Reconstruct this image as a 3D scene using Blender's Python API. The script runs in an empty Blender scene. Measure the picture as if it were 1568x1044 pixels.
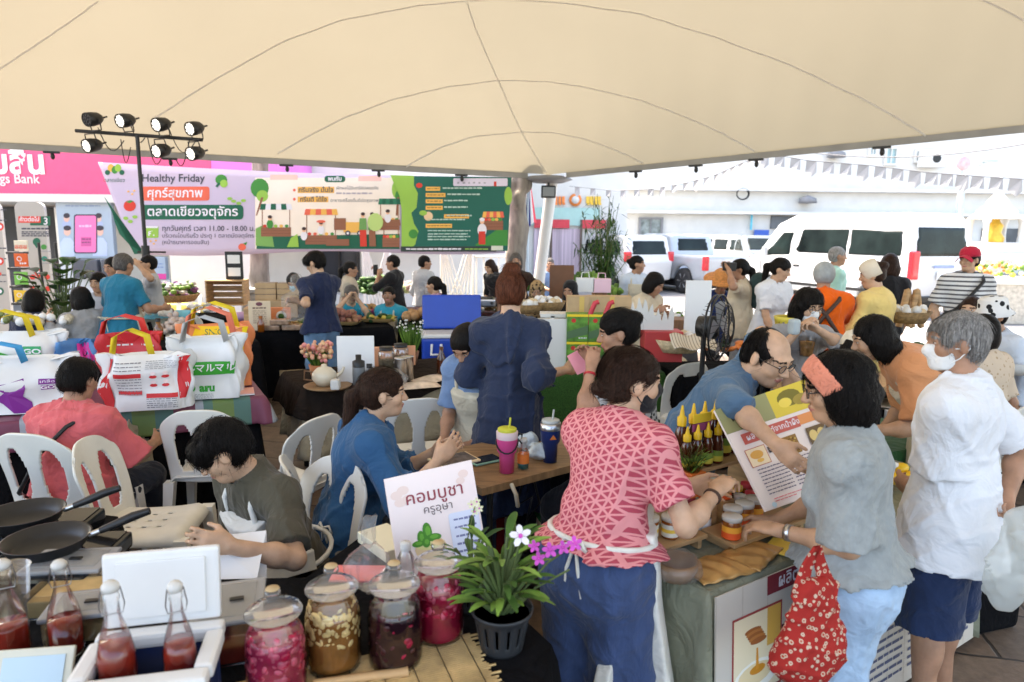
import bpy,bmesh,math,random
import numpy as np
from mathutils import Vector,Matrix,Euler
# ------------------------------------------------------------------ camera, world, sun, exposure
SC = bpy.context.scene
COL = SC.collection
CAM_H,PITCH,ROLL,FPX = 1.85,math.radians(9.2),math.radians(0.6),1045.0
cam_data = bpy.data.cameras.new('camera')
cam = bpy.data.objects.new('camera',cam_data)
COL.objects.link(cam)
cam_data.sensor_width = 36.0
cam_data.lens = 36.0 * FPX / 1568.0
cam_data.clip_end = 2000
cam_data.dof.use_dof = True
cam_data.dof.focus_distance = 3.4
cam_data.dof.aperture_fstop = 3.2
cam.location = (0,0,CAM_H)
CAM_R = Matrix.Rotation(math.pi / 2 - PITCH,3,'X') @ Matrix.Rotation(ROLL,3,'Z')
cam.rotation_euler = CAM_R.to_euler()
SC.camera = cam
SUN_EL,SUN_AZ = math.radians(60),math.radians(-50)
world = bpy.data.worlds.new('World')
SC.world = world
world.use_nodes = True
_nt = world.node_tree
_bg = _nt.nodes['Background']
_sky = _nt.nodes.new('ShaderNodeTexSky')
_sky.sky_type = 'NISHITA'
_sky.sun_disc = False
_sky.sun_elevation = SUN_EL
_sky.sun_rotation = SUN_AZ
_sky.air_density = 1.0
_sky.dust_density = 3.0
_sky.ozone_density = 1.0
_nt.links.new(_sky.outputs[0],_bg.inputs[0])
_bg.inputs[1].default_value = 0.15
sun_d = bpy.data.lights.new('sun','SUN')
sun_d.energy = 2.4
sun_d.angle = math.radians(0.5)
sun_d.color = (1.0,0.95,0.88)
sun = bpy.data.objects.new('sun',sun_d)
COL.objects.link(sun)
_sd = Vector((math.sin(SUN_AZ) * math.cos(SUN_EL),math.cos(SUN_AZ) * math.cos(SUN_EL),math.sin(SUN_EL)))
sun.rotation_euler = _sd.to_track_quat('Z','Y').to_euler()
SC.view_settings.view_transform = 'Standard'
SC.view_settings.look = 'None'
SC.view_settings.exposure = 2.72
SC.view_settings.use_white_balance = True
SC.view_settings.white_balance_temperature = 7400
SC.view_settings.gamma = 1.0
SC.view_settings.use_curve_mapping = False
SC.cycles.use_denoising = True
SC.cycles.max_bounces = 8
SC.cycles.diffuse_bounces = 4
SC.cycles.transmission_bounces = 8
SC.cycles.transparent_max_bounces = 12
SC.cycles.sample_clamp_indirect = 8
SC.cycles.caustics_reflective = False
SC.cycles.caustics_refractive = False
def ray(u,v):
 return CAM_R @ Vector(((u - 784.0) / FPX,-(v - 522.0) / FPX,-1.0))
def W(u,v,Y):
 'world point seen at photo position (u, v), Y metres ahead'
 d = ray(u,v)
 return Vector((0,0,CAM_H)) + d * (Y / d.y)
def G(u,v,z=0.0):
 'world point seen at photo position (u, v) on a level surface at height z'
 d = ray(u,v)
 return Vector((0,0,CAM_H)) + d * ((z - CAM_H) / d.z)
# ------------------------------------------------------------------ materials
MATS = {}
class NT:
 def __init__(s,m):
  s.t = m.node_tree
 def n(s,typ,**kw):
  nd = s.t.nodes.new(typ)
  for k,v in kw.items():
   setattr(nd,k,v)
  return nd
 def l(s,a,b):
  s.t.links.new(a,b)
def newmat(name):
 m = bpy.data.materials.new(name)
 m.use_nodes = True
 t = m.node_tree
 return m,NT(m),t.nodes['Principled BSDF']
def lin(c):
 'sRGB 0-255 tuple or hex -> linear'
 if isinstance(c,str):
  c = tuple(int(c[i:i + 2],16) for i in (0,2,4))
 r = []
 for x in c[:3]:
  x = x / 255.0
  r.append(x / 12.92 if x <= 0.04045 else ((x + 0.055) / 1.055) ** 2.4)
 return tuple(r) + (1.0,)
def mat(name,c,rough=0.6,var=0.12,vs=6.0,bump=0.0,bs=60.0,metal=0.0,spec=0.5,sheen=0.0,emit=0.0,stretch=None,wr=0.0,coat=0.0,trans=0.0,alpha=1.0,sss=0.0,ior=1.45):
 if name in MATS:
  return MATS[name]
 m,N,P = newmat(name)
 c = lin(c) if (isinstance(c,str) or max(c) > 1.0) else tuple(c[:3]) + (1.0,)
 tc = N.n('ShaderNodeTexCoord')
 src = tc.outputs['Object']
 if stretch:
  mp = N.n('ShaderNodeMapping')
  mp.inputs['Scale'].default_value = stretch
  N.l(src,mp.inputs[0]);src = mp.outputs[0]
 if var > 0:
  nz = N.n('ShaderNodeTexNoise')
  nz.inputs['Scale'].default_value = vs
  nz.inputs['Detail'].default_value = 5
  N.l(src,nz.inputs['Vector'])
  mr = N.n('ShaderNodeMapRange')
  mr.inputs[1].default_value = 0.3;mr.inputs[2].default_value = 0.7
  mr.inputs[3].default_value = 1 - var;mr.inputs[4].default_value = 1 + var
  N.l(nz.outputs[0],mr.inputs[0])
  mx = N.n('ShaderNodeVectorMath',operation='SCALE')
  mx.inputs[0].default_value = c[:3]
  N.l(mr.outputs[0],mx.inputs['Scale'])
  N.l(mx.outputs[0],P.inputs['Base Color'])
 else:
  P.inputs['Base Color'].default_value = c
 P.inputs['Roughness'].default_value = rough
 P.inputs['Metallic'].default_value = metal
 P.inputs['Specular IOR Level'].default_value = spec
 P.inputs['IOR'].default_value = ior
 if sss:
  P.inputs['Subsurface Weight'].default_value = sss;P.inputs['Subsurface Radius'].default_value = (.012,.005,.003)
 if coat: P.inputs['Coat Weight'].default_value = coat
 if trans: P.inputs['Transmission Weight'].default_value = trans
 if alpha < 1: P.inputs['Alpha'].default_value = alpha
 if sheen: P.inputs['Sheen Weight'].default_value = sheen
 if emit:
  P.inputs['Emission Color'].default_value = c
  P.inputs['Emission Strength'].default_value = emit
 if bump > 0:
  nb = N.n('ShaderNodeTexNoise')
  nb.inputs['Scale'].default_value = bs
  nb.inputs['Detail'].default_value = 4
  N.l(src,nb.inputs['Vector'])
  bp = N.n('ShaderNodeBump')
  bp.inputs['Strength'].default_value = bump
  bp.inputs['Distance'].default_value = 0.01
  N.l(nb.outputs[0],bp.inputs['Height'])
  N.l(bp.outputs[0],P.inputs['Normal'])
  if wr:
   n3 = N.n('ShaderNodeTexNoise');n3.inputs['Scale'].default_value = 7;n3.inputs['Detail'].default_value = 3;n3.inputs['Distortion'].default_value = 1.6
   N.l(tc.outputs['Object'],n3.inputs['Vector'])
   b3 = N.n('ShaderNodeBump');b3.inputs['Strength'].default_value = wr;b3.inputs['Distance'].default_value = .05
   N.l(n3.outputs[0],b3.inputs['Height']);N.l(b3.outputs[0],bp.inputs['Normal'])
 MATS[name] = m
 return m
def cloth(name,c,**kw):
 d = dict(rough=0.85,var=0.08,vs=9,bump=0.25,bs=38,spec=0.2,sheen=0.15,wr=.45)
 d.update(kw)
 return mat('cloth_' + name,c,**d)
def glass(name,c=(1,1,1),rough=0.02,a=0.16):
 'thin clear glass: mostly see-through with a fresnel gloss'
 if name in MATS:
  return MATS[name]
 m,N,P = newmat(name)
 out = N.t.nodes['Material Output']
 tr = N.n('ShaderNodeBsdfTransparent');tr.inputs[0].default_value = (c[0],c[1],c[2],1)
 gl = N.n('ShaderNodeBsdfGlossy');gl.inputs['Roughness'].default_value = rough
 lw = N.n('ShaderNodeLayerWeight');lw.inputs['Blend'].default_value = 0.25
 mr = N.n('ShaderNodeMapRange');mr.inputs[3].default_value = a * 0.35;mr.inputs[4].default_value = 0.75
 N.l(lw.outputs['Fresnel'],mr.inputs[0])
 mx = N.n('ShaderNodeMixShader')
 N.l(mr.outputs[0],mx.inputs[0]);N.l(tr.outputs[0],mx.inputs[1]);N.l(gl.outputs[0],mx.inputs[2])
 N.l(mx.outputs[0],out.inputs[0])
 MATS[name] = m
 return m
def film(name,c=(.85,.87,.87),d=.22,g=.35,rough=.22):
 'thin crinkled plastic film'
 m,N,P = newmat(name)
 out = N.t.nodes['Material Output']
 tr = N.n('ShaderNodeBsdfTransparent');df = N.n('ShaderNodeBsdfDiffuse');tl = N.n('ShaderNodeBsdfTranslucent');gl = N.n('ShaderNodeBsdfGlossy')
 df.inputs[0].default_value = tl.inputs[0].default_value = tuple(c) + (1,);gl.inputs['Roughness'].default_value = rough
 a = N.n('ShaderNodeMixShader');N.l(df.outputs[0],a.inputs[1]);N.l(tl.outputs[0],a.inputs[2])
 b = N.n('ShaderNodeMixShader');b.inputs[0].default_value = d;N.l(tr.outputs[0],b.inputs[1]);N.l(a.outputs[0],b.inputs[2])
 lw = N.n('ShaderNodeLayerWeight');lw.inputs['Blend'].default_value = .2
 mr = N.n('ShaderNodeMapRange');mr.inputs[3].default_value = .03;mr.inputs[4].default_value = g;N.l(lw.outputs['Fresnel'],mr.inputs[0])
 e = N.n('ShaderNodeMixShader');N.l(mr.outputs[0],e.inputs[0]);N.l(b.outputs[0],e.inputs[1]);N.l(gl.outputs[0],e.inputs[2])
 N.l(e.outputs[0],out.inputs[0]);MATS[name] = m;return m
# ------------------------------------------------------------------ objects
def link(name,me,parent=None,mats=None):
 o = bpy.data.objects.new(name,me)
 COL.objects.link(o)
 if parent is not None: o.parent = parent
 for m in (mats or []):
  me.materials.append(m)
 return o
def tag(o,label,cat,group=None,kind=None):
 o['label'] = label;o['category'] = cat
 if group: o['group'] = group
 if kind: o['kind'] = kind
 return o
def thing(name,loc,label,cat,rz=0.0,group=None):
 o = bpy.data.objects.new(name,None)
 COL.objects.link(o)
 o.empty_display_size = 0.1
 o.location = loc;o.rotation_euler = (0,0,rz)
 return tag(o,label,cat,group)
def copy_tree(o,parent=None):
 c = o.copy();COL.objects.link(c)
 if parent is not None: c.parent = parent
 for ch in list(o.children): copy_tree(ch,c)
 return c
class B:
 'collects shapes into one mesh with several materials'
 def __init__(s):
  s.v = [];s.f = [];s.m = [];s.sm = []
  s.mats = [];s.cur = 0;s.M = Matrix.Identity(4)
 def mat(s,m):
  if m not in s.mats: s.mats.append(m)
  s.cur = s.mats.index(m);return s
 def at(s,loc=(0,0,0),rz=0,rx=0,ry=0,sc=1):
  s.M = Matrix.Translation(Vector(loc)) @ Euler((rx,ry,rz)).to_matrix().to_4x4() @ Matrix.Scale(sc,4);return s
 def raw(s,vs,fs,smooth=False):
  b = len(s.v)
  M = s.M
  s.v += [tuple(M @ Vector(p)) for p in vs]
  s.f += [tuple(b + i for i in f) for f in fs]
  s.m += [s.cur] * len(fs);s.sm += [smooth] * len(fs);return s
 def box(s,c,d,r=0.0,rz=0):
  'box centre c, full size d, chamfer r on all edges'
  bm = bmesh.new()
  bmesh.ops.create_cube(bm,size=1)
  bmesh.ops.scale(bm,vec=d,verts=bm.verts)
  if r > 0:
   bmesh.ops.bevel(bm,geom=bm.edges[:],offset=min(r,min(d) * .49),segments=2,affect='EDGES',profile=0.6)
  if rz: bmesh.ops.rotate(bm,matrix=Matrix.Rotation(rz,3,'Z'),verts=bm.verts)
  bmesh.ops.translate(bm,vec=c,verts=bm.verts)
  bm.verts.index_update()
  s.raw([v.co.copy() for v in bm.verts],[[v.index for v in f.verts] for f in bm.faces],False)
  bm.free();return s
 def tube(s,pts,r,n=8,closed=False,caps=True):
  'round tube along points; r one radius or one per point'
  P = [Vector(p) for p in pts];k = len(P)
  R = r if isinstance(r,(list,tuple)) else [r] * k
  vs,fs = [],[]
  up = None
  for i in range(k):
   if closed: t = (P[(i + 1) % k] - P[i - 1])
   else: t = P[min(i + 1,k - 1)] - P[max(i - 1,0)]
   t = t.normalized() if t.length > 1e-9 else Vector((0,0,1))
   if up is None:
    up = t.orthogonal().normalized()
   else:
    up = up - t * up.dot(t)
    up = up.normalized() if up.length > 1e-6 else t.orthogonal().normalized()
   w = t.cross(up)
   for j in range(n):
    a = 2 * math.pi * j / n
    vs.append(P[i] + (up * math.cos(a) + w * math.sin(a)) * R[i])
  for i in range(k if closed else k - 1):
   for j in range(n):
    a,b = i * n + j,i * n + (j + 1) % n
    c,d = ((i + 1) % k) * n + (j + 1) % n,((i + 1) % k) * n + j
    fs.append((a,b,c,d))
  s.raw(vs,fs,True)
  if caps and not closed:
   s.raw(vs[:n],[tuple(range(n - 1,-1,-1))]);s.raw(vs[-n:],[tuple(range(n))])
  return s
 def lathe(s,prof,n=24,c=(0,0,0),axis='Z',wave=None,smooth=True):
  'profile [(r, z)...] spun round the axis'
  vs,fs = [],[]
  for (r,z) in prof:
   for j in range(n):
    a = 2 * math.pi * j / n
    rr = r * (1 + (wave[0] * math.cos(wave[1] * a) if wave else 0))
    p = (rr * math.cos(a),rr * math.sin(a),z)
    if axis == 'X': p = (p[2],p[0],p[1])
    if axis == 'Y': p = (p[1],p[2],p[0])
    vs.append((p[0] + c[0],p[1] + c[1],p[2] + c[2]))
  for i in range(len(prof) - 1):
   for j in range(n):
    fs.append((i * n + j,i * n + (j + 1) % n,(i + 1) * n + (j + 1) % n,(i + 1) * n + j))
  s.raw(vs,fs,smooth)
  if prof[0][0] > 1e-5: s.raw(vs[:n],[tuple(range(n - 1,-1,-1))])
  if prof[-1][0] > 1e-5: s.raw(vs[-n:],[tuple(range(n))])
  return s
 def ball(s,c,r,n=12,m=8):
  if not isinstance(r,(tuple,list)): r = (r,r,r)
  vs,fs = [(c[0],c[1],c[2] - r[2])],[]
  for i in range(1,m):
   p = -math.pi / 2 + math.pi * i / m
   for j in range(n):
    a = 2 * math.pi * j / n
    vs.append((c[0] + r[0] * math.cos(p) * math.cos(a),c[1] + r[1] * math.cos(p) * math.sin(a),c[2] + r[2] * math.sin(p)))
  vs.append((c[0],c[1],c[2] + r[2]))
  for j in range(n): fs.append((0,1 + (j + 1) % n,1 + j))
  for i in range(m - 2):
   for j in range(n):
    fs.append((1 + i * n + j,1 + i * n + (j + 1) % n,1 + (i + 1) * n + (j + 1) % n,1 + (i + 1) * n + j))
  q = 1 + (m - 2) * n
  for j in range(n): fs.append((q + j,q + (j + 1) % n,len(vs) - 1))
  return s.raw(vs,fs,True)
 def sheet(s,f,nu,nv,smooth=True,mask=None):
  'grid surface from f(u, v), u, v in 0..1'
  vs = [f(i / nu,j / nv) for j in range(nv + 1) for i in range(nu + 1)]
  fs = [(j * (nu + 1) + i,j * (nu + 1) + i + 1,(j + 1) * (nu + 1) + i + 1,(j + 1) * (nu + 1) + i)
              for j in range(nv) for i in range(nu) if mask is None or mask(i,j)]
  return s.raw(vs,fs,smooth)
 def prism(s,poly,z0,z1):
  'extruded plan polygon'
  n = len(poly)
  vs = [(p[0],p[1],z0) for p in poly] + [(p[0],p[1],z1) for p in poly]
  fs = [tuple(range(n - 1,-1,-1)),tuple(range(n,2 * n))] + [(i,(i + 1) % n,n + (i + 1) % n,n + i) for i in range(n)]
  return s.raw(vs,fs)
 def mesh(s,name):
  me = bpy.data.meshes.new(name)
  me.from_pydata(s.v,[],s.f)
  me.polygons.foreach_set('material_index',s.m)
  me.polygons.foreach_set('use_smooth',s.sm)
  me.update()
  for m in s.mats: me.materials.append(m)
  return me
 def build(s,name,parent=None):
  return link(name,s.mesh(name),parent)
def solid(o,th,off=-1):
 md = o.modifiers.new('thickness','SOLIDIFY');md.thickness = th;md.offset = off
 return o
def text_geo(b,txt,size,m,pos=(0,0,0),align='CENTER',R=None,bold=0.0,sx=1.0,ext=0.0):
 'adds lettering (in the XZ plane, facing -Y) to builder b'
 cu = bpy.data.curves.new('lettering','FONT')
 cu.body = txt;cu.size = size;cu.align_x = align;cu.align_y = 'CENTER'
 cu.offset = bold;cu.resolution_u = 3;cu.extrude = ext
 ob = bpy.data.objects.new('lettering',cu)
 COL.objects.link(ob)
 dg = bpy.context.evaluated_depsgraph_get()
 me = bpy.data.meshes.new_from_object(ob.evaluated_get(dg))
 b.mat(m)
 vs = []
 for v in me.vertices:
  p = Vector((v.co.x * sx + pos[0],pos[1] - v.co.z,v.co.y + pos[2]))
  vs.append(R(p) if R else p)
 b.raw(vs,[tuple(p.vertices) for p in me.polygons])
 bpy.data.objects.remove(ob);bpy.data.meshes.remove(me);bpy.data.curves.remove(cu)
 return b
# ------------------------------------------------------------------ distance-field solids (bodies and clothes)
def rotz(a): return np.array([[math.cos(a),-math.sin(a),0],[math.sin(a),math.cos(a),0],[0,0,1]])
def rotx(a): return np.array([[1,0,0],[0,math.cos(a),-math.sin(a)],[0,math.sin(a),math.cos(a)]])
def roty(a): return np.array([[math.cos(a),0,math.sin(a)],[0,1,0],[-math.sin(a),0,math.cos(a)]])
I3 = np.eye(3)
class Vol:
 def __init__(s,lo,hi,h):
  s.lo = np.array(lo,float);s.h = h
  s.n = (np.ceil((np.array(hi) - s.lo) / h).astype(int) + 2)
  s.d = np.full(s.n,0.3,np.float32)
 def like(s):
  o = Vol(s.lo,s.lo,s.h);o.n = s.n.copy();o.d = np.full(o.n,0.3,np.float32);return o
 def sub(s,lo,hi):
  a = np.clip(np.floor((np.array(lo) - s.lo) / s.h).astype(int),0,s.n - 1)
  b = np.clip(np.ceil((np.array(hi) - s.lo) / s.h).astype(int) + 1,1,s.n)
  sl = tuple(slice(a[i],max(b[i],a[i] + 1)) for i in range(3))
  ax = [np.arange(sl[i].start,sl[i].stop,dtype=np.float32) * s.h + s.lo[i] for i in range(3)]
  return sl,ax[0][:,None,None],ax[1][None,:,None],ax[2][None,None,:]
 def _put(s,sl,v,k,neg=False):
  d = s.d[sl]
  if neg:
   v = -v
   if k > 0:
    h = np.maximum(k - np.abs(d - v),0) / k
    s.d[sl] = np.maximum(d,v) + h * h * k * 0.25
   else: s.d[sl] = np.maximum(d,v)
  elif k > 0:
   h = np.maximum(k - np.abs(d - v),0) / k
   s.d[sl] = np.minimum(d,v) - h * h * k * 0.25
  else: s.d[sl] = np.minimum(d,v)
 def cone(s,a,b,ra,rb,k=0.02,cut=(0,0),neg=False):
  a = np.array(a,float);b = np.array(b,float)
  m = max(ra,rb) + k + 2.5 * s.h
  sl,X,Y,Z = s.sub(np.minimum(a,b) - m,np.maximum(a,b) + m)
  ab = b - a;L2 = float(ab @ ab) + 1e-9;L = math.sqrt(L2)
  px,py,pz = X - a[0],Y - a[1],Z - a[2]
  tr = (px * ab[0] + py * ab[1] + pz * ab[2]) / L2
  t = np.clip(tr,0,1)
  v = np.sqrt((px - t * ab[0]) ** 2 + (py - t * ab[1]) ** 2 + (pz - t * ab[2]) ** 2) - (ra + (rb - ra) * t)
  if cut[0]: v = np.maximum(v,-tr * L)
  if cut[1]: v = np.maximum(v,(tr - 1) * L)
  s._put(sl,v,k,neg);return s
 def ell(s,c,r,R=I3,k=0.02,neg=False):
  c = np.array(c,float);r = np.array(r,float) if np.ndim(r) else np.array([r,r,r],float)
  ext = np.sqrt((R ** 2) @ (r ** 2)) + k + 2.5 * s.h
  sl,X,Y,Z = s.sub(c - ext,c + ext)
  px,py,pz = X - c[0],Y - c[1],Z - c[2]
  q = [R[0,i] * px + R[1,i] * py + R[2,i] * pz for i in range(3)]
  k0 = np.sqrt((q[0] / r[0]) ** 2 + (q[1] / r[1]) ** 2 + (q[2] / r[2]) ** 2)
  k1 = np.sqrt((q[0] / r[0] ** 2) ** 2 + (q[1] / r[1] ** 2) ** 2 + (q[2] / r[2] ** 2) ** 2) + 1e-6
  s._put(sl,k0 * (k0 - 1) / k1,k,neg);return s
 def el(s,a,b,r0,r1,R=I3,k=0.03,cut=(1,1),neg=False,pw=2.0):
  'tube of elliptic section from a to b; R gives the section axes'
  a = np.array(a,float);b = np.array(b,float)
  m = max(r0 + r1) + k + 2.5 * s.h
  sl,X,Y,Z = s.sub(np.minimum(a,b) - m,np.maximum(a,b) + m)
  ab = b - a;L2 = float(ab @ ab) + 1e-9;L = math.sqrt(L2)
  px,py,pz = X - a[0],Y - a[1],Z - a[2]
  tr = (px * ab[0] + py * ab[1] + pz * ab[2]) / L2
  t = np.clip(tr,0,1)
  qx,qy,qz = px - t * ab[0],py - t * ab[1],pz - t * ab[2]
  rx = r0[0] + (r1[0] - r0[0]) * t;ry = r0[1] + (r1[1] - r0[1]) * t
  x = R[0,0] * qx + R[1,0] * qy + R[2,0] * qz
  y = R[0,1] * qx + R[1,1] * qy + R[2,1] * qz
  if pw == 2.0: q = np.sqrt((x / rx) ** 2 + (y / ry) ** 2)
  else: q = (np.abs(x / rx) ** pw + np.abs(y / ry) ** pw) ** (1 / pw)
  v = (q - 1) * np.minimum(rx,ry)
  if not cut[0] or not cut[1]:
   e = np.where(tr < 0,-tr * L,(tr - 1) * L)
   v = np.where((tr < 0) | (tr > 1),np.sqrt(np.maximum(v + np.minimum(rx,ry),0) ** 2 + np.maximum(e,0) ** 2) - np.minimum(rx,ry),v)
  if cut[0]: v = np.maximum(v,-tr * L)
  if cut[1]: v = np.maximum(v,(tr - 1) * L)
  s._put(sl,v,k,neg);return s
 def box(s,c,hd,R=I3,rad=0.01,k=0.0,neg=False):
  c = np.array(c,float);hd = np.array(hd,float)
  ext = np.abs(R) @ hd + rad + k + 2.5 * s.h
  sl,X,Y,Z = s.sub(c - ext,c + ext)
  px,py,pz = X - c[0],Y - c[1],Z - c[2]
  q = [np.abs(R[0,i] * px + R[1,i] * py + R[2,i] * pz) - hd[i] + rad for i in range(3)]
  o = np.sqrt(np.maximum(q[0],0) ** 2 + np.maximum(q[1],0) ** 2 + np.maximum(q[2],0) ** 2)
  v = o + np.minimum(np.maximum(q[0],np.maximum(q[1],q[2])),0) - rad
  s._put(sl,v,k,neg);return s
 def clip(s,n,p):
  'keep the side where (x - p).n < 0'
  n = np.array(n,float);n /= np.linalg.norm(n)
  _,X,Y,Z = s.sub(s.lo,s.lo + s.n * s.h)
  s.d = np.maximum(s.d,(X - p[0]) * n[0] + (Y - p[1]) * n[1] + (Z - p[2]) * n[2]).astype(np.float32);return s
 def keep(s,other):
  s.d = np.maximum(s.d,other.d);return s
 def cutby(s,other,gap=0.0):
  s.d = np.maximum(s.d,-(other.d - gap));return s
 def rough(s,amp,freq,seed=0,st=(1,1,1)):
  'folds: warped sines near the surface'
  idx = np.where(np.abs(s.d) < amp * 2.5 + 2 * s.h)
  p = np.stack([idx[i] * s.h + s.lo[i] for i in range(3)],1) * np.array(st) * freq
  rg = np.random.RandomState(seed)
  v = np.zeros(len(p));tot = 0
  for o in range(3):
   for q in range(3):
    a = rg.normal(size=3);a /= np.linalg.norm(a)
    b = rg.normal(size=3);b /= np.linalg.norm(b)
    w = 2.0 ** o
    v += np.sin(p @ a * w * 6.28 + 1.6 * np.sin(p @ b * w * 4.1 + rg.rand() * 6) + rg.rand() * 6) / w
    tot += 0.55 / w
  s.d[idx] += (amp * v / tot * 0.7).astype(np.float32);return s
 def ridge(s,amp,freq,seed=0,st=(1,1,1)):
  'sharp cloth creases'
  idx = np.where(np.abs(s.d) < amp * 2.5 + 2 * s.h)
  p = np.stack([idx[i] * s.h + s.lo[i] for i in range(3)],1) * np.array(st) * freq
  rg = np.random.RandomState(seed);v = np.zeros(len(p))
  for q in range(5):
   a = rg.normal(size=3);a /= np.linalg.norm(a)
   b = rg.normal(size=3);b /= np.linalg.norm(b);c = rg.normal(size=3);c /= np.linalg.norm(c)
   w = .8 + .5 * q
   wave = np.sin(p @ a * w * 3.1 + 1.3 * np.sin(p @ b * 2.3 + rg.rand() * 6) + rg.rand() * 6)
   gate = np.clip(.5 + .9 * np.sin(p @ c * 2.0 + rg.rand() * 6),0,1)
   v += gate * (np.exp(-(wave / .30) ** 2) - .3) / (1 + .3 * q)
  s.d[idx] -= (amp * v * .75).astype(np.float32);return s
 def mesh(s,name):
  d = s.d
  d = d.copy()
  for ax in range(3):
   sl = [slice(None)] * 3
   sl[ax] = 0;d[tuple(sl)] = np.maximum(d[tuple(sl)],s.h * .5)
   sl[ax] = -1;d[tuple(sl)] = np.maximum(d[tuple(sl)],s.h * .5)
  S = d < 0
  cnt = np.zeros(np.array(S.shape) - 1,np.uint8)
  for i in (0,1):
   for j in (0,1):
    for k in (0,1):
     cnt += S[i:S.shape[0] - 1 + i,j:S.shape[1] - 1 + j,k:S.shape[2] - 1 + k]
  act = (cnt > 0) & (cnt < 8)
  ci,cj,ck = np.where(act)
  nc = len(ci)
  if nc == 0:
   return bpy.data.meshes.new(name)
  ids = np.full(act.shape,-1,np.int32);ids[ci,cj,ck] = np.arange(nc)
  acc = np.zeros((nc,3));num = np.zeros(nc)
  corner = {}
  for i in (0,1):
   for j in (0,1):
    for k in (0,1):
     corner[(i,j,k)] = d[ci + i,cj + j,ck + k]
  for (c0,v0) in corner.items():
   for ax in range(3):
    if c0[ax] == 1: continue
    c1 = list(c0);c1[ax] = 1;v1 = corner[tuple(c1)]
    x = (v0 < 0) != (v1 < 0)
    t = np.where(x,v0 / np.where(x,v0 - v1,1),0)
    for a in range(3):
     acc[:,a] += np.where(x,c0[a] + (t if a == ax else 0),0)
    num += x
  P = np.stack([ci,cj,ck],1) + acc / num[:,None]
  P = P * s.h + s.lo
  quads = []
  for ax in range(3):
   a1,a2 = (ax + 1) % 3,(ax + 2) % 3
   sl0 = [slice(None)] * 3;sl1 = [slice(None)] * 3
   sl0[ax] = slice(0,-1);sl1[ax] = slice(1,None)
   X = S[tuple(sl0)] != S[tuple(sl1)]
   e = np.array(np.where(X))
   ok = (e[a1] > 0) & (e[a2] > 0) & (e[a1] < act.shape[a1]) & (e[a2] < act.shape[a2])
   e = e[:,ok]
   inside = S[tuple(sl0)][tuple(e)]
   def cid(o1,o2):
    q = e.copy();q[a1] -= o1;q[a2] -= o2
    return ids[tuple(q)]
   q = np.stack([cid(1,1),cid(0,1),cid(0,0),cid(1,0)],1)
   q[~inside] = q[~inside][:,::-1]
   quads.append(q)
  F = np.concatenate(quads)
  F = F[(F >= 0).all(1)]
  me = bpy.data.meshes.new(name)
  me.vertices.add(nc);me.vertices.foreach_set('co',P.astype(np.float32).ravel())
  me.loops.add(len(F) * 4);me.loops.foreach_set('vertex_index',F.astype(np.int32).ravel())
  me.polygons.add(len(F));me.polygons.foreach_set('loop_start',np.arange(len(F),dtype=np.int32) * 4)
  me.polygons.foreach_set('use_smooth',np.ones(len(F),bool))
  me.update(calc_edges=True)
  return me
# ------------------------------------------------------------------ people
SKIN = {}
def skin(tone):
 c = {'light': (0.56,0.345,0.225),'mid': (0.47,0.275,0.17),'tan': (0.40,0.215,0.135),'dark': (0.30,0.155,0.095)}[tone]
 return mat('skin_' + tone,c,rough=0.5,var=0.17,vs=16,bump=0.15,bs=90,spec=0.4,sss=.12)
def hairmat(kind):
 if not isinstance(kind,str): kind = 'black'
 c = {'black': (0.008,0.0065,0.006),'brown': (0.03,0.014,0.009),'red': (0.11,0.035,0.018),'grey': (0.27,0.26,0.25),'dkgrey': (0.10,0.09,0.085)}[kind]
 return mat('hair_' + kind,c,rough=0.45,var=0.6,vs=18,bump=0.8,bs=30,stretch=(9,9,1.2),spec=0.13)
def col(m): return tuple(float(x) for x in m)
def _smooth_noise(me,amp,seed):
 pass
DARK = mat('eye_dark',(0.012,0.009,0.008),rough=0.25,var=0)
EYEW = mat('eye_white',(0.62,0.58,0.54),rough=0.3,var=0)
LIP = mat('lip',(0.42,0.16,0.13),rough=0.4,var=0.1,vs=40)
MASKW = cloth('mask_white',(0.75,0.75,0.74),bump=0.35,bs=60)
MASKB = cloth('mask_black',(0.014,0.014,0.016),bump=0.3,bs=60)
MASKBLUE = cloth('mask_blue',(0.36,0.58,0.68),bump=0.3,bs=60)
FRAME = mat('spectacle_frame',(0.012,0.012,0.012),rough=0.3,var=0)
SHOE = mat('shoe_dark',(0.03,0.028,0.028),rough=0.6,var=0.2)
def unit(a):
 a = np.array(a,float);return a / (np.linalg.norm(a) + 1e-9)
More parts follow.
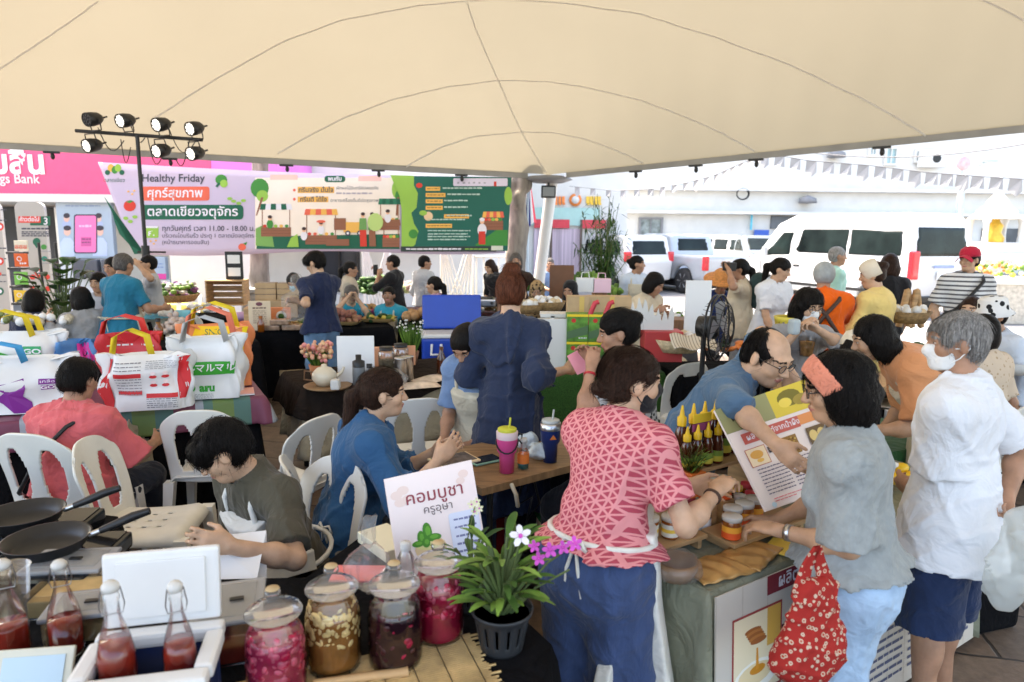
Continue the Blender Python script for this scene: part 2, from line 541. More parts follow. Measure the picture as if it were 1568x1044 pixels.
def strands(me,to,n,L,seed):
 nv = len(me.vertices);co = np.zeros(nv * 3);no = np.zeros(nv * 3)
 me.vertices.foreach_get('co',co);me.vertex_normals.foreach_get('vector',no);co = co.reshape(-1,3);no = no.reshape(-1,3)
 rg = np.random.RandomState(seed);ix = rg.randint(0,nv,n);vs,fs = [],[]
 for i in ix:
  p,nn = co[i],no[i]
  d = (np.array(to) - p if to is not None else np.array([0,0,-1.0])) + rg.normal(size=3) * (.25 if to is None else .02)
  t = unit(d - nn * (d @ nn));s_ = np.cross(nn,t);l = L * rg.uniform(.5,1.3);w = rg.uniform(.0006,.0018)
  if to is not None: l = min(l,np.linalg.norm(d) * .8)
  k = len(vs)
  for f in (0,.35,.7,1):
   c = p + t * l * f + nn * (.0025 + .004 * rg.rand() * f - l * f * f * .30 * (1 if to is None else 1.1));ww = w * (1 - f * .8)
   vs += [tuple(c - s_ * ww),tuple(c + s_ * ww + nn * ww)]
  fs += [(k + 2 * j,k + 2 * j + 1,k + 2 * j + 3,k + 2 * j + 2) for j in range(3)]
 m2 = bpy.data.meshes.new('strands');m2.from_pydata(vs,[],fs)
 bm = bmesh.new();bm.from_mesh(me);bm.from_mesh(m2);bm.to_mesh(me);bm.free();bpy.data.meshes.remove(m2)
def person(label,u,v,Y,yaw,H=1.60,g=1.0,sex='f',pose='stand',lean=4,side=0,twist=0,head=(0,0,0),tone='mid',
           hair=('short','black'),top=None,bottom=None,apron=None,hands=(None,None),poles=(None,None),curl=(35,35),palm=(None,None),
           feet=None,mask=None,glasses=False,hat=None,q=0.010,qc=None,group='people at the market',seat=None,straps=None,xtra=None,chairhide=False,hs=1.0,face=None,root=None,hdir=(None,None),kneeout=0.0):
 rad = math.radians
 qc = qc or q * 1.25
 yawr = rad(yaw)
 Rw = rotz(yawr)
 target = np.array(W(u,v,Y)) if root is None else None
 st = {'H': H,'seat': seat if seat is not None else 0.46}
 def skel():
  s = st['H'] / 1.665
  K = {'s': s}
  hip = np.array([0,0,0.90 * s if pose == 'stand' else st['seat'] + 0.10])
  def R(f,tw=0): return rotz(rad(tw)) @ roty(rad(side * f)) @ rotx(-rad(lean * f))
  Rp,Rq,Rc = R(0.35,twist * .3),R(0.7,twist * .6),R(1.0,twist)
  K['hip'] = hip;K['Rp'] = Rp;K['Rq'] = Rq;K['Rc'] = Rc
  K['waist'] = hip + Rp @ np.array([0,0.0,.14]) * s
  K['chest'] = K['waist'] + Rq @ np.array([0,0.005,.19]) * s
  K['neck'] = K['chest'] + Rc @ np.array([0,-.01,.175]) * s
  w = (0.149 if sex == 'f' else 0.172) * (0.6 + 0.4 * g) * s
  K['sh'] = [K['chest'] + Rc @ np.array([x * w,-.012 * s,.115 * s]) for x in (-1,1)]
  Rn = R(0.85,twist)
  K['Rh'] = rotz(rad(twist + head[0])) @ roty(rad(head[2])) @ rotx(-rad(head[1]))
  K['hb'] = K['neck'] + Rn @ np.array([0,.012,.06]) * s
  K['hc'] = K['hb'] + (0.5 * Rn + 0.5 * K['Rh']) @ np.array([0,.012,.108]) * s
  return K
 K = skel()
 if root is None:
  for _ in range(3):
   dz = target[2] - K['hc'][2]
   if pose == 'stand': st['H'] *= target[2] / K['hc'][2]
   else: st['seat'] += dz
   K = skel()
  rt = target - Rw @ K['hc'];rt[2] = 0
 else:
  rt = np.array([root[0],root[1],root[2] if len(root) > 2 else 0.0])
 s = K['s']
 hscale = s ** 0.4 * 0.94 * hs
 def loc(p): return Rw.T @ (np.array(p) - rt) if isinstance(p,Vector) else np.array(p,float)
 Rh,hc = K['Rh'],K['hc']
 def hp(x,y,z): return hc + Rh @ (np.array([x,y,z]) * hscale)
 # ---- arms
 arms = []
 for i,sg in enumerate((-1,1)):
  S = K['sh'][i]
  la,lb = 0.285 * s,0.245 * s
  T = hands[i]
  if T is None: T = S + K['Rp'] @ np.array([sg * .07,.06,-.49]) * s
  else: T = loc(T)
  d = T - S;D = np.linalg.norm(d)
  D2 = min(max(D,0.12),(la + lb) * 0.995)
  T = S + d / D * D2
  pole = np.array(poles[i],float) if poles[i] is not None else np.array([sg * .45,-.55,-.75])
  a = (la * la - lb * lb + D2 * D2) / (2 * D2)
  hgt = math.sqrt(max(la * la - a * a,0))
  ax = d / D
  pp = unit(pole - ax * (pole @ ax))
  E = S + ax * a + pp * hgt
  arms.append((S,E,T))
 # ---- legs
 legs = []
 for i,sg in enumerate((-1,1)):
  J = K['hip'] + np.array([sg * .085 * g * s,0,-.02 * s])
  if pose == 'stand':
   f = feet[i] if feet else (sg * .10,0.0)
   A = np.array([f[0],f[1] - .02,.085 * s])
   Kn = (J + A) / 2 + np.array([0,.025,.02]) * s
  else:
   Kn = J + np.array([sg * (.06 + kneeout),.41 * s,min(.48 * s - J[2],0.03)])
   f = feet[i] if feet else (Kn[0],Kn[1] + .02)
   A = np.array([f[0],f[1],.085 * s])
  legs.append((J,Kn,A))
 pts = [hc,hp(0,0,.15),K['hip']] + [p for a_ in arms for p in a_] + [p for l_ in legs for p in l_]
 lo = np.min(pts,0) - .22;hi = np.max(pts,0) + .22
 lo[2] = max(lo[2],-0.02)
 def torso(V,o,k=.05,low=True):
  if low: V.ell(K['hip'],np.array([.158 * g,.118 * g,.125]) * s + o,K['Rp'],k)
  V.ell(K['waist'],np.array([(.128 if sex == 'f' else .14) * g,.10 * g,.15]) * s + o,K['Rq'],k)
  V.ell(K['chest'],np.array([(.142 if sex == 'f' else .158) * (0.5 + .5 * g),.108 * g,.17]) * s + o,K['Rc'],k)
  if sex == 'f':
   for sg in (-1,1): V.ell(K['chest'] + K['Rc'] @ np.array([sg * .06,.078,-.035]) * s,.058 * s + o * .6,I3,.04)
  V.cone(K['sh'][0],K['sh'][1],.050 * s + o,.050 * s + o,k)
  V.ell(K['chest'] + K['Rc'] @ np.array([0,-.022,.075]) * s,np.array([(.142 if sex == 'f' else .165) * (0.5 + .5 * g),.088 * g,.10]) * s + o,K['Rc'],k)
  for S in K['sh']: V.cone(K['neck'] + K['Rc'] @ np.array([0,-.015,0.0]),S,.046 * s + o * .7,.05 * s + o,k)
 # ---- body (head, neck, trunk, arms, hands, bare legs) as one surface
 bare = bottom and bottom.get('kind') in ('shorts','skirt')
 blo = lo.copy()
 if not bare: blo[2] = max(lo[2],min(min(a_[2][2] for a_ in arms) - .22,K['hip'][2] - .15))
 V = Vol(blo,hi,q)
 torso(V,-.004)
 V.cone(K['neck'] - K['Rc'] @ np.array([0,.01,.05]),K['hb'] + Rh @ np.array([0,-.012,.015]),.060 * s,.053 * s,.03)
 hsx = hscale
 V.ell(hp(0,-.012,.022),np.array([.076,.094,.088]) * hsx,Rh,.02)
 V.ell(hp(0,.024,-.04),np.array([.060,.064,.075]) * hsx,Rh,.03)
 V.ell(hp(0,.058,-.092),np.array([.030,.028,.022]) * hsx,Rh,.035)
 for sg in (-1,1):
  V.ell(hp(sg * .038,.058,-.028),np.array([.028,.026,.026]) * hsx,Rh,.02)
  V.ell(hp(sg * .078,-.008,-.012),np.array([.011,.021,.032]) * hsx,Rh @ rotz(-sg * .35),.006)
  V.ell(hp(sg * .033,.098,.006),np.array([.020,.016,.012]) * hsx,Rh,.015,neg=True)
  V.ell(hp(sg * .033,.076,.004),np.array([.015,.014,.012]) * hsx,Rh,.004)
  V.ell(hp(sg * .013,.099,-.032),np.array([.009,.010,.008]) * hsx,Rh,.008)
 V.ell(hp(0,.078,.026),np.array([.055,.014,.011]) * hsx,Rh,.02)
 V.cone(hp(0,.086,.008),hp(0,.108,-.028),.009 * hsx,.012 * hsx,.012)
 V.ell(hp(0,.090,-.056),np.array([.023,.011,.0065]) * hsx,Rh,.006)
 V.ell(hp(0,.087,-.068),np.array([.019,.011,.007]) * hsx,Rh,.006)
 at = 1.0 if sex == 'm' else 0.92
 ag = (0.55 + .45 * g) * at * s
 for i,(S,E,T) in enumerate(arms):
  sg = (-1,1)[i]
  V.cone(S,E,.050 * ag,.039 * ag,.03)
  V.cone(E,T,.040 * ag,.027 * ag,.02)
  V.ell(E + unit(T - E) * .075,.043 * ag,I3,.03)
  f = unit(hdir[i]) if hdir[i] is not None else unit(T - E)
  if isinstance(hdir[i],Vector): f = unit(Rw.T @ np.array(hdir[i]))
  pn = np.array(palm[i],float) if palm[i] is not None else np.array([-sg * 1.0,.2,-.1])
  pn = unit(pn - f * (pn @ f));x = np.cross(f,pn) * sg
  hz = s * 0.98
  Rm = np.stack([x,f,pn],1)
  fr = max(.0083 * hz,q * .8)
  V.ell(T + f * .048 * hz,np.array([.040,.052,.017]) * hz,Rm,.02)
  V.ell(T + f * .035 * hz + x * .022 * hz + pn * .008,np.array([.02,.035,.017]) * hz,Rm,.02)
  c0 = rad(curl[i])
  for j in range(4):
   b0 = T + (f * (.088 - .004 * abs(j - 1.2)) + x * (.029 - .0195 * j)) * hz
   L = [.043,.049,.046,.036][j] * hz
   ang = c0 * (0.75 + .12 * j) * .6
   p = b0;spread = (1.5 - j) * .05
   rr = fr * [1,1,.97,.88][j]
   for kk in range(3):
    dd = math.cos(ang) * f + math.sin(ang) * pn + x * spread * (1 if kk == 0 else .3)
    p2 = p + unit(dd) * L * [1,.62,.5][kk]
    V.cone(p,p2,rr,rr * .93,.006 if kk else .010)
    p = p2;ang += c0 * [.9,.7,.5][kk];rr *= .93
  t0 = T + (f * .022 + x * .028 + pn * .006) * hz
  t1 = t0 + unit(f * .75 + x * .62 + pn * .25) * .042 * hz
  t2 = t1 + unit(f * .9 + x * .15 + pn * (.2 + .5 * math.sin(c0))) * .034 * hz
  V.cone(t0,t1,fr * 1.35,fr * 1.2,.012);V.cone(t1,t2,fr * 1.15,fr * .95,.005)
 if bare:
  for (J,Kn,A) in legs:
   V.cone(J,Kn,.082 * g * s,.052 * s,.03);V.cone(Kn,A,.052 * s,.036 * s,.02)
   V.ell(Kn + (A - Kn) * .28 + np.array([0,-.02,0]),np.array([.045,.045,.09]) * s,I3,.03)
   V.ell(A + np.array([0,.05,-.05]),np.array([.042,.115,.035]) * s,I3,.03)
 me = V.mesh('person')
 ms = skin(tone)
 body = link('person',me,None,[ms,LIP,hairmat(hair[1] if hair else 'black')])
 body.location = rt;body.rotation_euler = (0,0,yawr)
 tag(body,label,'person',group)
 nv = len(me.polygons)
 if nv:
  c = np.zeros(nv * 3);me.polygons.foreach_get('center',c);c = c.reshape(-1,3)
  l = ((c - hc) @ Rh) / hscale
  lips = ((l[:,0] / .024) ** 2 + ((l[:,2] + .061) / .010) ** 2 < 1) & (l[:,1] > .08)
  brow = (np.abs(np.abs(l[:,0]) - .034) < .021) & (np.abs(l[:,2] - .0265 + (np.abs(l[:,0]) - .03) ** 2 * 9) < .0045) & (l[:,1] > .05)
  mi = np.zeros(nv,np.int32);mi[lips] = 1;mi[brow] = 2
  me.polygons.foreach_set('material_index',mi)
 # ---- does the face show?
 fdir = Rw @ Rh @ np.array([0,1,0]);wh = Rw @ hc + rt
 see = float(fdir @ unit(np.array([0,0,CAM_H]) - wh))
 if face is None: face = see > -0.45
 if face:
  for sg in (-1,1):
   b = B()
   for (m_,c_,r_) in ((EYEW,(sg * .033,.0835,.004),(.0125,.007,.0055)),(DARK,(sg * .033,.0865,.004),(.0062,.0048,.0052)),(DARK,(sg * .033,.0835,.0085),(.0145,.0065,.0022))):
    b.mat(m_)
    R4 = Matrix([list(r) for r in Rh]).to_4x4()
    b.M = Matrix.Translation(Vector(hc)) @ R4 @ Matrix.Scale(hscale,4)
    b.ball(c_,r_,10,6)
   b.build('eye',body)
 # ---- hair
 if hair:
  kind,hcol = hair[0],hair[1]
  hq = qc if q > .008 else q
  V = Vol(hc - .42 if kind in ('long','pony','hijab') else hc - .27,hc + .27,hq)
  if kind == 'balding':
   V.ell(hp(0,-.014,.022),np.array([.081,.099,.092]) * hsx,Rh,.0)
   V.ell(hp(0,-.06,-.03),np.array([.066,.05,.06]) * hsx,Rh,.03)
   V.ell(hp(0,.065,.075),np.array([.068,.105,.075]) * hsx,Rh,.02,neg=True)
   V.ell(hp(0,.1,-.03),np.array([.085,.095,.1]) * hsx,Rh,.01,neg=True)
  elif kind in ('hijab','net'):
   V.ell(hp(0,-.014,.03),np.array([.092,.112,.1]) * hsx,Rh,.0)
   if kind == 'hijab':
    V.ell(hp(0,.0,-.07),np.array([.085,.095,.08]) * hsx,Rh,.04)
    V.cone(hp(0,-.01,-.1),K['chest'] + K['Rc'] @ np.array([0,.0,.08]),.09,.16,.05)
    V.ell(hp(0,.12,-.02),np.array([.058,.075,.085]) * hsx,Rh,.01,neg=True)
   else:
    V.ell(hp(0,-.04,-.01),np.array([.088,.085,.08]) * hsx,Rh,.03)
    V.ell(hp(0,.12,-.03),np.array([.075,.09,.085]) * hsx,Rh,.01,neg=True)
    V.clip(Rh @ np.array([0,0,-1]),hp(0,0,-.075))
  else:
   vol = hair[2] if len(hair) > 2 else 1.0
   V.ell(hp(0,-.016,.030),np.array([.085,.106,.094]) * hsx * vol,Rh,.0)
   V.ell(hp(0,-.05,-.02),np.array([.078,.066,.082]) * hsx * (.5 + .5 * vol),Rh,.03)
   if kind in ('bob','long','curly'):
    for sg in (-1,1): V.ell(hp(sg * .068,-.012,-.045),np.array([.034,.062,.085]) * hsx * vol,Rh,.03)
    V.ell(hp(0,-.062,-.07),np.array([.085,.055,.085]) * hsx * vol,Rh,.04)
   if kind == 'long':
    V.el(hp(0,-.06,-.05),hp(0,-.075,-.32),(.085,.045),(.075,.035),Rh,.04)
   if kind == 'fringe':
    V.ell(hp(0,.062,.065),np.array([.07,.045,.04]) * hsx,Rh,.03)
    for sg in (-1,1): V.ell(hp(sg * .06,.045,.04),np.array([.026,.05,.045]) * hsx,Rh,.02)
   fy = {'short': .102,'fringe': .118,'curly': .112}.get(kind,.106)
   V.ell(hp(0,fy,-.040),np.array([.064,.07,.088 if kind != 'fringe' else .075]) * hsx,Rh,.012,neg=True)
   if kind in ('short','fringe','bun','pony'):
    for sg in (-1,1): V.ell(hp(sg * .085,.005,-.025),np.array([.035,.04,.04]) * hsx,Rh,.012,neg=True)
    V.clip(Rh @ np.array([0,-.35,-1]),hp(0,-.04,-.085))
   if kind == 'bun':
    bp_ = hair[3] if len(hair) > 3 else (0,-.115,.03);br = hair[4] if len(hair) > 4 else .042
    V.ell(hp(*bp_),np.array([br,br * .9,br * .85]),Rh,.015)
   if kind == 'pony':
    a0 = hp(0,-.105,.02);a1 = hp(0,-.15,-.03);a2 = a1 + np.array([0,-.02,-.16]);a3 = a2 + np.array([0,.02,-.09])
    V.cone(a0,a1,.025,.034,.02);V.cone(a1,a2,.036,.032,.02);V.cone(a2,a3,.03,.012,.02)
  if kind not in ('hijab','net'): V.ridge(.0045 if kind != 'fringe' else .007,9,5,(1.7,1.7,.3));V.rough(.0045 if kind != 'curly' else .008,9 if kind != 'curly' else 12,3,(1,1,.45))
  else: V.rough(.004,7,5)
  hm = hair[1] if not isinstance(hair[1],str) else hairmat(hair[1])
  hme = V.mesh('hair')
  if q <= .008 and kind not in ('hijab','net'): strands(hme,hp(*(hair[3] if kind == 'bun' and len(hair) > 3 else (0,-.115,.02))) if kind in ('bun','pony') else None,1500 if q < .007 else 700,.06 if kind != 'balding' else .035,int(abs(u)))
  link({'hijab': 'headscarf','net': 'hair_net'}.get(kind,'hair'),hme,body,[hm])
  if kind == 'net':
   Vh = Vol(hc - .2,hc + .2,hq)
   Vh.ell(hp(0,-.016,.030),np.array([.082,.103,.091]) * hsx,Rh,.0)
   Vh.ell(hp(0,.105,-.04),np.array([.064,.07,.088]) * hsx,Rh,.012,neg=True)
   Vh.clip(Rh @ np.array([0,-.35,-1]),hp(0,-.04,-.085))
   link('hair',Vh.mesh('hair'),body,[hairmat('dkgrey')])
 if mask is not None:
  V = Vol(hc - .2,hc + .2,min(q,.007))
  o = .0065
  V.ell(hp(0,.024,-.04),np.array([.060,.064,.075]) * hsx + o,Rh,.0)
  V.ell(hp(0,.058,-.092),np.array([.030,.028,.022]) * hsx + o,Rh,.035)
  V.cone(hp(0,.086,-.005),hp(0,.104,-.032),.012,.017,.03)
  for zz in (-1,1): V.clip(Rh @ np.array([0,-.5 * zz * 0 - .1,zz]),hp(0,.05,-.008 if zz > 0 else -.112))
  V.clip(Rh @ np.array([0,-1,.25]),hp(0,.025,-.05))
  mo = link('face_mask',V.mesh('face_mask'),body,[mask])
  for sg in (-1,1):
   B().mat(mask).tube([hp(sg * .055,.045,-.02),hp(sg * .074,.01,-.02),hp(sg * .083,-.024,-.006),hp(sg * .083,-.024,-.02),hp(sg * .074,.01,-.06),hp(sg * .055,.045,-.085)],.0022,5).build('mask_strap',body)
 if glasses:
  b = B().mat(FRAME)
  for sg in (-1,1):
   ring = [hp(sg * .034 + .024 * math.cos(t),.101 - .004 * abs(math.cos(t)),.002 + .017 * math.sin(t)) for t in np.linspace(0,2 * math.pi,17)[:-1]]
   b.tube(ring,.0018,5,closed=True)
   b.tube([hp(sg * .058,.096,.006),hp(sg * .078,.05,.006),hp(sg * .083,-.005,.004),hp(sg * .082,-.02,-.012)],.0018,5)
  b.tube([hp(-.011,.102,.006),hp(0,.106,.008),hp(.011,.102,.006)],.0018,5)
  b.build('spectacles',body)
 # ---- trousers / shorts / skirt
 if bottom:
  m = bottom['m'];o = bottom.get('o',.012);kind = bottom.get('kind','trousers')
  V = Vol([lo[0],lo[1],lo[2]],[hi[0],hi[1],K['waist'][2] + .12],qc)
  V.ell(K['hip'] + np.array([0,-.01,-.02]),np.array([.160 * g,.124 * g,.15]) * s + o,K['Rp'],.03)
  V.el(K['hip'],K['hip'] + K['Rp'] @ np.array([0,0,.10 if pose == 'stand' else .05]),(.155 * g * s + o,.118 * g * s + o),(.138 * g * s + min(o,.012),.108 * g * s + min(o,.012)),K['Rp'],.03)
  V.clip(K['Rp'] @ np.array([0,0,1.0]),K['hip'] + K['Rp'] @ np.array([0,0,.10 if pose == 'stand' else .05]))
  if kind == 'skirt':
   zz = bottom.get('hem',.35)
   V.el(K['hip'],np.array([K['hip'][0],K['hip'][1],zz]),(.165 * g + o,.13 * g + o),(bottom.get('flare',.2) + o,bottom.get('flare',.2) * .8 + o),I3,.05)
  else:
   end = bottom.get('end',1.0)
   w0,w1,w2 = .094 * g * s + o,.062 * s + o * 1.3,bottom.get('cuff',.045) * s + o * 1.3
   for (J,Kn,A) in legs:
    if kind == 'shorts':
     e = J + (Kn - J) * bottom.get('len',.85)
     V.cone(J,e,w0,.085 * g * s + o * 1.6,.03,cut=(0,1))
    else:
     V.cone(J,Kn,w0,w1,.03);V.cone(Kn,A,w1,w2,.025,cut=(0,1))
  if top:
   hm_ = top.get('hem',.06)
   if pose == 'stand':
    dn_ = np.array([0,0,-1.0]) if hm_ > .15 else K['Rp'] @ np.array([0,0,-1.0])
    V.clip(-dn_,K['hip'] + dn_ * (hm_ - .03))
   else:
    _,X_,Y_,Z_ = V.sub(V.lo,V.lo + V.n * V.h)
    V.d = np.maximum(V.d,np.minimum(Z_ - (K['hip'][2] - .07 - max(0,hm_ - .1)),.13 - Y_) + 0 * X_).astype(np.float32)
  V.rough(bottom.get('fold',.007),3.2,11,(1,1,.7));V.ridge(bottom.get('fold',.007) * .9,5.0,int(abs(u)) % 89,(1.3,1.3,.8))
  link('shorts' if kind == 'shorts' else 'skirt' if kind == 'skirt' else 'trousers',V.mesh('trousers'),body,[m])
 if not bare:
  for (J,Kn,A) in legs:
   b = B().mat(SHOE)
   b.ball((A[0],A[1] + .055,.045),(.048,.135,.045),12,8)
   b.mat(SHOE).ball((A[0],A[1] - .01,.075),(.042,.055,.06),10,6)
   b.build('shoe',body)
 # ---- top
 if top:
  m = top['m'];o = top.get('o',.014);sl = top.get('sl',.75);hem = top.get('hem',.06)
  zb = K['hip'][2] - max(hem,.1) - .2
  V = Vol([lo[0] - .05,lo[1] - .05,max(-.02,zb)],[hi[0] + .05,hi[1] + .05,K['hb'][2] + .12],qc if 'q' not in top else top['q'])
  torso(V,o,.05,low=pose != 'stand' or hem > 0.02)
  ob = max(o,(bottom or {}).get('o',.012) + .03)
  Dn = np.array([0,0,-1.0]) if pose == 'stand' and hem > .15 else K['Rp'] @ np.array([0,0,-1.0])
  fl = top.get('flare',.0)
  if pose == 'stand':
   e = K['hip'] + Dn * hem
   V.el(K['waist'],e,(.135 * g * s + o,.108 * g * s + o),(.165 * g * s + ob + .008 + fl,.133 * g * s + ob + .008 + fl),K['Rp'],.05,cut=(0,1))
   V.clip(Dn,e)
  else:
   V.el(K['waist'],K['hip'] + np.array([0,0,-.07]),(.135 * g * s + o,.108 * g * s + o),(.165 * g * s + ob + .01,.132 * g * s + ob + .012),K['Rp'],.05)
   if hem > .1:
    V.ell(K['hip'] + np.array([0,-.02,-.06]),np.array([.2 * g,.17 * g,.13]) * s,I3,.05)
   V.clip((0,0,-1),K['hip'] + np.array([0,0,-.10 - max(0,hem - .1)]))
  sw = top.get('sw',.012)
  for i,(S,E,T) in enumerate(arms):
   r0,r1 = .048 * ag + o * .62,.041 * ag + o * .5 + sw
   if sl <= 1: V.cone(S,S + (E - S) * sl,r0,r0 + (r1 - r0) * sl + sw * .4,.045,cut=(0,1))
   else:
    V.cone(S,E,r0,r1,.045)
    V.cone(E,E + (T - E) * (sl - 1),r1,r1 + (.028 * ag + o * .5 + sw - r1) * (sl - 1) * top.get('taper',1.0),.02,cut=(0,1))
  V.rough(top.get('fold',.006),3.0,top.get('seed',7),(1,1,.75))
  V.ridge(top.get('fold',.006) * 2.2,4.2,top.get('seed',7) + int(abs(u)) % 97,(1.2,1.2,.7))
  nb = K['neck'] + K['Rc'] @ np.array([0,.0,-.01]);nt = K['hb'] + Rh @ np.array([0,.0,.03])
  if top.get('collar'):
   c0 = K['neck'] + K['Rc'] @ np.array([0,-.012,-.005]) * s
   c1 = c0 + (.6 * K['Rc'] + .4 * Rh) @ np.array([0,-.004,.055]) * s
   V.el(c0,c1,(.088 * s,.088 * s),(.081 * s,.081 * s),K['Rc'],.012,cut=(0,1))
  V.cone(nb,nt,.062 * s,.0575 * s,.006,neg=True)
  if top.get('vneck',0):
   V.ell(K['neck'] + K['Rc'] @ np.array([0,.085,-.03]) * s,np.array([.055,.06,.06 + top['vneck']]),K['Rc'],.01,neg=True)
  sm = V.mesh('top')
  to = link(top.get('name','shirt'),sm,body,[m] + ([top['m2']] if 'm2' in top else []))
  if 'm2' in top:
   n_ = len(sm.polygons);c = np.zeros(n_ * 3);sm.polygons.foreach_get('center',c)
   sm.polygons.foreach_set('material_index',top['split'](c.reshape(-1,3),K,arms).astype(np.int32))
 # ---- apron
 if apron:
  m = apron['m'];o = (.034 if pose == 'stand' else .048) + (top or {}).get('o',.014) * .7
  hemz = apron.get('hem',.5) if pose == 'stand' else .3
  V = Vol([lo[0] - .1,lo[1] - .1,max(-.02,min(hemz,K['hip'][2] - .3) - .05)],[hi[0] + .1,hi[1] + .1,K['hb'][2]],qc)
  torso(V,o,.05)
  if pose == 'stand':
   V.el(K['waist'],np.array([K['hip'][0],K['hip'][1],hemz]),(.14 * g * s + o,.112 * g * s + o),(.205 * g * s + o + (bottom or {}).get('o',0) * 1.4,.165 * g * s + o + (bottom or {}).get('o',0) * 1.6),I3,.05,cut=(0,1))
  else:
   for (J,Kn,A) in legs: V.cone(J,Kn,.100 * g * s + .014,.078 * s + .01,.10)
   for (J,Kn,A) in legs: V.cone(Kn,Kn + (A - Kn) * .45,.078 * s + .01,.08 * s,.10,cut=(0,1))
  V.rough(.007,3.2,21,(1,1,.6))
  _,X,Yv,Z = V.sub(V.lo,V.lo + V.n * V.h)
  wpt = K['waist'];Rq = K['Rc']
  lx = (X - wpt[0]) * Rq[0,0] + (Yv - wpt[1]) * Rq[1,0] + (Z - wpt[2]) * Rq[2,0]
  ly = (X - wpt[0]) * Rq[0,1] + (Yv - wpt[1]) * Rq[1,1] + (Z - wpt[2]) * Rq[2,1]
  lz = (X - wpt[0]) * Rq[0,2] + (Yv - wpt[1]) * Rq[1,2] + (Z - wpt[2]) * Rq[2,2]
  bib = np.maximum(np.maximum(.03 - ly,np.abs(lx) - .135 * s),lz - apron.get('bib',.26) * s)
  if pose == 'stand': low = np.maximum(apron.get('back',.0) - (Yv - K['hip'][1]) + 0 * X,Z - wpt[2])
  else:
   low = np.maximum(np.maximum(np.minimum(K['hip'][2] - .05 - Z + 0 * Yv,legs[0][1][1] - .01 - Yv + 0 * Z),.02 - (Yv - K['hip'][1])) + 0 * X,Z - wpt[2] - .03)
  V.d = np.maximum(V.d,np.minimum(bib,low)).astype(np.float32)
  if 'left' in apron: V.clip((-1,0,0),(apron['left'],0,0))
  ao = link('apron',V.mesh('apron'),body,[m])
  c = K['chest']
  pt_ = [[c + K['Rc'] @ np.array([sg * x_,y_,z_]) * s for (x_,y_,z_) in ((.10,.118 * g,.03),(.095,.085 * g,.13),(.075,.012,.197),(.03,-.07,.185))] for sg in (-1,1)]
  B().mat(m).tube(pt_[0] + pt_[1][::-1],.011,6).build('neck_strap',body)
  wz = K['waist'] + K['Rp'] @ np.array([0,0,-.03])
  ring = [wz + K['Rp'] @ (np.array([math.cos(t) * (.147 * g * s + o),math.sin(t) * (.118 * g * s + o),0])) for t in np.linspace(math.pi * .95,math.pi * 2.05,14)]
  B().mat(m).tube(ring,.010,6).build('waist_tie',body)
  bk = wz + K['Rp'] @ np.array([0,-(.118 * g * s + o + .008),0])
  bow = [(.03,-.006,-.17),(.02,-.015,-.08),(0,0,0),(-.03,-.012,.012),(-.05,-.012,-.015),(0,0,0),(.03,-.012,.012),(.05,-.012,-.015),(0,0,0),(-.02,-.015,-.08),(-.03,-.006,-.17)]
  B().mat(m).tube([bk + np.array(q_) for q_ in bow],.006,5).build('tie_bow',body)
 if xtra: xtra(body,K,arms,legs,hp)
 body['_k'] = 0
 del body['_k']
 return body,K,arms,lambda p: Vector(Rw @ np.array(p) + rt),hp
# ------------------------------------------------------------------ setting: ground, road, sky is the world
WHITEP = mat('white_paint',(0.62,0.61,0.58),rough=0.6,var=0.05,vs=2)
OFFW = mat('offwhite_wall',(0.68,0.67,0.64),rough=0.8,var=0.08,vs=1.2,bump=0.1,bs=30)
BLACKM = mat('black_metal',(0.015,0.015,0.016),rough=0.4,var=0.2,vs=20)
STEEL = mat('steel',(0.55,0.55,0.56),rough=0.28,metal=1.0,var=0.08)
GREYP = mat('grey_plastic',(0.20,0.20,0.21),rough=0.5,var=0.1)
CARD = mat('cardboard',(0.50,0.34,0.19),rough=0.85,var=0.12,vs=8,bump=0.1)
WOOD = mat('pine_wood',(0.50,0.30,0.14),rough=0.6,var=0.3,vs=5,stretch=(1,1,8),bump=0.15)
WOODD = mat('brown_wood',(0.20,0.10,0.05),rough=0.55,var=0.35,vs=5,stretch=(8,1,1),bump=0.15)
PAPER = mat('white_paper',(0.80,0.80,0.80),rough=0.7,var=0.03,vs=3)
BLACKC = cloth('black',(0.008,0.008,0.009),rough=0.95,var=0.3,vs=4,bump=0.2,bs=25,spec=0.06,sheen=0.0)
INK = mat('ink_dark',(0.05,0.05,0.055),rough=0.7,var=0)
WHITEI = mat('ink_white',(0.82,0.82,0.82),rough=0.6,var=0)
PINK = mat('bank_pink',(0.74,0.085,0.21),rough=0.4,var=0.04)
GREENL = mat('leaf_green',(0.055,0.13,0.025),spec=.3,rough=0.55,var=0.4,vs=9)
GREEND = mat('leaf_dark',(0.02,0.06,0.015),spec=.25,rough=0.55,var=0.4,vs=9)
GREENB = mat('leaf_bright',(0.17,0.31,0.05),rough=0.5,var=0.35,vs=9)
SOIL = mat('soil',(0.05,0.032,0.02),rough=0.95,var=0.5,vs=60,bump=0.6)
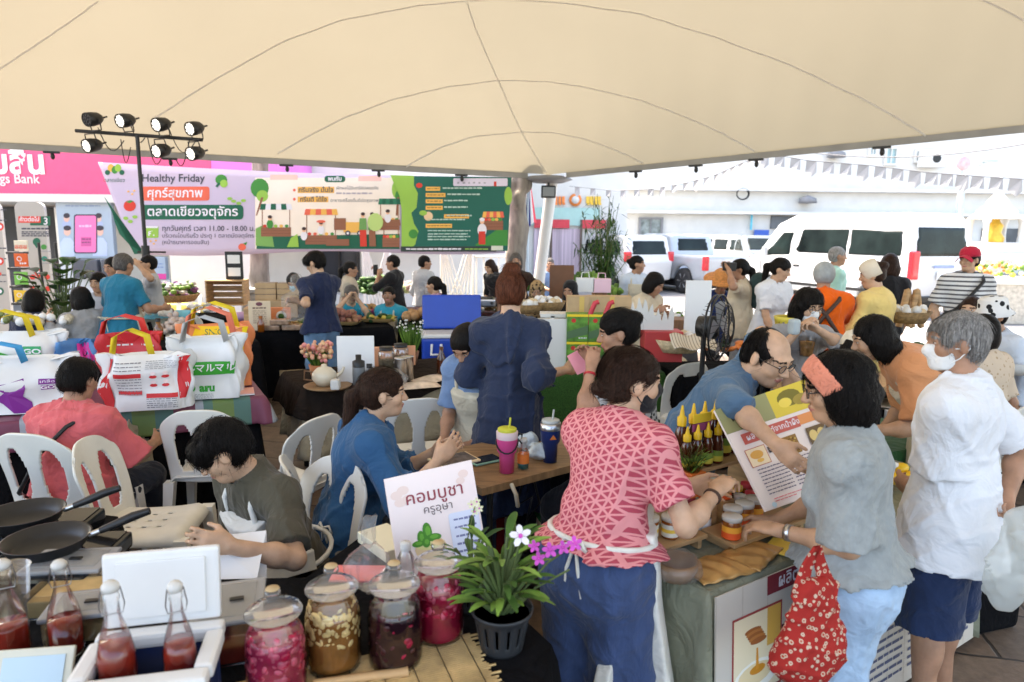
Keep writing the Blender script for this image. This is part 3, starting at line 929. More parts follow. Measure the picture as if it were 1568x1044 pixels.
def paver_mat():
 m,N,P = newmat('stamped_pavers')
 tc = N.n('ShaderNodeTexCoord')
 mp = N.n('ShaderNodeMapping');mp.inputs['Rotation'].default_value = (0,0,0.22)
 N.l(tc.outputs['Object'],mp.inputs[0])
 nz = N.n('ShaderNodeTexNoise');nz.inputs['Scale'].default_value = 3.0;nz.inputs['Detail'].default_value = 3
 N.l(mp.outputs[0],nz.inputs['Vector'])
 ad = N.n('ShaderNodeMixRGB',blend_type='ADD');ad.inputs[0].default_value = 0.05
 N.l(mp.outputs[0],ad.inputs[1]);N.l(nz.outputs['Color'],ad.inputs[2])
 br = N.n('ShaderNodeTexBrick')
 br.inputs['Scale'].default_value = 1.0;br.inputs['Brick Width'].default_value = 0.62;br.inputs['Row Height'].default_value = 0.40
 br.inputs['Mortar Size'].default_value = 0.010;br.inputs['Mortar Smooth'].default_value = 0.4
 br.inputs['Color1'].default_value = (0.17,0.115,0.08,1);br.inputs['Color2'].default_value = (0.115,0.085,0.065,1);br.inputs['Mortar'].default_value = (0.03,0.022,0.018,1)
 N.l(ad.outputs[0],br.inputs['Vector'])
 n2 = N.n('ShaderNodeTexNoise');n2.inputs['Scale'].default_value = 14;n2.inputs['Detail'].default_value = 8;n2.inputs['Roughness'].default_value = 0.7
 N.l(tc.outputs['Object'],n2.inputs['Vector'])
 mr = N.n('ShaderNodeMapRange');mr.inputs[1].default_value = .3;mr.inputs[2].default_value = .7;mr.inputs[3].default_value = .65;mr.inputs[4].default_value = 1.4
 N.l(n2.outputs[0],mr.inputs[0])
 sc = N.n('ShaderNodeVectorMath',operation='SCALE')
 N.l(br.outputs[0],sc.inputs[0]);N.l(mr.outputs[0],sc.inputs['Scale'])
 N.l(sc.outputs[0],P.inputs['Base Color'])
 bp = N.n('ShaderNodeBump');bp.inputs['Strength'].default_value = .5;bp.inputs['Distance'].default_value = .01
 m2 = N.n('ShaderNodeMath',operation='MULTIPLY_ADD');m2.inputs[1].default_value = -1.5
 N.l(br.outputs['Fac'],m2.inputs[0]);N.l(n2.outputs[0],m2.inputs[2])
 N.l(m2.outputs[0],bp.inputs['Height']);N.l(bp.outputs[0],P.inputs['Normal'])
 P.inputs['Roughness'].default_value = .55
 return m
CONC = mat('concrete_road',(0.26,0.255,0.25),rough=0.9,var=0.12,vs=0.8,bump=0.2,bs=40)
o = B().mat(CONC).raw([(-150,-60,-.008),(150,-60,-.008),(150,220,-.008),(-150,220,-.008)],[(0,1,2,3)]).build('road');o['kind'] = 'structure'
C0 = W(840,270,11.5);C0 = Vector((C0.x,C0.y,C0.z))
eL = (W(0,222,9.6) - C0);eR = (W(1568,196,7.6) - C0)
zL,zR = eL.z / math.hypot(eL.x,eL.y),eR.z / math.hypot(eR.x,eR.y)
dL = Vector((eL.x,eL.y,0)).normalized();dR = Vector((eR.x,eR.y,0)).normalized()
P0 = C0 + Vector((0,0.9,0))
pav = [P0 + dL * 0 + dR * 0,P0 + dL * 30,P0 + dL * 30 + dR * 30,P0 + dR * 30]
o = B().mat(paver_mat()).raw([(p.x,p.y,0) for p in pav],[(0,1,2,3)]).build('pavement');o['kind'] = 'structure'
# ---- tent roof: a tensioned cream membrane rising from its corner
LMAX,RMAX = 18.5,19.5
def canopy_z(a,b):
 'a metres along the left edge, b along the right edge'
 sn = abs(dL.x * dR.y - dL.y * dR.x)
 dl,dr = b * sn,a * sn
 dl2,dr2 = (RMAX - b) * sn,(LMAX - a) * sn
 m = 1.0 / (1.0 / (dl + .02) + 1.0 / (dr + .02))
 ze = C0.z + zL * min(a,9) + zR * min(b,9)
 return ze + 3.4 * (1 - math.exp(-m / 2.1)) + .010 * math.exp(-m / .5) * math.sin(11 * (a - b)) * (1 - math.exp(-m * 6))
def canopy_p(a,b,off=0.0):
 p = C0 + dL * a + dR * b
 return Vector((p.x,p.y,canopy_z(a,b) + off))
_M2 = Matrix(((dL.x,dR.x),(dL.y,dR.y))).inverted()
def canopy_hit(u,v):
 d = ray(u,v);o_ = Vector((0,0,CAM_H));prev = None
 t = 2.0
 while t < 30:
  p = o_ + d * t
  ab = _M2 @ Vector((p.x - C0.x,p.y - C0.y))
  if ab.x < 0 or ab.y < 0: f = 1
  else: f = p.z - canopy_z(ab.x,ab.y)
  if f > 0: return ab
  t += .01
 return None
def canopy_mat(nm='tent_membrane',k=1.0):
 m,N,P = newmat(nm)
 out = N.t.nodes['Material Output']
 tc = N.n('ShaderNodeTexCoord')
 nz = N.n('ShaderNodeTexNoise');nz.inputs['Scale'].default_value = .6;nz.inputs['Detail'].default_value = 6
 N.l(tc.outputs['Object'],nz.inputs['Vector'])
 cr = N.n('ShaderNodeMixRGB');cr.inputs[1].default_value = (.36 * k,.325 * k,.245 * k,1);cr.inputs[2].default_value = (.41 * k,.37 * k,.282 * k,1)
 N.l(nz.outputs[0],cr.inputs[0])
 df = N.n('ShaderNodeBsdfDiffuse');tl = N.n('ShaderNodeBsdfTranslucent')
 N.l(cr.outputs[0],df.inputs[0]);N.l(cr.outputs[0],tl.inputs[0])
 mx = N.n('ShaderNodeMixShader');mx.inputs[0].default_value = .185
 N.l(df.outputs[0],mx.inputs[1]);N.l(tl.outputs[0],mx.inputs[2]);N.l(mx.outputs[0],out.inputs[0])
 n2 = N.n('ShaderNodeTexNoise');n2.inputs['Scale'].default_value = 1.3;n2.inputs['Detail'].default_value = 2
 N.l(tc.outputs['Object'],n2.inputs['Vector'])
 bp = N.n('ShaderNodeBump');bp.inputs['Strength'].default_value = .25;bp.inputs['Distance'].default_value = .1
 N.l(n2.outputs[0],bp.inputs['Height']);N.l(bp.outputs[0],df.inputs['Normal'])
 return m
TENT = canopy_mat()
SEAM = mat('tent_seam',(.72,.69,.62),rough=.8,var=.05)
HEM = mat('tent_hem',(0.30,0.29,0.27),rough=0.7,var=0.15,vs=3)
tent = thing('tent',(C0.x,C0.y,0),'huge cream fabric tent roof sweeping over the whole market','tent')
def rel(o):
 'keep world place under the tent empty'
 o.location = (-C0.x,-C0.y,0);return o
def cgrid(t): return t * t * .6 + t * .4
b = B().mat(TENT).sheet(lambda i,j: canopy_p(cgrid(i) * LMAX,cgrid(j) * RMAX),170,170)
rel(b.build('canopy',tent))
seams = [
 [(0,101),(60,62),(110,28),(150,-2)],[(715,0),(728,40),(745,80),(763,120),(785,170),(800,202),(818,232),(836,262)],
 [(236,178),(330,118),(430,62),(520,28),(640,5),(760,-6),(870,2),(980,18),(1100,55),(1210,96),(1330,152),(1418,203)],
 [(425,232),(520,180),(600,150),(680,131),(760,120),(840,122),(900,131),(980,150),(1050,176),(1110,203),(1155,228)],
 [(622,252),(670,225),(720,207),(800,199),(850,201),(900,211),(950,230),(985,247)],
 [(1500,-6),(1540,12),(1572,28)]]
for sm in seams:
 pts = []
 for k in range(len(sm) - 1):
  for t in np.linspace(0,1,7)[:-1]:
   h = canopy_hit(sm[k][0] + (sm[k + 1][0] - sm[k][0]) * t,sm[k][1] + (sm[k + 1][1] - sm[k][1]) * t)
   if h is not None: pts.append(h)
 h = canopy_hit(*sm[-1])
 if h is not None: pts.append(h)
 vs,fs = [],[]
 for k,p in enumerate(pts):
  q0,q1 = pts[max(k - 1,0)],pts[min(k + 1,len(pts) - 1)]
  d = Vector((q1.x - q0.x,q1.y - q0.y))
  if d.length < 1e-5: d = Vector((1,0))
  w_ = dL * d.x + dR * d.y;w_ = Vector((-w_.y,w_.x)).normalized() * .0075
  n_ = _M2 @ w_
  for sg in (-1,1): vs.append(canopy_p(max(p.x + n_.x * sg,0),max(p.y + n_.y * sg,0),-.02))
 fs = [(2 * k,2 * k + 1,2 * k + 3,2 * k + 2) for k in range(len(pts) - 1)]
 rel(B().mat(SEAM).raw(vs,fs,True).build('seam',tent))
for (pp,nm) in (([canopy_p(t,0,-.03) for t in np.linspace(.35,18,50)],'hem'),([canopy_p(0,t,-.03) for t in np.linspace(.35,18,50)],'hem')):
 vs = []
 for p in pp: vs += [p + Vector((0,0,.05)),p + Vector((0,0,-.05)),p + Vector((0,.03,-.05)),p + Vector((0,.03,.05))]
 fs = []
 for k in range(len(pp) - 1):
  for j in range(4): fs.append((4 * k + j,4 * k + (j + 1) % 4,4 * k + 4 + (j + 1) % 4,4 * k + 4 + j))
 rel(B().mat(HEM).raw(vs,fs).build(nm,tent))
for (e_,ts) in ((0,(1.45,2.75,4.1,5.7,7.2,9.2)),(1,(1.6,2.55,3.4,4.9,6.4,8.0))):
 for t in ts:
  p = canopy_p(t,0,-.09) if e_ == 0 else canopy_p(0,t,-.09)
  b = B().mat(BLACKM).box(p,(.2,.05,.03),.008,rz=math.atan2(dL.y if e_ == 0 else dR.y,dL.x if e_ == 0 else dR.x))
  b.ball((p.x + .01,p.y,p.z - .055),(.03,.03,.045),8,6)
  b.tube([p + Vector((0,0,0)),p + Vector((.01,0,-.06))],.02,6)
  rel(b.build('edge_clamp',tent))
b = B().mat(GREYP).lathe([(.0,.06),(.34,.03),(.40,-.02),(.25,-.07),(.0,-.08)],20,C0 + Vector((0,.05,-.03)))
rel(b.build('corner_plate',tent))
fl = thing('floodlight',C0 + Vector((0,-.05,-.12)),'small black square floodlight hung under the corner plate of the tent','floodlight')
B().mat(BLACKM).tube([(0,0,.09),(0,0,-.03)],.02,6).box((0,0,-.13),(.24,.1,.20),.02).build('housing',fl)
B().mat(mat('lamp_glass',(.18,.19,.2),rough=.15,var=0)).box((0,-.052,-.13),(.19,.012,.15),.004).build('lens',fl)
mp = thing('tent_mast',W(828,425,12.2).xy.to_3d(),'thick white leaning mast standing behind the tent corner','mast')
a_,b_ = W(846,276,11.9),W(826,425,12.2)
b = B().mat(WHITEP).tube([a_ - mp.location,b_ - mp.location,Vector((-.08,.1,0))],.10,14)
b.build('pole',mp)
B().mat(STEEL).box((-.08,.1,.01),(.5,.5,.03),.005).build('base_plate',mp)
# ---- bank building on the left
def wallbox(name,u0,u1,Y0,Y1,z0,z1,m,parent=None):
 x0,x1 = W(u0,340,Y0).x,W(u1,340,Y0).x
 return B().mat(m).box(((x0 + x1) / 2,(Y0 + Y1) / 2,(z0 + z1) / 2),(x1 - x0,Y1 - Y0,z1 - z0)).build(name,parent)
bank = thing('bank_building',(0,0,0),'white bank front with a wide pink fascia above its glass','building')
wallbox('wall',-260,800,16.5,22,0,6.5,OFFW,bank)
fz0,fz1 = W(0,296,14).z,W(0,232,14).z
wallbox('fascia',-260,328,14,16.4,fz0,fz1 + 1.2,PINK,bank)
PURP = mat('bank_purple',(0.62,0.16,0.52),rough=0.4,var=0.25,vs=.6)
wallbox('fascia_end',328.5,428,14,16.4,W(370,300,14).z,fz1 + 1.2,PURP,bank)
wallbox('soffit',-260,700,13.9,16.3,fz0 - .16,fz0 - .004,WHITEP,bank)
x_ = W(30,262,13.98)
b = B()
text_geo(b,'มสิน',.62,WHITEI,(W(27,252,13.985).x,13.985,W(22,250,13.985).z),bold=.022)
b.build('lettering',bank)
b = B()
text_geo(b,'d Savings Bank',.26,mat('ink_pale',(.75,.68,.70),rough=.6,var=0),(W(60,273,13.985).x,13.985,W(28,274,13.985).z),'RIGHT',bold=.004)
b.build('lettering',bank)
GLASSD = mat('dark_glazing',(0.03,0.035,0.045),rough=0.12,var=0.3,vs=1)
wallbox('glazing',-260,84,16.42,16.47,0,fz0 - .2,GLASSD,bank)
wallbox('frame',84.5,92,16.3,16.49,0,fz0 - .2,STEEL,bank)
wallbox('door',492,545,16.40,16.48,0,2.45,GLASSD,bank)
for u_ in (489,516,546): wallbox('door_frame',u_,u_ + 2.6,16.34,16.44,0,2.5,BLACKM,bank)
wallbox('plinth',255,800,15.6,16.45,0,.35,OFFW,bank)
# ---- far buildings
tb = thing('curtained_shop',(0,0,0),'low shop with teal band, red signs and lilac curtains behind the mast','building')
TEAL = mat('teal_band',(0.36,0.56,0.52),rough=.6,var=.05)
wallbox('wall',760,960,22,27,0,6.0,WHITEP,tb)
wallbox('fascia_band',762,918,21.9,21.99,W(850,345,22).z,W(850,318,22).z,TEAL,tb)
CURT = mat('lilac_curtain',(0.50,0.40,0.46),rough=.9,var=.35,vs=3,stretch=(6,1,.1))
REDS = mat('red_sign',(0.62,0.05,0.07),rough=.5,var=.1)
for (u0,u1) in ((818,832),(846,889)):
 wallbox('window',u0,u1,21.93,21.98,.4,W(850,350,22).z,CURT,tb)
for (u0,u1) in ((818,829),(845,872),(890,928)):
 wallbox('sign_board',u0,u1,21.86,21.92,W(850,349,22).z,W(850,336,22).z,REDS,tb)
for u0 in (832,843,889,930): wallbox('mullion',u0,u0 + 3,21.85,21.97,0,W(850,336,22).z,mat('brown_frame',(.12,.08,.06),var=.1),tb)
ORNG = mat('orange_letter',(0.75,0.22,0.05),rough=.5,var=.1)
YEL = mat('yellow_letter',(0.75,0.48,0.06),rough=.5,var=.1)
b = B()
for (u_,w_,m_) in ((851,5,ORNG),(857,4,ORNG),(862.5,4.5,ORNG),(900,5,YEL),(906,6,YEL),(912.5,4,YEL),(917.5,5,YEL)):
 p = W(u_,306,21.95);k = w_ / 1045 * 22
 b.mat(m_).box((p.x,p.y,p.z),(k,.05,.22),.01).box((p.x + k * .2,p.y - .03,p.z - .13),(k * .8,.05,.05))
p = W(881,306,21.95)
b.mat(ORNG).lathe([(.0,0),(.2,0),(.2,.03),(.0,.03)],14,(p.x,p.y - .02,p.z),axis='Y')
b.mat(WHITEP).lathe([(.0,0),(.12,0),(.12,.03),(.0,.03)],14,(p.x,p.y - .05,p.z),axis='Y')
b.build('lettering',tb)
wb = thing('white_office_building',(0,0,0),'tall pale office block filling the background behind the parked vehicles','building')
wallbox('wall',900,2300,34,42,0,14,WHITEP,wb)
WINM = mat('pale_window',(0.33,0.48,0.50),rough=.2,var=.2,vs=2)
def win(u0,v0,u1,v1,m=WINM,par=wb,Yw=33.95,fr=WHITEP):
 a,c = W(u0,v1,Yw),W(u1,v0,Yw)
 x0,x1,z0,z1 = a.x,c.x,a.z,c.z
 f = B().mat(fr)
 t = .10
 f.box(((x0 + x1) / 2,Yw - .03,z1 + t / 2),(x1 - x0 + 2 * t,.14,t)).box(((x0 + x1) / 2,Yw - .03,z0 - t / 2),(x1 - x0 + 2 * t,.14,t))
 f.box((x0 - t / 2,Yw - .03,(z0 + z1) / 2),(t,.14,z1 - z0)).box((x1 + t / 2,Yw - .03,(z0 + z1) / 2),(t,.14,z1 - z0)).box(((x0 + x1) / 2,Yw - .03,(z0 + z1) / 2),(.05,.1,z1 - z0))
 w_ = f.build('window',par)
 B().mat(m).box(((x0 + x1) / 2,Yw + .02,(z0 + z1) / 2),(x1 - x0,.06,z1 - z0)).build('pane',w_)
win(980,336,1012,367,mat('grille_window',(.20,.24,.24),rough=.3,var=.5,vs=5),fr=GREYP)
win(1356,228,1372,250);win(1402,232,1420,246);win(1332,226,1340,236)
for (u0,u1,v0,v1) in ((1180,1262,331,350),(1275,1370,333,345),(1500,1560,350,395)):
 a,c = W(u0,v1,33.9),W(u1,v0,33.9)
 B().mat(mat('shop_dark',(.10,.11,.12),rough=.5,var=.4,vs=1)).box(((a.x + c.x) / 2,33.94,(a.z + c.z) / 2),(c.x - a.x,.1,c.z - a.z)).build('shop_opening',wb)
BLUEP = mat('blue_sign',(.03,.10,.42),rough=.5,var=.1)
for (u0,u1,v0,v1,m_) in ((1155,1178,352,362,BLUEP),(1149,1153,329,352,mat('cyan_sign',(.1,.5,.65),var=.1))):
 a,c = W(u0,v1,33.8),W(u1,v0,33.8)
 B().mat(m_).box(((a.x + c.x) / 2,33.85,(a.z + c.z) / 2),(c.x - a.x,.08,c.z - a.z)).build('sign_board',wb)
for v_ in (290,326):
 p = W(1200,v_,33.5)
 B().mat(OFFW).box((20,33.75,p.z),(46,.45,.14)).build('ledge',wb)
p = W(1426,243,33.7)
ac = thing('air_conditioner',p,'white air conditioner box high on the office wall','air conditioner')
B().mat(OFFW).box((0,0,0),(1.1,.4,.8),.04).build('casing',ac)
B().mat(BLACKM).lathe([(.14,0),(.2,0),(.2,.02),(.14,.02)],16,(.15,-.22,0),axis='Y').build('fan_grille',ac)
for k,(u_,v_,l_) in enumerate(((1281,237,'small grey lamp hood high on the office wall'),(1237,307,'dark dome camera under the lower ledge of the office'))):
 p = W(u_,v_,33.6)
 wl = thing('wall_lamp',p,l_,'wall lamp')
 B().mat(GREYP).lathe([(.05,.25),(.38,.1),(.42,-.12),(.0,-.14)],14).build('shade',wl)
p = W(1137,297,33.6)
cc = B().mat(BLACKM)
for k in range(4):
 cc.tube([(.27 * math.cos(t) * (1 + .05 * k),-.02 * k,.24 * math.sin(t) * (1 + .04 * k)) for t in np.linspace(0,6.28,22)[:-1]],.022,5,closed=True)
o = cc.build('cable_coil');o.location = p;tag(o,'coil of dark cable hanging on the pale wall beside the bunting','cable coil')
# ------------------------------------------------------------------ printed surfaces
def ink(c):
 c = lin(c) if (isinstance(c,str) or max(c) > 1) else c
 c = tuple(round(x,3) for x in c[:3])
 return mat('ink_%d_%d_%d' % tuple(int(x * 255) for x in c),c,rough=.55,var=0.04,vs=3)
class Art:
 'flat shapes on a printed surface; P(x, y, lift) gives the place'
 def __init__(s,P,L=1.0): s.P = P;s.b = B();s.L = L
 def poly(s,pts,c):
  s.b.mat(ink(c));s.b.raw([s.P(x,y,s.L) for x,y in pts],[tuple(range(len(pts)))]);s.L += .06;return s
 def rect(s,x0,y0,x1,y1,c,n=1,m=None):
  s.b.mat(m or ink(c))
  nx,ny = max(1,int(n)),max(1,int(n) // 3)
  s.b.sheet(lambda i,j: s.P(x0 + (x1 - x0) * i,y0 + (y1 - y0) * j,s.L),nx,ny);s.L += .06;return s
 def ell(s,x,y,rx,ry,c,n=14):
  return s.poly([(x + rx * math.cos(t),y + ry * math.sin(t)) for t in np.linspace(0,2 * math.pi,n + 1)[:-1]],c)
 def rrect(s,x0,y0,x1,y1,r,c):
  pts = []
  for (cx,cy,a0) in ((x1 - r,y0 + r,-90),(x1 - r,y1 - r,0),(x0 + r,y1 - r,90),(x0 + r,y0 + r,180)):
   for k in range(5):
    t = math.radians(a0 + 90 * k / 4);pts.append((cx + r * math.cos(t),cy + r * math.sin(t)))
  return s.poly(pts,c)
 def text(s,x,y,t,size,c,align='LEFT',bold=0.0,sx=1.0):
  L = s.L + .3
  text_geo(s.b,t,size,ink(c),(x,0,-y),align,R=lambda p: s.P(p.x,-p.z,L),bold=bold,sx=sx);return s
 def dashes(s,x0,x1,y,h,c,seed=0,lo=3,hi=9,gap=1.5):
  rg = random.Random(seed);x = x0
  while x < x1:
   w = min(rg.uniform(lo,hi),x1 - x)
   s.b.mat(ink(c))
   y0 = y - h / 2 * rg.uniform(.6,1);y1 = y + h / 2 * rg.uniform(.6,1)
   s.b.raw([s.P(x,y0,s.L),s.P(x + w,y0,s.L),s.P(x + w,y1,s.L),s.P(x,y1,s.L)],[(0,1,2,3)])
   x += w + gap
  return s
 def build(s,name,parent): return s.b.build(name,parent)
def quadP(a,b_,c,d,w,h,lift=.0015):
 'a top left, b top right, c bottom right, d bottom left (as read); x 0..w right, y 0..h down'
 a,b_,c,d = Vector(a),Vector(b_),Vector(c),Vector(d)
 n = (b_ - a).cross(d - a).normalized() * -1
 def P(x,y,L):
  u,v = x / w,y / h
  return (a * (1 - u) + b_ * u) * (1 - v) + (d * (1 - u) + c * u) * v + n * (L * lift)
 return P
# ---- the market banner
_b0,_b1 = W(150,320,10.7),W(783,320,11.3)
_bn = Vector((_b1.y - _b0.y,-(_b1.x - _b0.x),0)).normalized()
def BP(u,v,L):
 d = ray(u,v);o = Vector((0,0,CAM_H))
 return o + d * ((_b0 - o).dot(_bn) / d.dot(_bn)) + _bn * (.003 * L + (.004 if L else 0))
ban = thing('market_banner',(0,0,0),'long lavender and green market banner stretched between two tree trunks','banner')
def bedge(t): return (150 + 633 * t,248 + 23 * t + 5 * math.sin(t * 3.14))
def bbot(t): return (207 + 566 * t,389 - 3 * t + 3 * math.sin(t * 9))
LAV = mat('banner_lavender',(0.60,0.50,0.66),rough=.5,var=.05,vs=1)
b = B().mat(LAV).sheet(lambda i,j: BP(bedge(i)[0] * (1 - j) + bbot(i)[0] * j,bedge(i)[1] * (1 - j) + bbot(i)[1] * j,0),90,12)
solid(b.build('sheet',ban),.004)
A = Art(BP)
G1,G2,OR,RD,YL,WH,DK,BR,LG,SK = (8,95,70),(60,140,60),(236,105,80),(220,60,45),(245,185,90),(238,232,240),(70,70,85),(150,95,70),(150,195,80),(245,190,155)
A.poly([(159,300),(163,305),(170,318),(176,340),(183,358),(198,374),(222,388),(206,389),(190,352)],G1)
for (x,y,c) in ((170,257,YL),(176,260,G2),(181,257,LG)): A.ell(x,y,5,6,c)
A.ell(165,264,4,4,G1);A.ell(187,264,4,4,G1)
A.text(175,276,'ตลาดเขียว',8,G1,'CENTER')
A.text(217,273,'Healthy Friday',16.5,DK,bold=.25)
A.rrect(216,285.5,321,307,4,OR).text(268,296,'ศุกร์สุขภาพ',19,WH,'CENTER',bold=.3)
A.rrect(217,313.5,373,336,6,G1).text(295,324.5,'ตลาดเขียวจตุจักร',19,WH,'CENTER',bold=.3,sx=1.06)
A.rrect(222,346,243,364,2,LG).rect(223,346,242,349,WH).text(232,357,'ศ.',12,WH,'CENTER',bold=.4)
A.text(248,350,'ทุกวันศุกร์ เวลา 11.00 - 18.00 น.',11.2,DK,bold=.1)
A.text(248,361,'บริเวณโดมริมรั้ว ประตู 1 ตลาดนัดจตุจักร',8.8,DK)
A.text(248,371,'(หน้าธนาคารออมสิน)',8.8,DK)
A.ell(199,315,9.5,8.5,RD).poly([(193,309),(199,311),(205,308),(200,306)],G2)
A.ell(339,275,9,8,G2).ell(343,281,6,6,LG).poly([(330,285),(333,287),(338,281),(335,279)],G1)
A.ell(371,378,6,5.5,OR).poly([(372,373),(379,370),(377,375)],G2)
for (x,y) in ((358,308),(352,304),(366,311),(373,307)): A.ell(x,y,4,2.4,LG)
for (x,y) in ((193,334),(200,339),(207,332)): A.ell(x,y,4,2.6,LG)
for (x,y) in ((197,293),(203,297),(206,292),(231,369),(236,373),(239,368)): A.ell(x,y,1.8,1.4,YL)
A.rect(391,272,612,381,(252,236,222),24)
A.ell(398,288,14,15,G2).ell(402,300,9,9,LG).poly([(392,330),(394,330),(404,302),(400,302)],BR)
A.ell(608,290,8,14,LG).ell(611,300,6,9,G2).poly([(606,330),(609,330),(612,302),(608,302)],BR)
A.rrect(497,269,529,279,4.5,G1).text(513,274,'พบกับ',8.5,WH,'CENTER',bold=.25)
A.rect(456,286,512,295.5,YL).text(484,291,'กรีนจริง มั่นใจ',9.6,DK,'CENTER',bold=.2)
A.rect(456,301,503,309.5,YL).text(480,305.5,'กรีนดี ได้ใจ',9.6,DK,'CENTER',bold=.2)
A.text(515,288,'ผักผลไม้อินทรีย์ปลอดภัย',6.6,DK);A.dashes(515,570,296,3,(185,170,180),2)
A.text(506,307,'อาหารเครื่องดื่มดีต่อสุขภาพ',6.8,DK)
A.rect(414,267,456,275,(250,200,190)).rect(549,269,584,277,(250,200,190))
for (x,y) in ((451,291),(451,305)): A.ell(x,y,2.2,2.2,OR)
A.poly([(393,378),(400,362),(612,358),(612,381),(393,381)],G1)
A.poly([(392,376),(392,350),(404,344),(416,352),(420,378)],(120,170,90))
def stall(x0,x1,yt,yb,c1,c2,crate=BR):
 n = 6
 for k in range(n): A.poly([(x0 + (x1 - x0) * k / n,yt),(x0 + (x1 - x0) * (k + 1) / n,yt),(x0 + (x1 - x0) * (k + 1.05) / n + (k - 2.5) * .6,yt + 9),(x0 + (x1 - x0) * k / n + (k - 3) * .6,yt + 9)],c1 if k % 2 else c2)
 for x in (x0 + 2,x1 - 2): A.rect(x - .6,yt + 9,x + .6,yb - 12,BR)
 A.rect(x0,yb - 14,x1,yb,crate);A.rect(x0,yb - 9.5,x1,yb - 9,(120,70,50));A.rect(x0,yb - 5,x1,yb - 4.4,(120,70,50))
 for k in range(5): A.ell(x0 + (x1 - x0) * (k + .7) / 5.5,yb - 16,2.8,2.4,[RD,OR,LG,YL,G2][k])
stall(400,446,312,362,WH,G1);stall(468,516,320,374,YL,OR);stall(581,612,304,352,G1,(30,120,90));stall(586,612,336,378,BR,BR)
A.poly([(440,378),(446,364),(456,358),(458,378)],LG)
for (x,y,c) in ((414,334,G2),(492,343,WH),(594,325,WH),(466,352,WH)):
 A.ell(x,y + 9,5,7,c).ell(x,y,3,3.4,SK).ell(x,y - 2,3.3,2.6,(60,40,40))
A.ell(492,339,7,2.2,OR)
A.rrect(526,340,556,356,3,YL).rect(512,334,530,352,BR)
for x in (533,551): A.ell(x,357,4.2,4.2,DK).ell(x,357,2,2,WH)
for (x,c,d) in ((556,(110,160,90),RD),(570,G2,BR)):
 A.poly([(x - 5,334),(x + 5,334),(x + 6,352),(x - 6,352)],c).poly([(x - 5,352),(x + 5,352),(x + 6,377),(x - 4,377)],d).ell(x,330,3,3.6,SK).ell(x,327.5,3.2,2.6,(60,40,40))
A.ell(575,340,12,14,(190,215,130)).rect(500,366,535,376,BR)
A.poly([(598,268),(634,269),(634,284),(640,296),(638,318),(630,326),(634,342),(641,354),(638,372),(628,384),(615,385),(615,320),(612,300)],LG)
A.poly([(634,269.5),(783,271.5),(777,384),(626,384),(636,374),(641,354),(634,342),(630,326),(638,318),(640,296),(634,284)],(14,98,84))
A.rrect(694,273,777,285,2,(225,215,235)).rect(756,278,760,285,RD);A.dashes(700,748,280,3,(170,165,180),5,2,4,5)
for (y,w_,a,z) in ((289,22,678,738),(298.5,30,685,735),(308,26,680,716),(318,26,680,716),(331,38,684,722),(345.5,40,0,0)):
 A.rect(652 + (28 if y == 331 else 0),y - 3,652 + w_ + (28 if y == 331 else 0),y + 3.2,YL);A.dashes(654 + (28 if y == 331 else 0),650 + w_ + (28 if y == 331 else 0),y,1.6,(120,100,50),int(y),3,6,1)
 if a: A.dashes(a,z,y - 1,2.4,(190,215,205),int(y) + 1,4,8,1)
for y in (336,353,358,362,366.5): A.dashes(655,712 + (y % 3) * 4,y,2,(190,215,205),int(y) + 3,4,9,1)
A.ell(656,331,7,7,(240,205,165)).ell(648,326,6,4,LG);A.ell(633,358,7,7,G2);A.ell(642,284,5,4,RD)
A.rect(614,377,760,385,(45,60,55));A.dashes(622,706,381,3,WH,9,4,9,1);A.dashes(712,748,381,2,LG,10,4,8,1)
A.rect(752,368,770,383,(222,222,205))
A.ell(778,300,6,14,LG)
stall(740,770,324,352,OR,YL);A.poly([(728,374),(760,352),(777,352),(777,376),(728,376)],G2)
A.ell(738,352,7,10,WH).ell(738,339,3.5,4,SK).rect(733,354,743,374,RD).ell(738,336,4,3,WH)
A.build('printed_art',ban)
# ---- tree trunks that carry the banner
BARK = mat('pale_bark',(0.23,0.20,0.17),rough=.9,var=.45,vs=9,stretch=(1,1,.3),bump=.6,bs=16)
def trunk_tree(u,vtop,vbot,Y,r,label,knots=()):
 a,b_ = W(u[0],vtop,Y),W(u[1],vbot,Y)
 t = thing('tree',(b_.x,Y,0),label,'tree',group='trees round the tent')
 V = Vol((-.6,-.6,-.05),(.6,.6,a.z + .7),.03)
 top = np.array([a.x - b_.x,0,a.z + .6])
 prev = np.array([0,0,0.0])
 for k in range(1,8):
  q_ = np.array([top[0] * k / 7 + .03 * math.sin(k * 2),.03 * math.cos(k),top[2] * k / 7])
  V.cone(prev,q_,r * (1.15 - .04 * k),r * (1.12 - .045 * k),.05);prev = q_
 for (z,dx,dy) in knots: V.ell((dx + top[0] * z / top[2],dy,z),(.12,.10,.15),I3,.08);V.ell((dx * 1.75 + top[0] * z / top[2],dy * 1.9,z),(.05,.05,.07),I3,.04,neg=True)
 V.cone((0,0,0),(0,0,.25),r * 1.5,r * 1.1,.1)
 V.rough(.015,3,4,(1,1,.3))
 link('trunk',V.mesh('trunk'),t,[BARK])
trunk_tree((793,789),268,420,11.6,.17,'grey knotted tree trunk at the right end of the market banner',((2.55,-.14,-.08),(2.6,.13,-.1),(2.35,.0,-.16)))
trunk_tree((402,396),240,440,11.5,.15,'grey tree trunk behind the lavender banner beside a stone pedestal')
st = thing('stone_pedestal',(W(398,440,11.2).x,11.2,0),'short grey stone pedestal in front of the trunk behind the banner','pedestal')
B().mat(mat('grey_stone',(.30,.29,.27),rough=.9,var=.3,vs=12,bump=.4)).box((0,0,.4),(.5,.4,.8),.03).box((0,0,.84),(.58,.48,.07),.02).build('block',st)
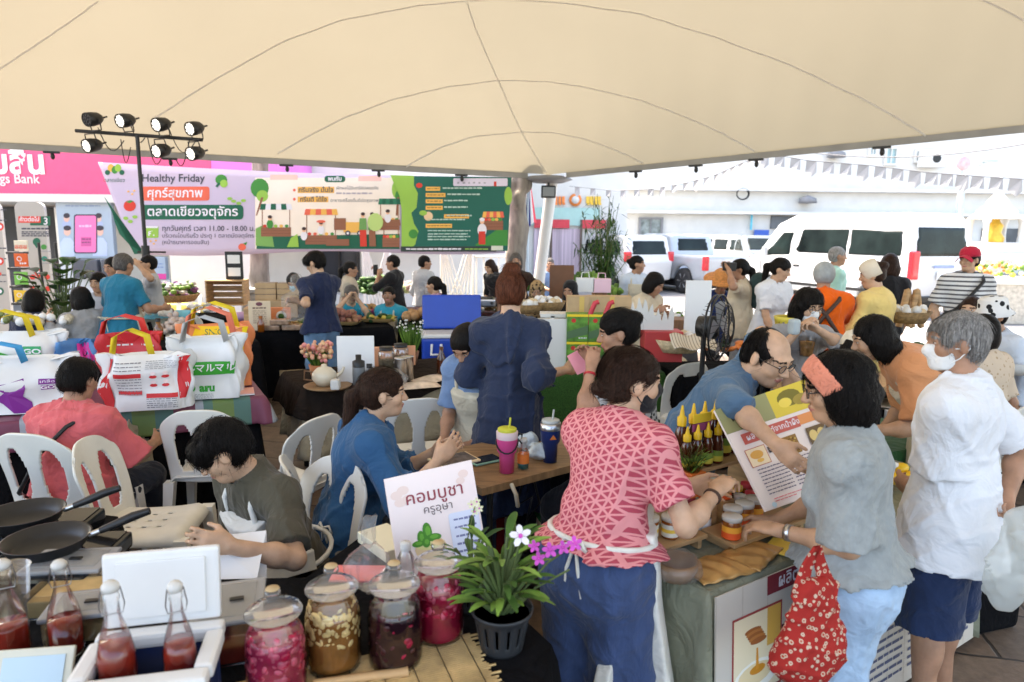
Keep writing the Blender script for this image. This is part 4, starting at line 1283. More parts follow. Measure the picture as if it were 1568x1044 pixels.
# ---- light stand
ls = thing('light_stand',W(229,470,8.6).xy.to_3d(),'tall black stand holding seven round stage lights','light stand')
o0 = ls.location.copy()
pt = W(210,206,8.6);bt = Vector((o0.x,o0.y,0))
m1 = (pt - o0);
B().mat(BLACKM).tube([Vector((0,0,.12)),m1 * .5 + Vector((0,0,0))],.034,10).tube([m1 * .5,m1],.024,10).build('pole',ls)
for k in range(3):
 a_ = k * 2.09 + .5
 B().mat(BLACKM).tube([(0.02,0,.95),(.55 * math.cos(a_),.55 * math.sin(a_),.03)],.014,6).ball((.55 * math.cos(a_),.55 * math.sin(a_),.02),.03,8,6).build('leg',ls)
B().mat(BLACKM).tube([m1 * .52 + Vector((0,0,-.08)),m1 * .52 + Vector((0,0,.08))],.05,8).tube([m1 * .52 + Vector((-.1,0,0)),m1 * .52 + Vector((.25,0,0))],.012,6).build('clamp',ls)
ca,cb = W(116,200,8.6) - o0,W(310,214,8.6) - o0
B().mat(BLACKM).tube([ca,cb],.022,8).build('crossbar',ls)
LED = mat('led_lit',(1.0,0.97,0.93),rough=.3,var=0,emit=.35)
LEDO = mat('led_dark',(0.05,0.05,0.055),rough=.3,var=0)
for (u_,v_,on,up) in ((143,182,0,1),(193,184,1,1),(248,190,1,1),(299,196,1,1),(142,222,1,-1),(248,230,1,-1),(300,234,1,-1)):
 p = W(u_,v_,8.5) - o0
 li = thing('stage_light',p + o0,'placeholder label here now','stage light',group='stage lights on the stand')
 li['label'] = {143: 'unlit round black stage light at the left end above the crossbar',193: 'second lit stage light from the left above the crossbar',248: 'third stage light from the left above the crossbar, lit' if up > 0 else 'middle of the three stage lights hanging below the crossbar',299: 'last lit stage light at the right end above the crossbar',142: 'stage light hanging below the left end of the crossbar',300: 'stage light hanging below the right end of the crossbar, partly lit'}[u_]
 li.scale = (.84,.84,.84);li.rotation_euler = (math.radians(14),0,math.radians(-24))
 B().mat(BLACKM).lathe([(.0,.13),(.05,.125),(.085,.07),(.098,-.02),(.098,-.11),(.088,-.11),(.084,-.09),(0,-.09)],18,axis='Y').tube([(0,.13,0),(0,.22,.01)],.013,6).build('housing',li)
 lb = B().mat(LEDO).lathe([(.0,-.0925),(.082,-.0925)],18,axis='Y')
 for k in range(12):
  a_ = k * 2 * math.pi / 9 if k < 9 else k * 2 * math.pi / 3;r_ = .062 if k < 9 else .026
  lb.mat(LED if on else LEDO).ball((r_ * math.cos(a_),-.098,r_ * math.sin(a_)),(.019,.012,.019),8,5)
 lb.build('led_lens',li)
 B().mat(BLACKM).tube([(-.105,0,0),(-.108,0,-.1 * up),(-.1,0,-.155 * up),(.1,0,-.155 * up),(.108,0,-.1 * up),(.105,0,0)],.009,5).build('yoke',li)
cb_ = B().mat(BLACKM)
rg = random.Random(3)
for (u0,v0,u1,v1,sag) in ((150,195,190,215,25),(200,190,225,205,20),(258,195,300,215,28),(225,205,250,235,30),(290,215,270,245,22),(185,213,200,225,30)):
 cb_.tube([W(u0 + (u1 - u0) * t,v0 + (v1 - v0) * t + sag * math.sin(math.pi * t),8.62) - o0 for t in np.linspace(0,1,9)],.006,4)
cb_.build('cable',ls)
# ---- information boards, rack, plant, advert panels under the bank fascia
def board(u0,u1,v0,v1,Y,label,art):
 a,c = W(u0,v0,Y),W(u1,v1,Y)
 w,h = c.x - a.x,a.z - c.z
 t = thing('information_board',((a.x + c.x) / 2,Y,0),label,'board',group='tall information boards')
 pts = []
 r = w * .22
 for k in range(6): th = math.pi - k * math.pi / 10;pts.append((-w / 2 + r + r * math.cos(th),a.z - r + r * math.sin(th)))
 for k in range(6): th = math.pi / 2 - k * math.pi / 10;pts.append((w / 2 - r + r * math.cos(th),a.z - r + r * math.sin(th)))
 pts += [(w / 2,.05),(-w / 2,.05)]
 n = len(pts)
 bb = B().mat(mat('board_grey',(.46,.43,.40),rough=.5,var=.03)).raw([(x,0,z) for x,z in pts] + [(x,.06,z) for x,z in pts],[tuple(range(n)),tuple(range(2 * n - 1,n - 1,-1))])
 bb.mat(WHITEP).raw([(x,0,z) for x,z in pts] + [(x,.06,z) for x,z in pts],[(i,(i + 1) % n,n + (i + 1) % n,n + i) for i in range(n)])
 bb.build('panel',t)
 B().mat(GREYP).box((0,.03,.025),(w * .9,.35,.05),.01).build('foot',t)
 A = Art(lambda x,y,L: W(x,y,Y - .002 * L) - t.location)
 art(A);A.build('printed_art',t)
def art1(A):
 A.rect(28,331,62,341,RD).rect(62,331,77,345,G1).rect(46,341,62,345,G1)
 A.text(45,336,'ก้าวต่อไป',8.5,WH,'CENTER',bold=.2).text(70,339,'3',15,WH,'CENTER',bold=.3)
 for k,y in enumerate((350,355,358,361)): A.dashes(33,75,y,2.2 if k else 3,DK,k,4,8,1)
 A.ell(56,370,6,6,G1).poly([(52,374),(60,374),(56,380)],G1);A.ell(67,378,4.5,4,G2).ell(68,396,4.5,4,(20,130,110))
 A.ell(59,417,6,6,RD).poly([(55,421),(63,421),(59,428)],RD).rect(56,416,62,418,WH).rect(58,414,60,420,WH)
 for (x,y) in ((72,424),(50,424),(73,442),(50,442)): A.ell(x,y,4.5,4,RD)
 for y in (385,403,430,448): A.dashes(58,78,y,1.6,(150,150,155),y,3,6,1)
def art0(A):
 for y in (321,337,380,396,421,431): A.dashes(-10,10,y,2,DK,y,3,7,1)
 for (y,c) in ((347,RD),(400,RD),(446,G1)): A.ell(0,y,6,6,c).ell(0,y,3,3,WH)
 A.rect(-10,417,2,421,RD)
board(21,85,309,505,10.2,'grey rounded board with a red and green 3 heading behind the rack',art1)
board(-46,19.5,309,505,10.2,'grey rounded board cut by the left edge of the photo',art0)
rk = thing('magazine_rack',W(35,470,9.4).xy.to_3d(),'slim black rack holding coloured booklets before the grey boards','magazine rack')
r0 = rk.location.copy()
for (u_,) in ((22,),(49,)):
 B().mat(BLACKM).tube([Vector((W(u_,0,9.4).x - r0.x,0,0)),Vector((W(u_,0,9.4).x - r0.x,.0,W(u_,371,9.4).z))],.018,6).build('upright',rk)
for k,(v0,v1,c,l) in enumerate(((368,384,(235,225,205),'white booklet lettered in orange at the top of the black rack'),(388,408,(226,98,40),'orange booklet in the black rack'),(416,436,(120,190,80),'green booklet in the black rack'),(444,462,(240,195,60),'yellow booklet lowest in the black rack'))):
 a,c_ = W(24,v0,9.36) ,W(46,v1,9.36)
 B().mat(BLACKM).box((0,.0,c_.z - .03),(W(50,0,9.4).x - W(21,0,9.4).x,.1,.03),.004).build('shelf',rk)
 bk = thing('booklet',((a.x + c_.x) / 2,9.33,c_.z),l,'booklet',group='booklets in the rack')
 h = a.z - c_.z;w = c_.x - a.x
 B().mat(ink(c)).box((0,0,h / 2),(w,.02,h),.002).build('cover',bk)
 A = Art(quadP((-w / 2,-.011,h),(w / 2,-.011,h),(w / 2,-.011,0),(-w / 2,-.011,0),20,20))
 if k == 0: A.text(10,12,'สสส',11,OR,'CENTER',bold=.3)
 else: A.ell(8,8,4,4,WH).ell(8,8,2.8,2.8,c).dashes(8,18,15,3,WH if k == 1 else G2,k,2,4,1)
 A.build('printed_art',bk)
def leafplant(name,label,loc,n,spread,zmin,zmax,L,wd,mats,pot,seed,cat='potted plant',group=None,stem=True):
 t = thing(name,loc,label,cat,group=group)
 rg = random.Random(seed)
 bl,sb = B(),B().mat(mat('stem_green',(.09,.13,.04),var=.3))
 for k in range(n):
  a = rg.uniform(0,6.28);z = rg.uniform(zmin,zmax);r = spread * rg.uniform(.15,1) ** .6
  base = Vector((r * .25 * math.cos(a),r * .25 * math.sin(a),zmin * .7 + (z - zmin) * .6));tip0 = Vector((r * math.cos(a),r * math.sin(a),z))
  d = (tip0 - base).normalized();d = (d + Vector((math.cos(a),math.sin(a),rg.uniform(-.4,.3))) * .8).normalized()
  s_ = d.cross(Vector((0,0,1))).normalized();nn = s_.cross(d);l = L * rg.uniform(.7,1.2);w = wd * rg.uniform(.7,1.2)
  vs = []
  for i in range(7):
   q = i / 6;ww = w * math.sin(math.pi * (q * .92 + .04)) ** .7
   c = tip0 + d * l * q - Vector((0,0,1)) * l * .35 * q * q
   vs += [c - s_ * ww + nn * ww * .25,c,c + s_ * ww + nn * ww * .25]
  bl.mat(rg.choice(mats)).raw(vs,[(3 * i + j,3 * i + j + 1,3 * i + j + 4,3 * i + j + 3) for i in range(6) for j in range(2)],True)
  if stem: sb.tube([Vector((0,0,zmin * .5)),base,tip0],.006,4)
 bl.build('leaves',t)
 if stem: sb.build('stem',t)
 if pot: pot(t)
 return t
def claypot(r,h,m):
 def f(t):
  B().mat(m).lathe([(r * .7,0),(r * .95,h * .85),(r * 1.08,h * .85),(r * 1.08,h),(r * .95,h),(r * .9,h * .9)],20).build('pot',t)
  B().mat(SOIL).lathe([(0,h * .88),(r * .92,h * .88)],16).build('soil',t)
 return f
p = W(97,470,7.9)
leafplant('fig_plant','big leafy fig plant in a green tub behind the grey sweater',(p.x,p.y,0),60,.34,.75,1.42,.18,.09,(GREEND,GREENL,GREEND),claypot(.26,.5,mat('green_tub',(.20,.26,.13),var=.2)),5)
def advert(u0,v0,u1,v1,Y,label,art,depth=.12,base=None,ph=False):
 a,c = W(u0,v0,Y),W(u1,v1,Y)
 t = thing('advert_panel',((a.x + c.x) / 2,Y,0),label,'advert panel')
 B().mat(mat('panel_blue',(.30,.38,.47),rough=.3,var=.08,vs=1)).box((0,depth / 2,(a.z + c.z) / 2),(c.x - a.x,depth,a.z - c.z),.01).build('panel',t)
 B().mat(mat('panel_frame',(.50,.52,.54),rough=.4,var=.05)).box((0,depth / 2 + .03,c.z / 2),(c.x - a.x + .1,depth,c.z),.01).build('plinth',t)
 A = Art(lambda x,y,L: W(x,y,Y - .002 * L) - t.location);art(A);A.build('printed_art',t)
 return t
def adA(A):
 A.dashes(92,156,307,4,(150,60,110),1,3,7,1);A.dashes(100,154,315,3,(120,140,170),2,4,8,1)
 for (x,y) in ((102,334),(151,334)): A.ell(x,y + 9,7,6,(150,165,195)).ell(x,y,4.5,6,(205,165,150)).ell(x,y - 4,5,4,(50,45,55))
 for (x,y) in ((103,354),(153,354)):
  A.poly([(x - 11,392),(x - 11,372),(x - 5,364),(x + 5,364),(x + 11,372),(x + 11,392)],(170,185,215)).ell(x,y,5.5,7,(205,165,150)).ell(x,y - 5,6,4,(45,42,52))
 A.rrect(113,328,149,388,4,(60,50,70)).rrect(115,330,147,386,3,(226,110,165)).dashes(121,140,346,4,(235,170,200),4,3,6,1).rect(124,363,140,377,(190,80,140));A.dashes(125,139,366,2,(90,50,80),6,3,6,1);A.dashes(125,139,371,2,(90,50,80),7,3,6,1)
t_ = advert(84,303,176,396,14.0,'blue bank advert showing a pink phone beside the banner',adA)
for (u0,u1) in ((112,154),(157,176)):
 a,c = W(u0,397,13.9),W(u1,426,13.9)
 B().mat(mat('screen_dark',(.06,.065,.08),rough=.25,var=.3,vs=2)).box(((a.x + c.x) / 2 - t_.location.x,-.1,(a.z + c.z) / 2),(c.x - a.x,.14,a.z - c.z),.03).build('dark_screen',t_)
def adB(A): A.dashes(234,250,404,2,(110,130,170),1,3,6,1);A.dashes(234,250,409,2,(110,130,170),2,3,6,1);A.rect(231,419,254.5,427.5,(205,60,140))
advert(229.5,393,255,428,14.0,'small blue machine panel with a pink strip behind the light stand',adB)
a,c = W(257,388,12.8),W(386,440,12.8)
hb = thing('white_hoarding',((a.x + c.x) / 2,12.8,0),'glossy white hoarding standing below the lavender part of the banner','hoarding')
B().mat(WHITEP).box((0,.1,1.0),(c.x - a.x,.1,1.6),.02).build('panel',hb)
B().mat(GREYP).box((0,.1,.1),(c.x - a.x - .1,.4,.19),.02).build('foot',hb)
for k,(u0,u1) in enumerate(((218,300),(640,790))):
 a,c = W(u0,430,12.2),W(u1,445,12.2)
 kb = thing('yellow_kerb',((a.x + c.x) / 2,12.2,0),('yellow painted kerb behind the flower basket','yellow painted kerb below the green end of the banner')[k],'kerb')
 B().mat(mat('kerb_yellow',(.70,.55,.12),rough=.7,var=.15)).box((0,.2,.12 + .2),(c.x - a.x,.4,.3),.03).mat(OFFW).box((0,.2,.08),(c.x - a.x - .02,.38,.15),.02).build('block',kb)
for k,(u0,u1,l) in enumerate(((556,598,'white lattice gate behind the man in black'),(676,724,'white lattice gate behind the grey shirted man'),(724,792,'white barred railing behind the woman with the black bag'))):
 a,c = W(u0,384,13.2),W(u1,440,13.2)
 gt = thing('lattice_gate',((a.x + c.x) / 2,13.2,0),l,'gate')
 w,h0,h1 = c.x - a.x,.15,1.75 if k < 2 else 1.35
 f = B().mat(WHITEP).tube([(-w / 2,0,h0),(-w / 2,0,h1),(w / 2,0,h1),(w / 2,0,h0)],.03,6,closed=True)
 f.build('frame',gt)
 bars = B().mat(WHITEP)
 for i in range(6):
  x = -w / 2 + w * (i + .5) / 6
  if k < 2: bars.tube([(x,-.02,h0),(max(-w / 2,x - .5),-.02,h1)],.016,5).tube([(x,.02,h0),(min(w / 2,x + .5),.02,h1)],.016,5)
  else: bars.tube([(x,0,h0),(x,0,h1)],.018,5)
 bars.build('bars',gt)
 B().mat(GREYP).box((0,0,.075),(w + .1,.2,.15),.02).build('sill',gt)
# ---- street lamp, round sign, shrine, flag, bunting
sl_ = thing('street_lamp',W(1463,470,22).xy.to_3d(),'thin silver street lamp with a curved arm right of the van','street lamp')
o0 = sl_.location.copy()
PALEM = mat('pale_metal',(.42,.48,.50),rough=.4,var=.1)
B().mat(PALEM).tube([Vector((0,0,0)),W(1473,300,22) - o0,W(1478,270,22) - o0,W(1490,257,22) - o0,W(1510,247,22) - o0],[.1,.07,.06,.05,.045],8).build('pole',sl_)
p = W(1514,246,22) - o0
B().mat(PALEM).box((p.x,0,p.z),(.5,.2,.08),.03).build('lamp_head',sl_)
rs = thing('round_sign',W(1472,260,30).xy.to_3d(),'pale pink round sign on a pole behind the street lamp','sign')
o0 = rs.location.copy();p = W(1473,250,30) - o0
B().mat(mat('faded_red',(.70,.42,.43),rough=.6,var=.2)).lathe([(0,.02),(.28,.02),(.30,.0),(.28,-.02),(0,-.02)],20,(0,-.1,p.z),axis='Y').build('disc',rs)
B().mat(PALEM).tube([(0,0,0),(0,0,p.z)],.05,6).build('pole',rs)
sh = thing('shrine',W(1508,480,20).xy.to_3d(),'small white shrine on a pedestal with a golden figure inside','shrine')
o0 = sh.location.copy();k = 20 / 1045
z0 = W(1508,396,20).z;z1 = W(1508,372,20).z;z2 = W(1508,335,20).z;z3 = W(1508,312,20).z
B().mat(WHITEP).lathe([(.55,0),(.5,.3),(.36,.4),(.36,z0 - .35),(.6,z0 - .1),(.75,z0)],4,smooth=False).build('pedestal',sh)
B().mat(WHITEP).box((0,0,z0 + .08),(1.7,1.2,.22),.03).box((0,0,(z0 + z1) / 2 + .1),(1.3,1.0,.3),.03).build('terrace',sh)
for (x,y) in ((-.5,-.35),(.5,-.35),(-.5,.35),(.5,.35)): B().mat(WHITEP).lathe([(.09,z1 + .02),(.07,z1 + .2),(.07,z2 - .15),(.12,z2)],10,(x,y,0)).build('column',sh)
B().mat(WHITEP).lathe([(.85,z2),(.6,z2 + .18),(.62,z2 + .22),(.34,z2 + .42),(.36,z2 + .46),(.12,z2 + .75),(.02,z3 + .9)],4,smooth=False).build('roof',sh)
B().mat(mat('gold',(.75,.45,.06),rough=.35,var=.2,metal=.6)).lathe([(.24,z1),(.26,z1 + .15),(.16,z1 + .3),(.2,z1 + .5),(.1,z1 + .62),(.11,z1 + .72),(.03,z1 + .95)],12).build('figure',sh)
for k,(u_,v_,Y_,w_,h_,l) in enumerate(((1545,385,18,1.5,.9,'heap of yellow and white flower offerings at the right end'),(1490,380,17,.5,.7,'small white offering table beside the shrine'))):
 p = W(u_,v_,Y_)
 t = thing('offering_table',(p.x,Y_,0),l,'offering table')
 B().mat(OFFW).box((0,0,.75),(w_,.6,.06),.01).build('top',t)
 for sx in (-1,1): B().mat(OFFW).box((sx * w_ * .4,0,.36),(.08,.5,.72),.01).build('leg',t)
 rg = random.Random(k);bl = B()
 for i in range(60): bl.mat(rg.choice((mat('petal_yellow',(.8,.55,.08),var=.2),WHITEP,ORNG,GREENB))).ball((rg.uniform(-w_ * .45,w_ * .45),rg.uniform(-.25,.25),.8 + rg.uniform(0,h_ * .4)),rg.uniform(.04,.08),6,4)
 o = bl.build('flower_offering');o.location = (p.x,Y_,0);tag(o,('yellow and white flowers piled on the wider offering table','flowers on the small white offering table beside the shrine')[k],'flowers')
lw = thing('low_wall',(W(1535,440,14.5).x,14.5,0),'low pale brick wall at the right edge beyond the striped man','wall')
B().mat(mat('pale_brick',(.50,.44,.36),rough=.9,var=.25,vs=14,bump=.3)).box((1.2,0,.42),(4.2,.3,.84),.01).build('courses',lw)
B().mat(OFFW).box((1.2,0,.87),(4.3,.38,.06),.01).build('coping',lw)
fg = thing('flag_on_pole',W(808,440,17).xy.to_3d(),'small drooping red, white and blue flag beside the white mast','flag')
o0 = fg.location.copy()
B().mat(PALEM).tube([Vector((0,0,0)),W(809,280,17) - o0],.025,6).build('pole',fg)
fb = B();pf = W(809,284,17) - o0
FC = [mat('flag_blue',(.03,.05,.30),rough=.8,var=.1),WHITEP,mat('flag_red',(.62,.05,.07),rough=.8,var=.1)]
seq = (2,1,0,0,1,2)
for i in range(6):
 fb.mat(FC[seq[i]]).sheet(lambda u_,v_,i=i: (pf.x + (-.22 + .44 * (i + u_) / 6) * (.25 + .75 * v_),pf.y - .08 * math.sin((i + u_) * 1.7),pf.z - 1.0 * v_ - .12 * math.sin((i + u_) * .9)),3,8)
fb.build('cloth',fg)
BUNT = mat('bunting_grey',(.33,.33,.33),rough=.8,var=.12,vs=4)
def bunting(pts,Y0,Y1,label,flags,fw):
 t = thing('bunting',W(pts[0][0],pts[0][1],Y0),label,'bunting')
 o0 = t.location.copy()
 def at(s):
  k = min(int(s * (len(pts) - 1)),len(pts) - 2);f = s * (len(pts) - 1) - k
  return W(pts[k][0] * (1 - f) + pts[k + 1][0] * f,pts[k][1] * (1 - f) + pts[k + 1][1] * f,Y0 + (Y1 - Y0) * s) - o0
 B().mat(GREYP).tube([at(s) for s in np.linspace(0,1,60)],.008,4).build('string',t)
 for i in range(flags):
  s = (i + .5) / flags
  a,b_ = at(s),at(min(s + .012,1));d = (b_ - a).normalized()
  w,h = fw,fw * 1.15
  B().mat(BUNT).raw([a - d * w / 2,a + d * w / 2,a + d * w / 2 - Vector((0,.03,h)),a - Vector((0,.05,h + (.09 if i % 3 == 0 else .0))),a - d * w / 2 - Vector((0,-.02,h))],[(0,1,2,3,4)]).build('flag',t)
bunting([(872,285),(940,292),(1000,289),(1050,280),(1095,268),(1130,252),(1168,236)],16,12.5,'upper string of grey flags rising to the tent edge',17,.125)
bunting([(1158,232),(1240,246),(1330,253),(1420,264),(1500,270),(1600,276)],13,11,'long string of grey flags hanging above the white van',17,.17)
a_,b_ = W(1180,226,12),W(1700,196,9)
o = B().mat(GREYP).tube([a_ + (b_ - a_) * t - Vector((0,0,.25 * math.sin(math.pi * t))) for t in np.linspace(0,1,30)],.009,4).build('overhead_wire');tag(o,'thin wire slung along the right edge of the tent','wire')
# ---- vehicles: x across, y forward
GLASSV = mat('car_glass',(.010,.016,.015),rough=.06,var=.7,vs=1.5,spec=.22)
TYRE = mat('tyre',(.03,.03,.031),rough=.85,var=.2,vs=30)
RIM = mat('alloy',(.60,.60,.61),rough=.3,metal=.8,var=.05)
TAILL = mat('tail_lamp',(.55,.02,.03),rough=.2,var=.2,vs=20,coat=.5)
def vehicle(name,label,cat,loc,rz,paint,prof,win,L,Wd,wheels,wr,h=.045,taper=.16,rear=None,tails=(),extra=None,belt=.95,arch=True):
 'prof: side outline [(y, z)], win: list of side window outlines, rear: (z0, z1, half width)'
 t = thing(name,loc,label,cat,rz=rz,group='vehicles parked behind the market')
 def polyd(P,Y,Z):
  P = np.array(P,np.float32);d = np.full(np.broadcast(Y,Z).shape,1e9,np.float32);s_ = np.ones_like(d)
  n = len(P)
  for i in range(n):
   a,b_ = P[i],P[(i + 1) % n];e = b_ - a
   wy,wz = Y - a[0],Z - a[1]
   q = np.clip((wy * e[0] + wz * e[1]) / (e @ e),0,1)
   d = np.minimum(d,(wy - q * e[0]) ** 2 + (wz - q * e[1]) ** 2)
   c1 = Z >= a[1];c2 = Z < b_[1];c3 = e[0] * wz > e[1] * wy
   s_ = np.where((c1 & c2 & c3) | (~c1 & ~c2 & ~c3),-s_,s_)
  return s_ * np.sqrt(d)
 V = Vol((-Wd / 2 - .15,-L / 2 - .2,-.02),(Wd / 2 + .15,L / 2 + .2,max(z for _,z in prof) + .2),h)
 _,X,Y,Z = V.sub(V.lo,V.lo + V.n * V.h)
 d2 = polyd(prof,Y,Z)
 hw = Wd / 2 - np.maximum(Z - belt,0) * taper - .05 * (np.abs(Y) / (L / 2)) ** 4
 dx = np.abs(X) - hw
 r = .10
 q1,q2 = d2 + r,dx + r
 V.d = (np.sqrt(np.maximum(q1,0) ** 2 + np.maximum(q2,0) ** 2) + np.minimum(np.maximum(q1,q2),0) - r).astype(np.float32)
 shell = V.d.copy()
 if arch:
  for wy in wheels:
   da = np.sqrt((Y - wy) ** 2 + (Z - wr) ** 2) - wr * 1.2 + 0 * X
   V.d = np.maximum(V.d,-np.maximum(da,.62 - np.abs(X) + 0 * da)).astype(np.float32)
 if extra: extra(V,X,Y,Z,polyd)
 shell2 = V.d.copy()
 link('body',V.mesh('body'),t,[paint])
 for wpoly in win:
  dw = polyd(wpoly,Y,Z) + 0 * X
  for sg in (-1,1):
   G_ = Vol(V.lo,V.lo + V.n * V.h - V.h * 2,h);G_.d = np.maximum(np.maximum(dw,np.maximum(shell2 - .012,-shell2 - .14)),.25 - sg * X + 0 * dw).astype(np.float32)
   link('window',G_.mesh('window'),t,[GLASSV])
 if rear:
  for (y0,y1,z0,z1,hx) in rear:
   G_ = Vol(V.lo,V.lo + V.n * V.h - V.h * 2,h)
   G_.d = np.maximum(np.maximum(np.maximum(shell2 - .012,-shell2 - .14),np.maximum(np.abs(Z - (z0 + z1) / 2) - (z1 - z0) / 2,np.abs(X) - hx + (Z - z0) * taper * .8) + 0 * Y),np.abs(Y - (y0 + y1) / 2) - (y1 - y0) / 2).astype(np.float32)
   link('windscreen',G_.mesh('windscreen'),t,[GLASSV])
 for wy in wheels:
  for sg in (-1,1):
   w_ = B().mat(TYRE).lathe([(wr * .62,-.1),(wr * .9,-.1),(wr,-.06),(wr,.06),(wr * .9,.1),(wr * .62,.1)],24,(0,0,0),axis='X').build('wheel',t)
   w_.location = (sg * (Wd / 2 - .13),wy,wr)
   rb = B().mat(BLACKM).lathe([(0,.02),(wr * .63,.03)],20,axis='X').mat(RIM).lathe([(wr * .56,.06),(wr * .64,.09),(wr * .64,.05)],20,axis='X').lathe([(0,.075),(wr * .16,.07),(wr * .18,.04)],12,axis='X')
   for k in range(6):
    a_ = k * math.pi / 3
    rb.tube([(.06,wr * .1 * math.cos(a_),wr * .1 * math.sin(a_)),(.065,wr * .6 * math.cos(a_),wr * .6 * math.sin(a_))],[.04,.05],6)
   ro = rb.build('rim',w_)
   if sg < 0: ro.rotation_euler = (0,0,math.pi)
 for (x,y,z,dx_,dy_,dz_) in tails:
  for sg in (-1,1): B().mat(TAILL).box((sg * x,y,z),(dx_,dy_,dz_),.03).build('tail_lamp',t)
 B().mat(BLACKM).box((0,0,.28),(Wd * .8,L * .86,.2),.05).build('underbody',t)
 return t
VANP = mat('van_white',(.60,.60,.60),rough=.25,var=.02,coat=.6)
SILV = mat('silver_paint',(.40,.43,.47),rough=.3,var=.03,coat=.6,metal=.2)
rz = math.radians(21)
van = vehicle('van','long white high roof passenger van parked side on behind the market','van',(8.62,17.9,0),rz,VANP,
 [(-2.72,.35),(-2.74,1.0),(-2.62,2.2),(-2.4,2.34),(.9,2.34),(1.5,2.12),(2.15,1.35),(2.72,1.1),(2.8,.7),(2.74,.35)],
 [[(-2.45,1.35),(-2.4,1.95),(-1.0,1.98),(-1.0,1.35)],[(-.95,1.35),(-.95,1.98),(.55,1.97),(.72,1.42),(.6,1.35)],[(.9,1.28),(.86,1.9),(1.25,1.88),(1.95,1.22)]],
 5.5,1.95,(-1.75,1.8),.34,rear=[(-2.9,-2.4,1.35,2.02,.80),(1.2,2.3,1.38,2.05,.85)],tails=[(.84,-2.70,1.18,.20,.14,.62)],belt=1.1,taper=.10)
B().mat(PAPER).box((0,-2.775,.95),(.36,.02,.18),.005).build('number_plate',van)
B().mat(mat('badge_blue',(.25,.3,.5),var=.1)).box((0.02,-2.77,1.15),(.62,.02,.06),.005).build('badge',van)
B().mat(BLACKM).box((0,-2.74,.42),(1.8,.1,.16),.03).build('bumper',van)
for sg in (-1,1): B().mat(VANP).box((sg * 1.1,1.7,1.35),(.14,.1,.28),.04).build('mirror',van)
for y_ in (.78,-.95,2.0): B().mat(GREYP).box((-.972,y_,.78),(.012,.014,.66)).build('panel_gap',van)
B().mat(BLACKM).box((-.98,-.1,.55),(.03,3.2,.07),.01).build('side_trim',van)
for y_ in (.62,1.05): B().mat(BLACKM).box((-.985,y_,1.02),(.03,.2,.045),.01).build('door_handle',van)
def bed(V,X,Y,Z,polyd):
 V.d = np.maximum(V.d,-np.maximum(np.maximum(np.abs(X) - .72,np.abs(Y + 1.75) - .72),.72 - Z)).astype(np.float32)
pk = vehicle('pickup_truck','silver pickup truck with red tail lamps parked left of the van','pickup truck',(5.32,22.75,0),math.radians(25),SILV,
 [(-2.6,.5),(-2.62,1.05),(-2.58,1.18),(-1.0,1.18),(-.85,1.74),(-.6,1.8),(.6,1.8),(1.25,1.2),(2.5,1.05),(2.62,.7),(2.55,.4),(-2.4,.4)],
 [[(-.78,1.2),(-.7,1.66),(-.05,1.7),(-.05,1.2)],[(.0,1.2),(.0,1.7),(.5,1.7),(1.02,1.22)]],
 5.3,1.86,(-1.6,1.65),.39,rear=[(-1.2,-.55,1.26,1.66,.62),(.7,1.4,1.26,1.7,.7)],tails=[(.85,-2.57,.95,.18,.12,.42)],extra=bed)
B().mat(STEEL).box((0,-2.66,.52),(1.7,.14,.14),.03).build('bumper',pk)
B().mat(PAPER).box((0,-2.645,.78),(.36,.02,.16),.004).build('number_plate',pk)
SUVP = [(-2.2,.4),(-2.28,.95),(-2.1,1.7),(-1.8,1.76),(.3,1.76),(1.05,1.16),(2.1,1.0),(2.25,.7),(2.2,.35)]
SUVW = [[(-1.95,1.14),(-1.82,1.58),(-1.15,1.6),(-1.15,1.14)],[(-1.05,1.14),(-1.05,1.6),(-.3,1.62),(-.3,1.14)],[(-.22,1.14),(-.22,1.62),(.25,1.6),(.85,1.16)]]
suv = vehicle('suv','white SUV parked behind the tall bamboo plant','car',(3.04,22.46,0),math.radians(28),VANP,SUVP,SUVW,4.6,1.85,(-1.35,1.4),.36,
 rear=[(-2.4,-1.9,1.16,1.6,.66),(.3,1.15,1.2,1.66,.7)],tails=[(.80,-2.2,1.12,.2,.14,.3)])
for sg in (-1,1): B().mat(BLACKM).box((sg * 1.0,.75,1.2),(.2,.1,.15),.04).build('mirror',suv)
DCAR = mat('dark_paint',(.16,.19,.22),rough=.25,var=.03,coat=.6)
for k,(u_,Y_,r_,pm,l) in enumerate(((1105,29,0,VANP,'pale hatchback facing the market behind the silver pickup'),(1160,27,150,DCAR,'dark car with a wide windscreen behind the nose of the van'))):
 p = W(u_,400,Y_)
 c_ = vehicle('parked_car',l,'car',(p.x,Y_,0),math.radians(r_ + 30),pm,SUVP,SUVW,4.6,1.8,(-1.35,1.4),.34,rear=[(-2.4,-1.9,1.16,1.6,.66),(.3,1.15,1.2,1.66,.7)],tails=[(.78,-2.2,1.1,.2,.14,.3)],h=.05)
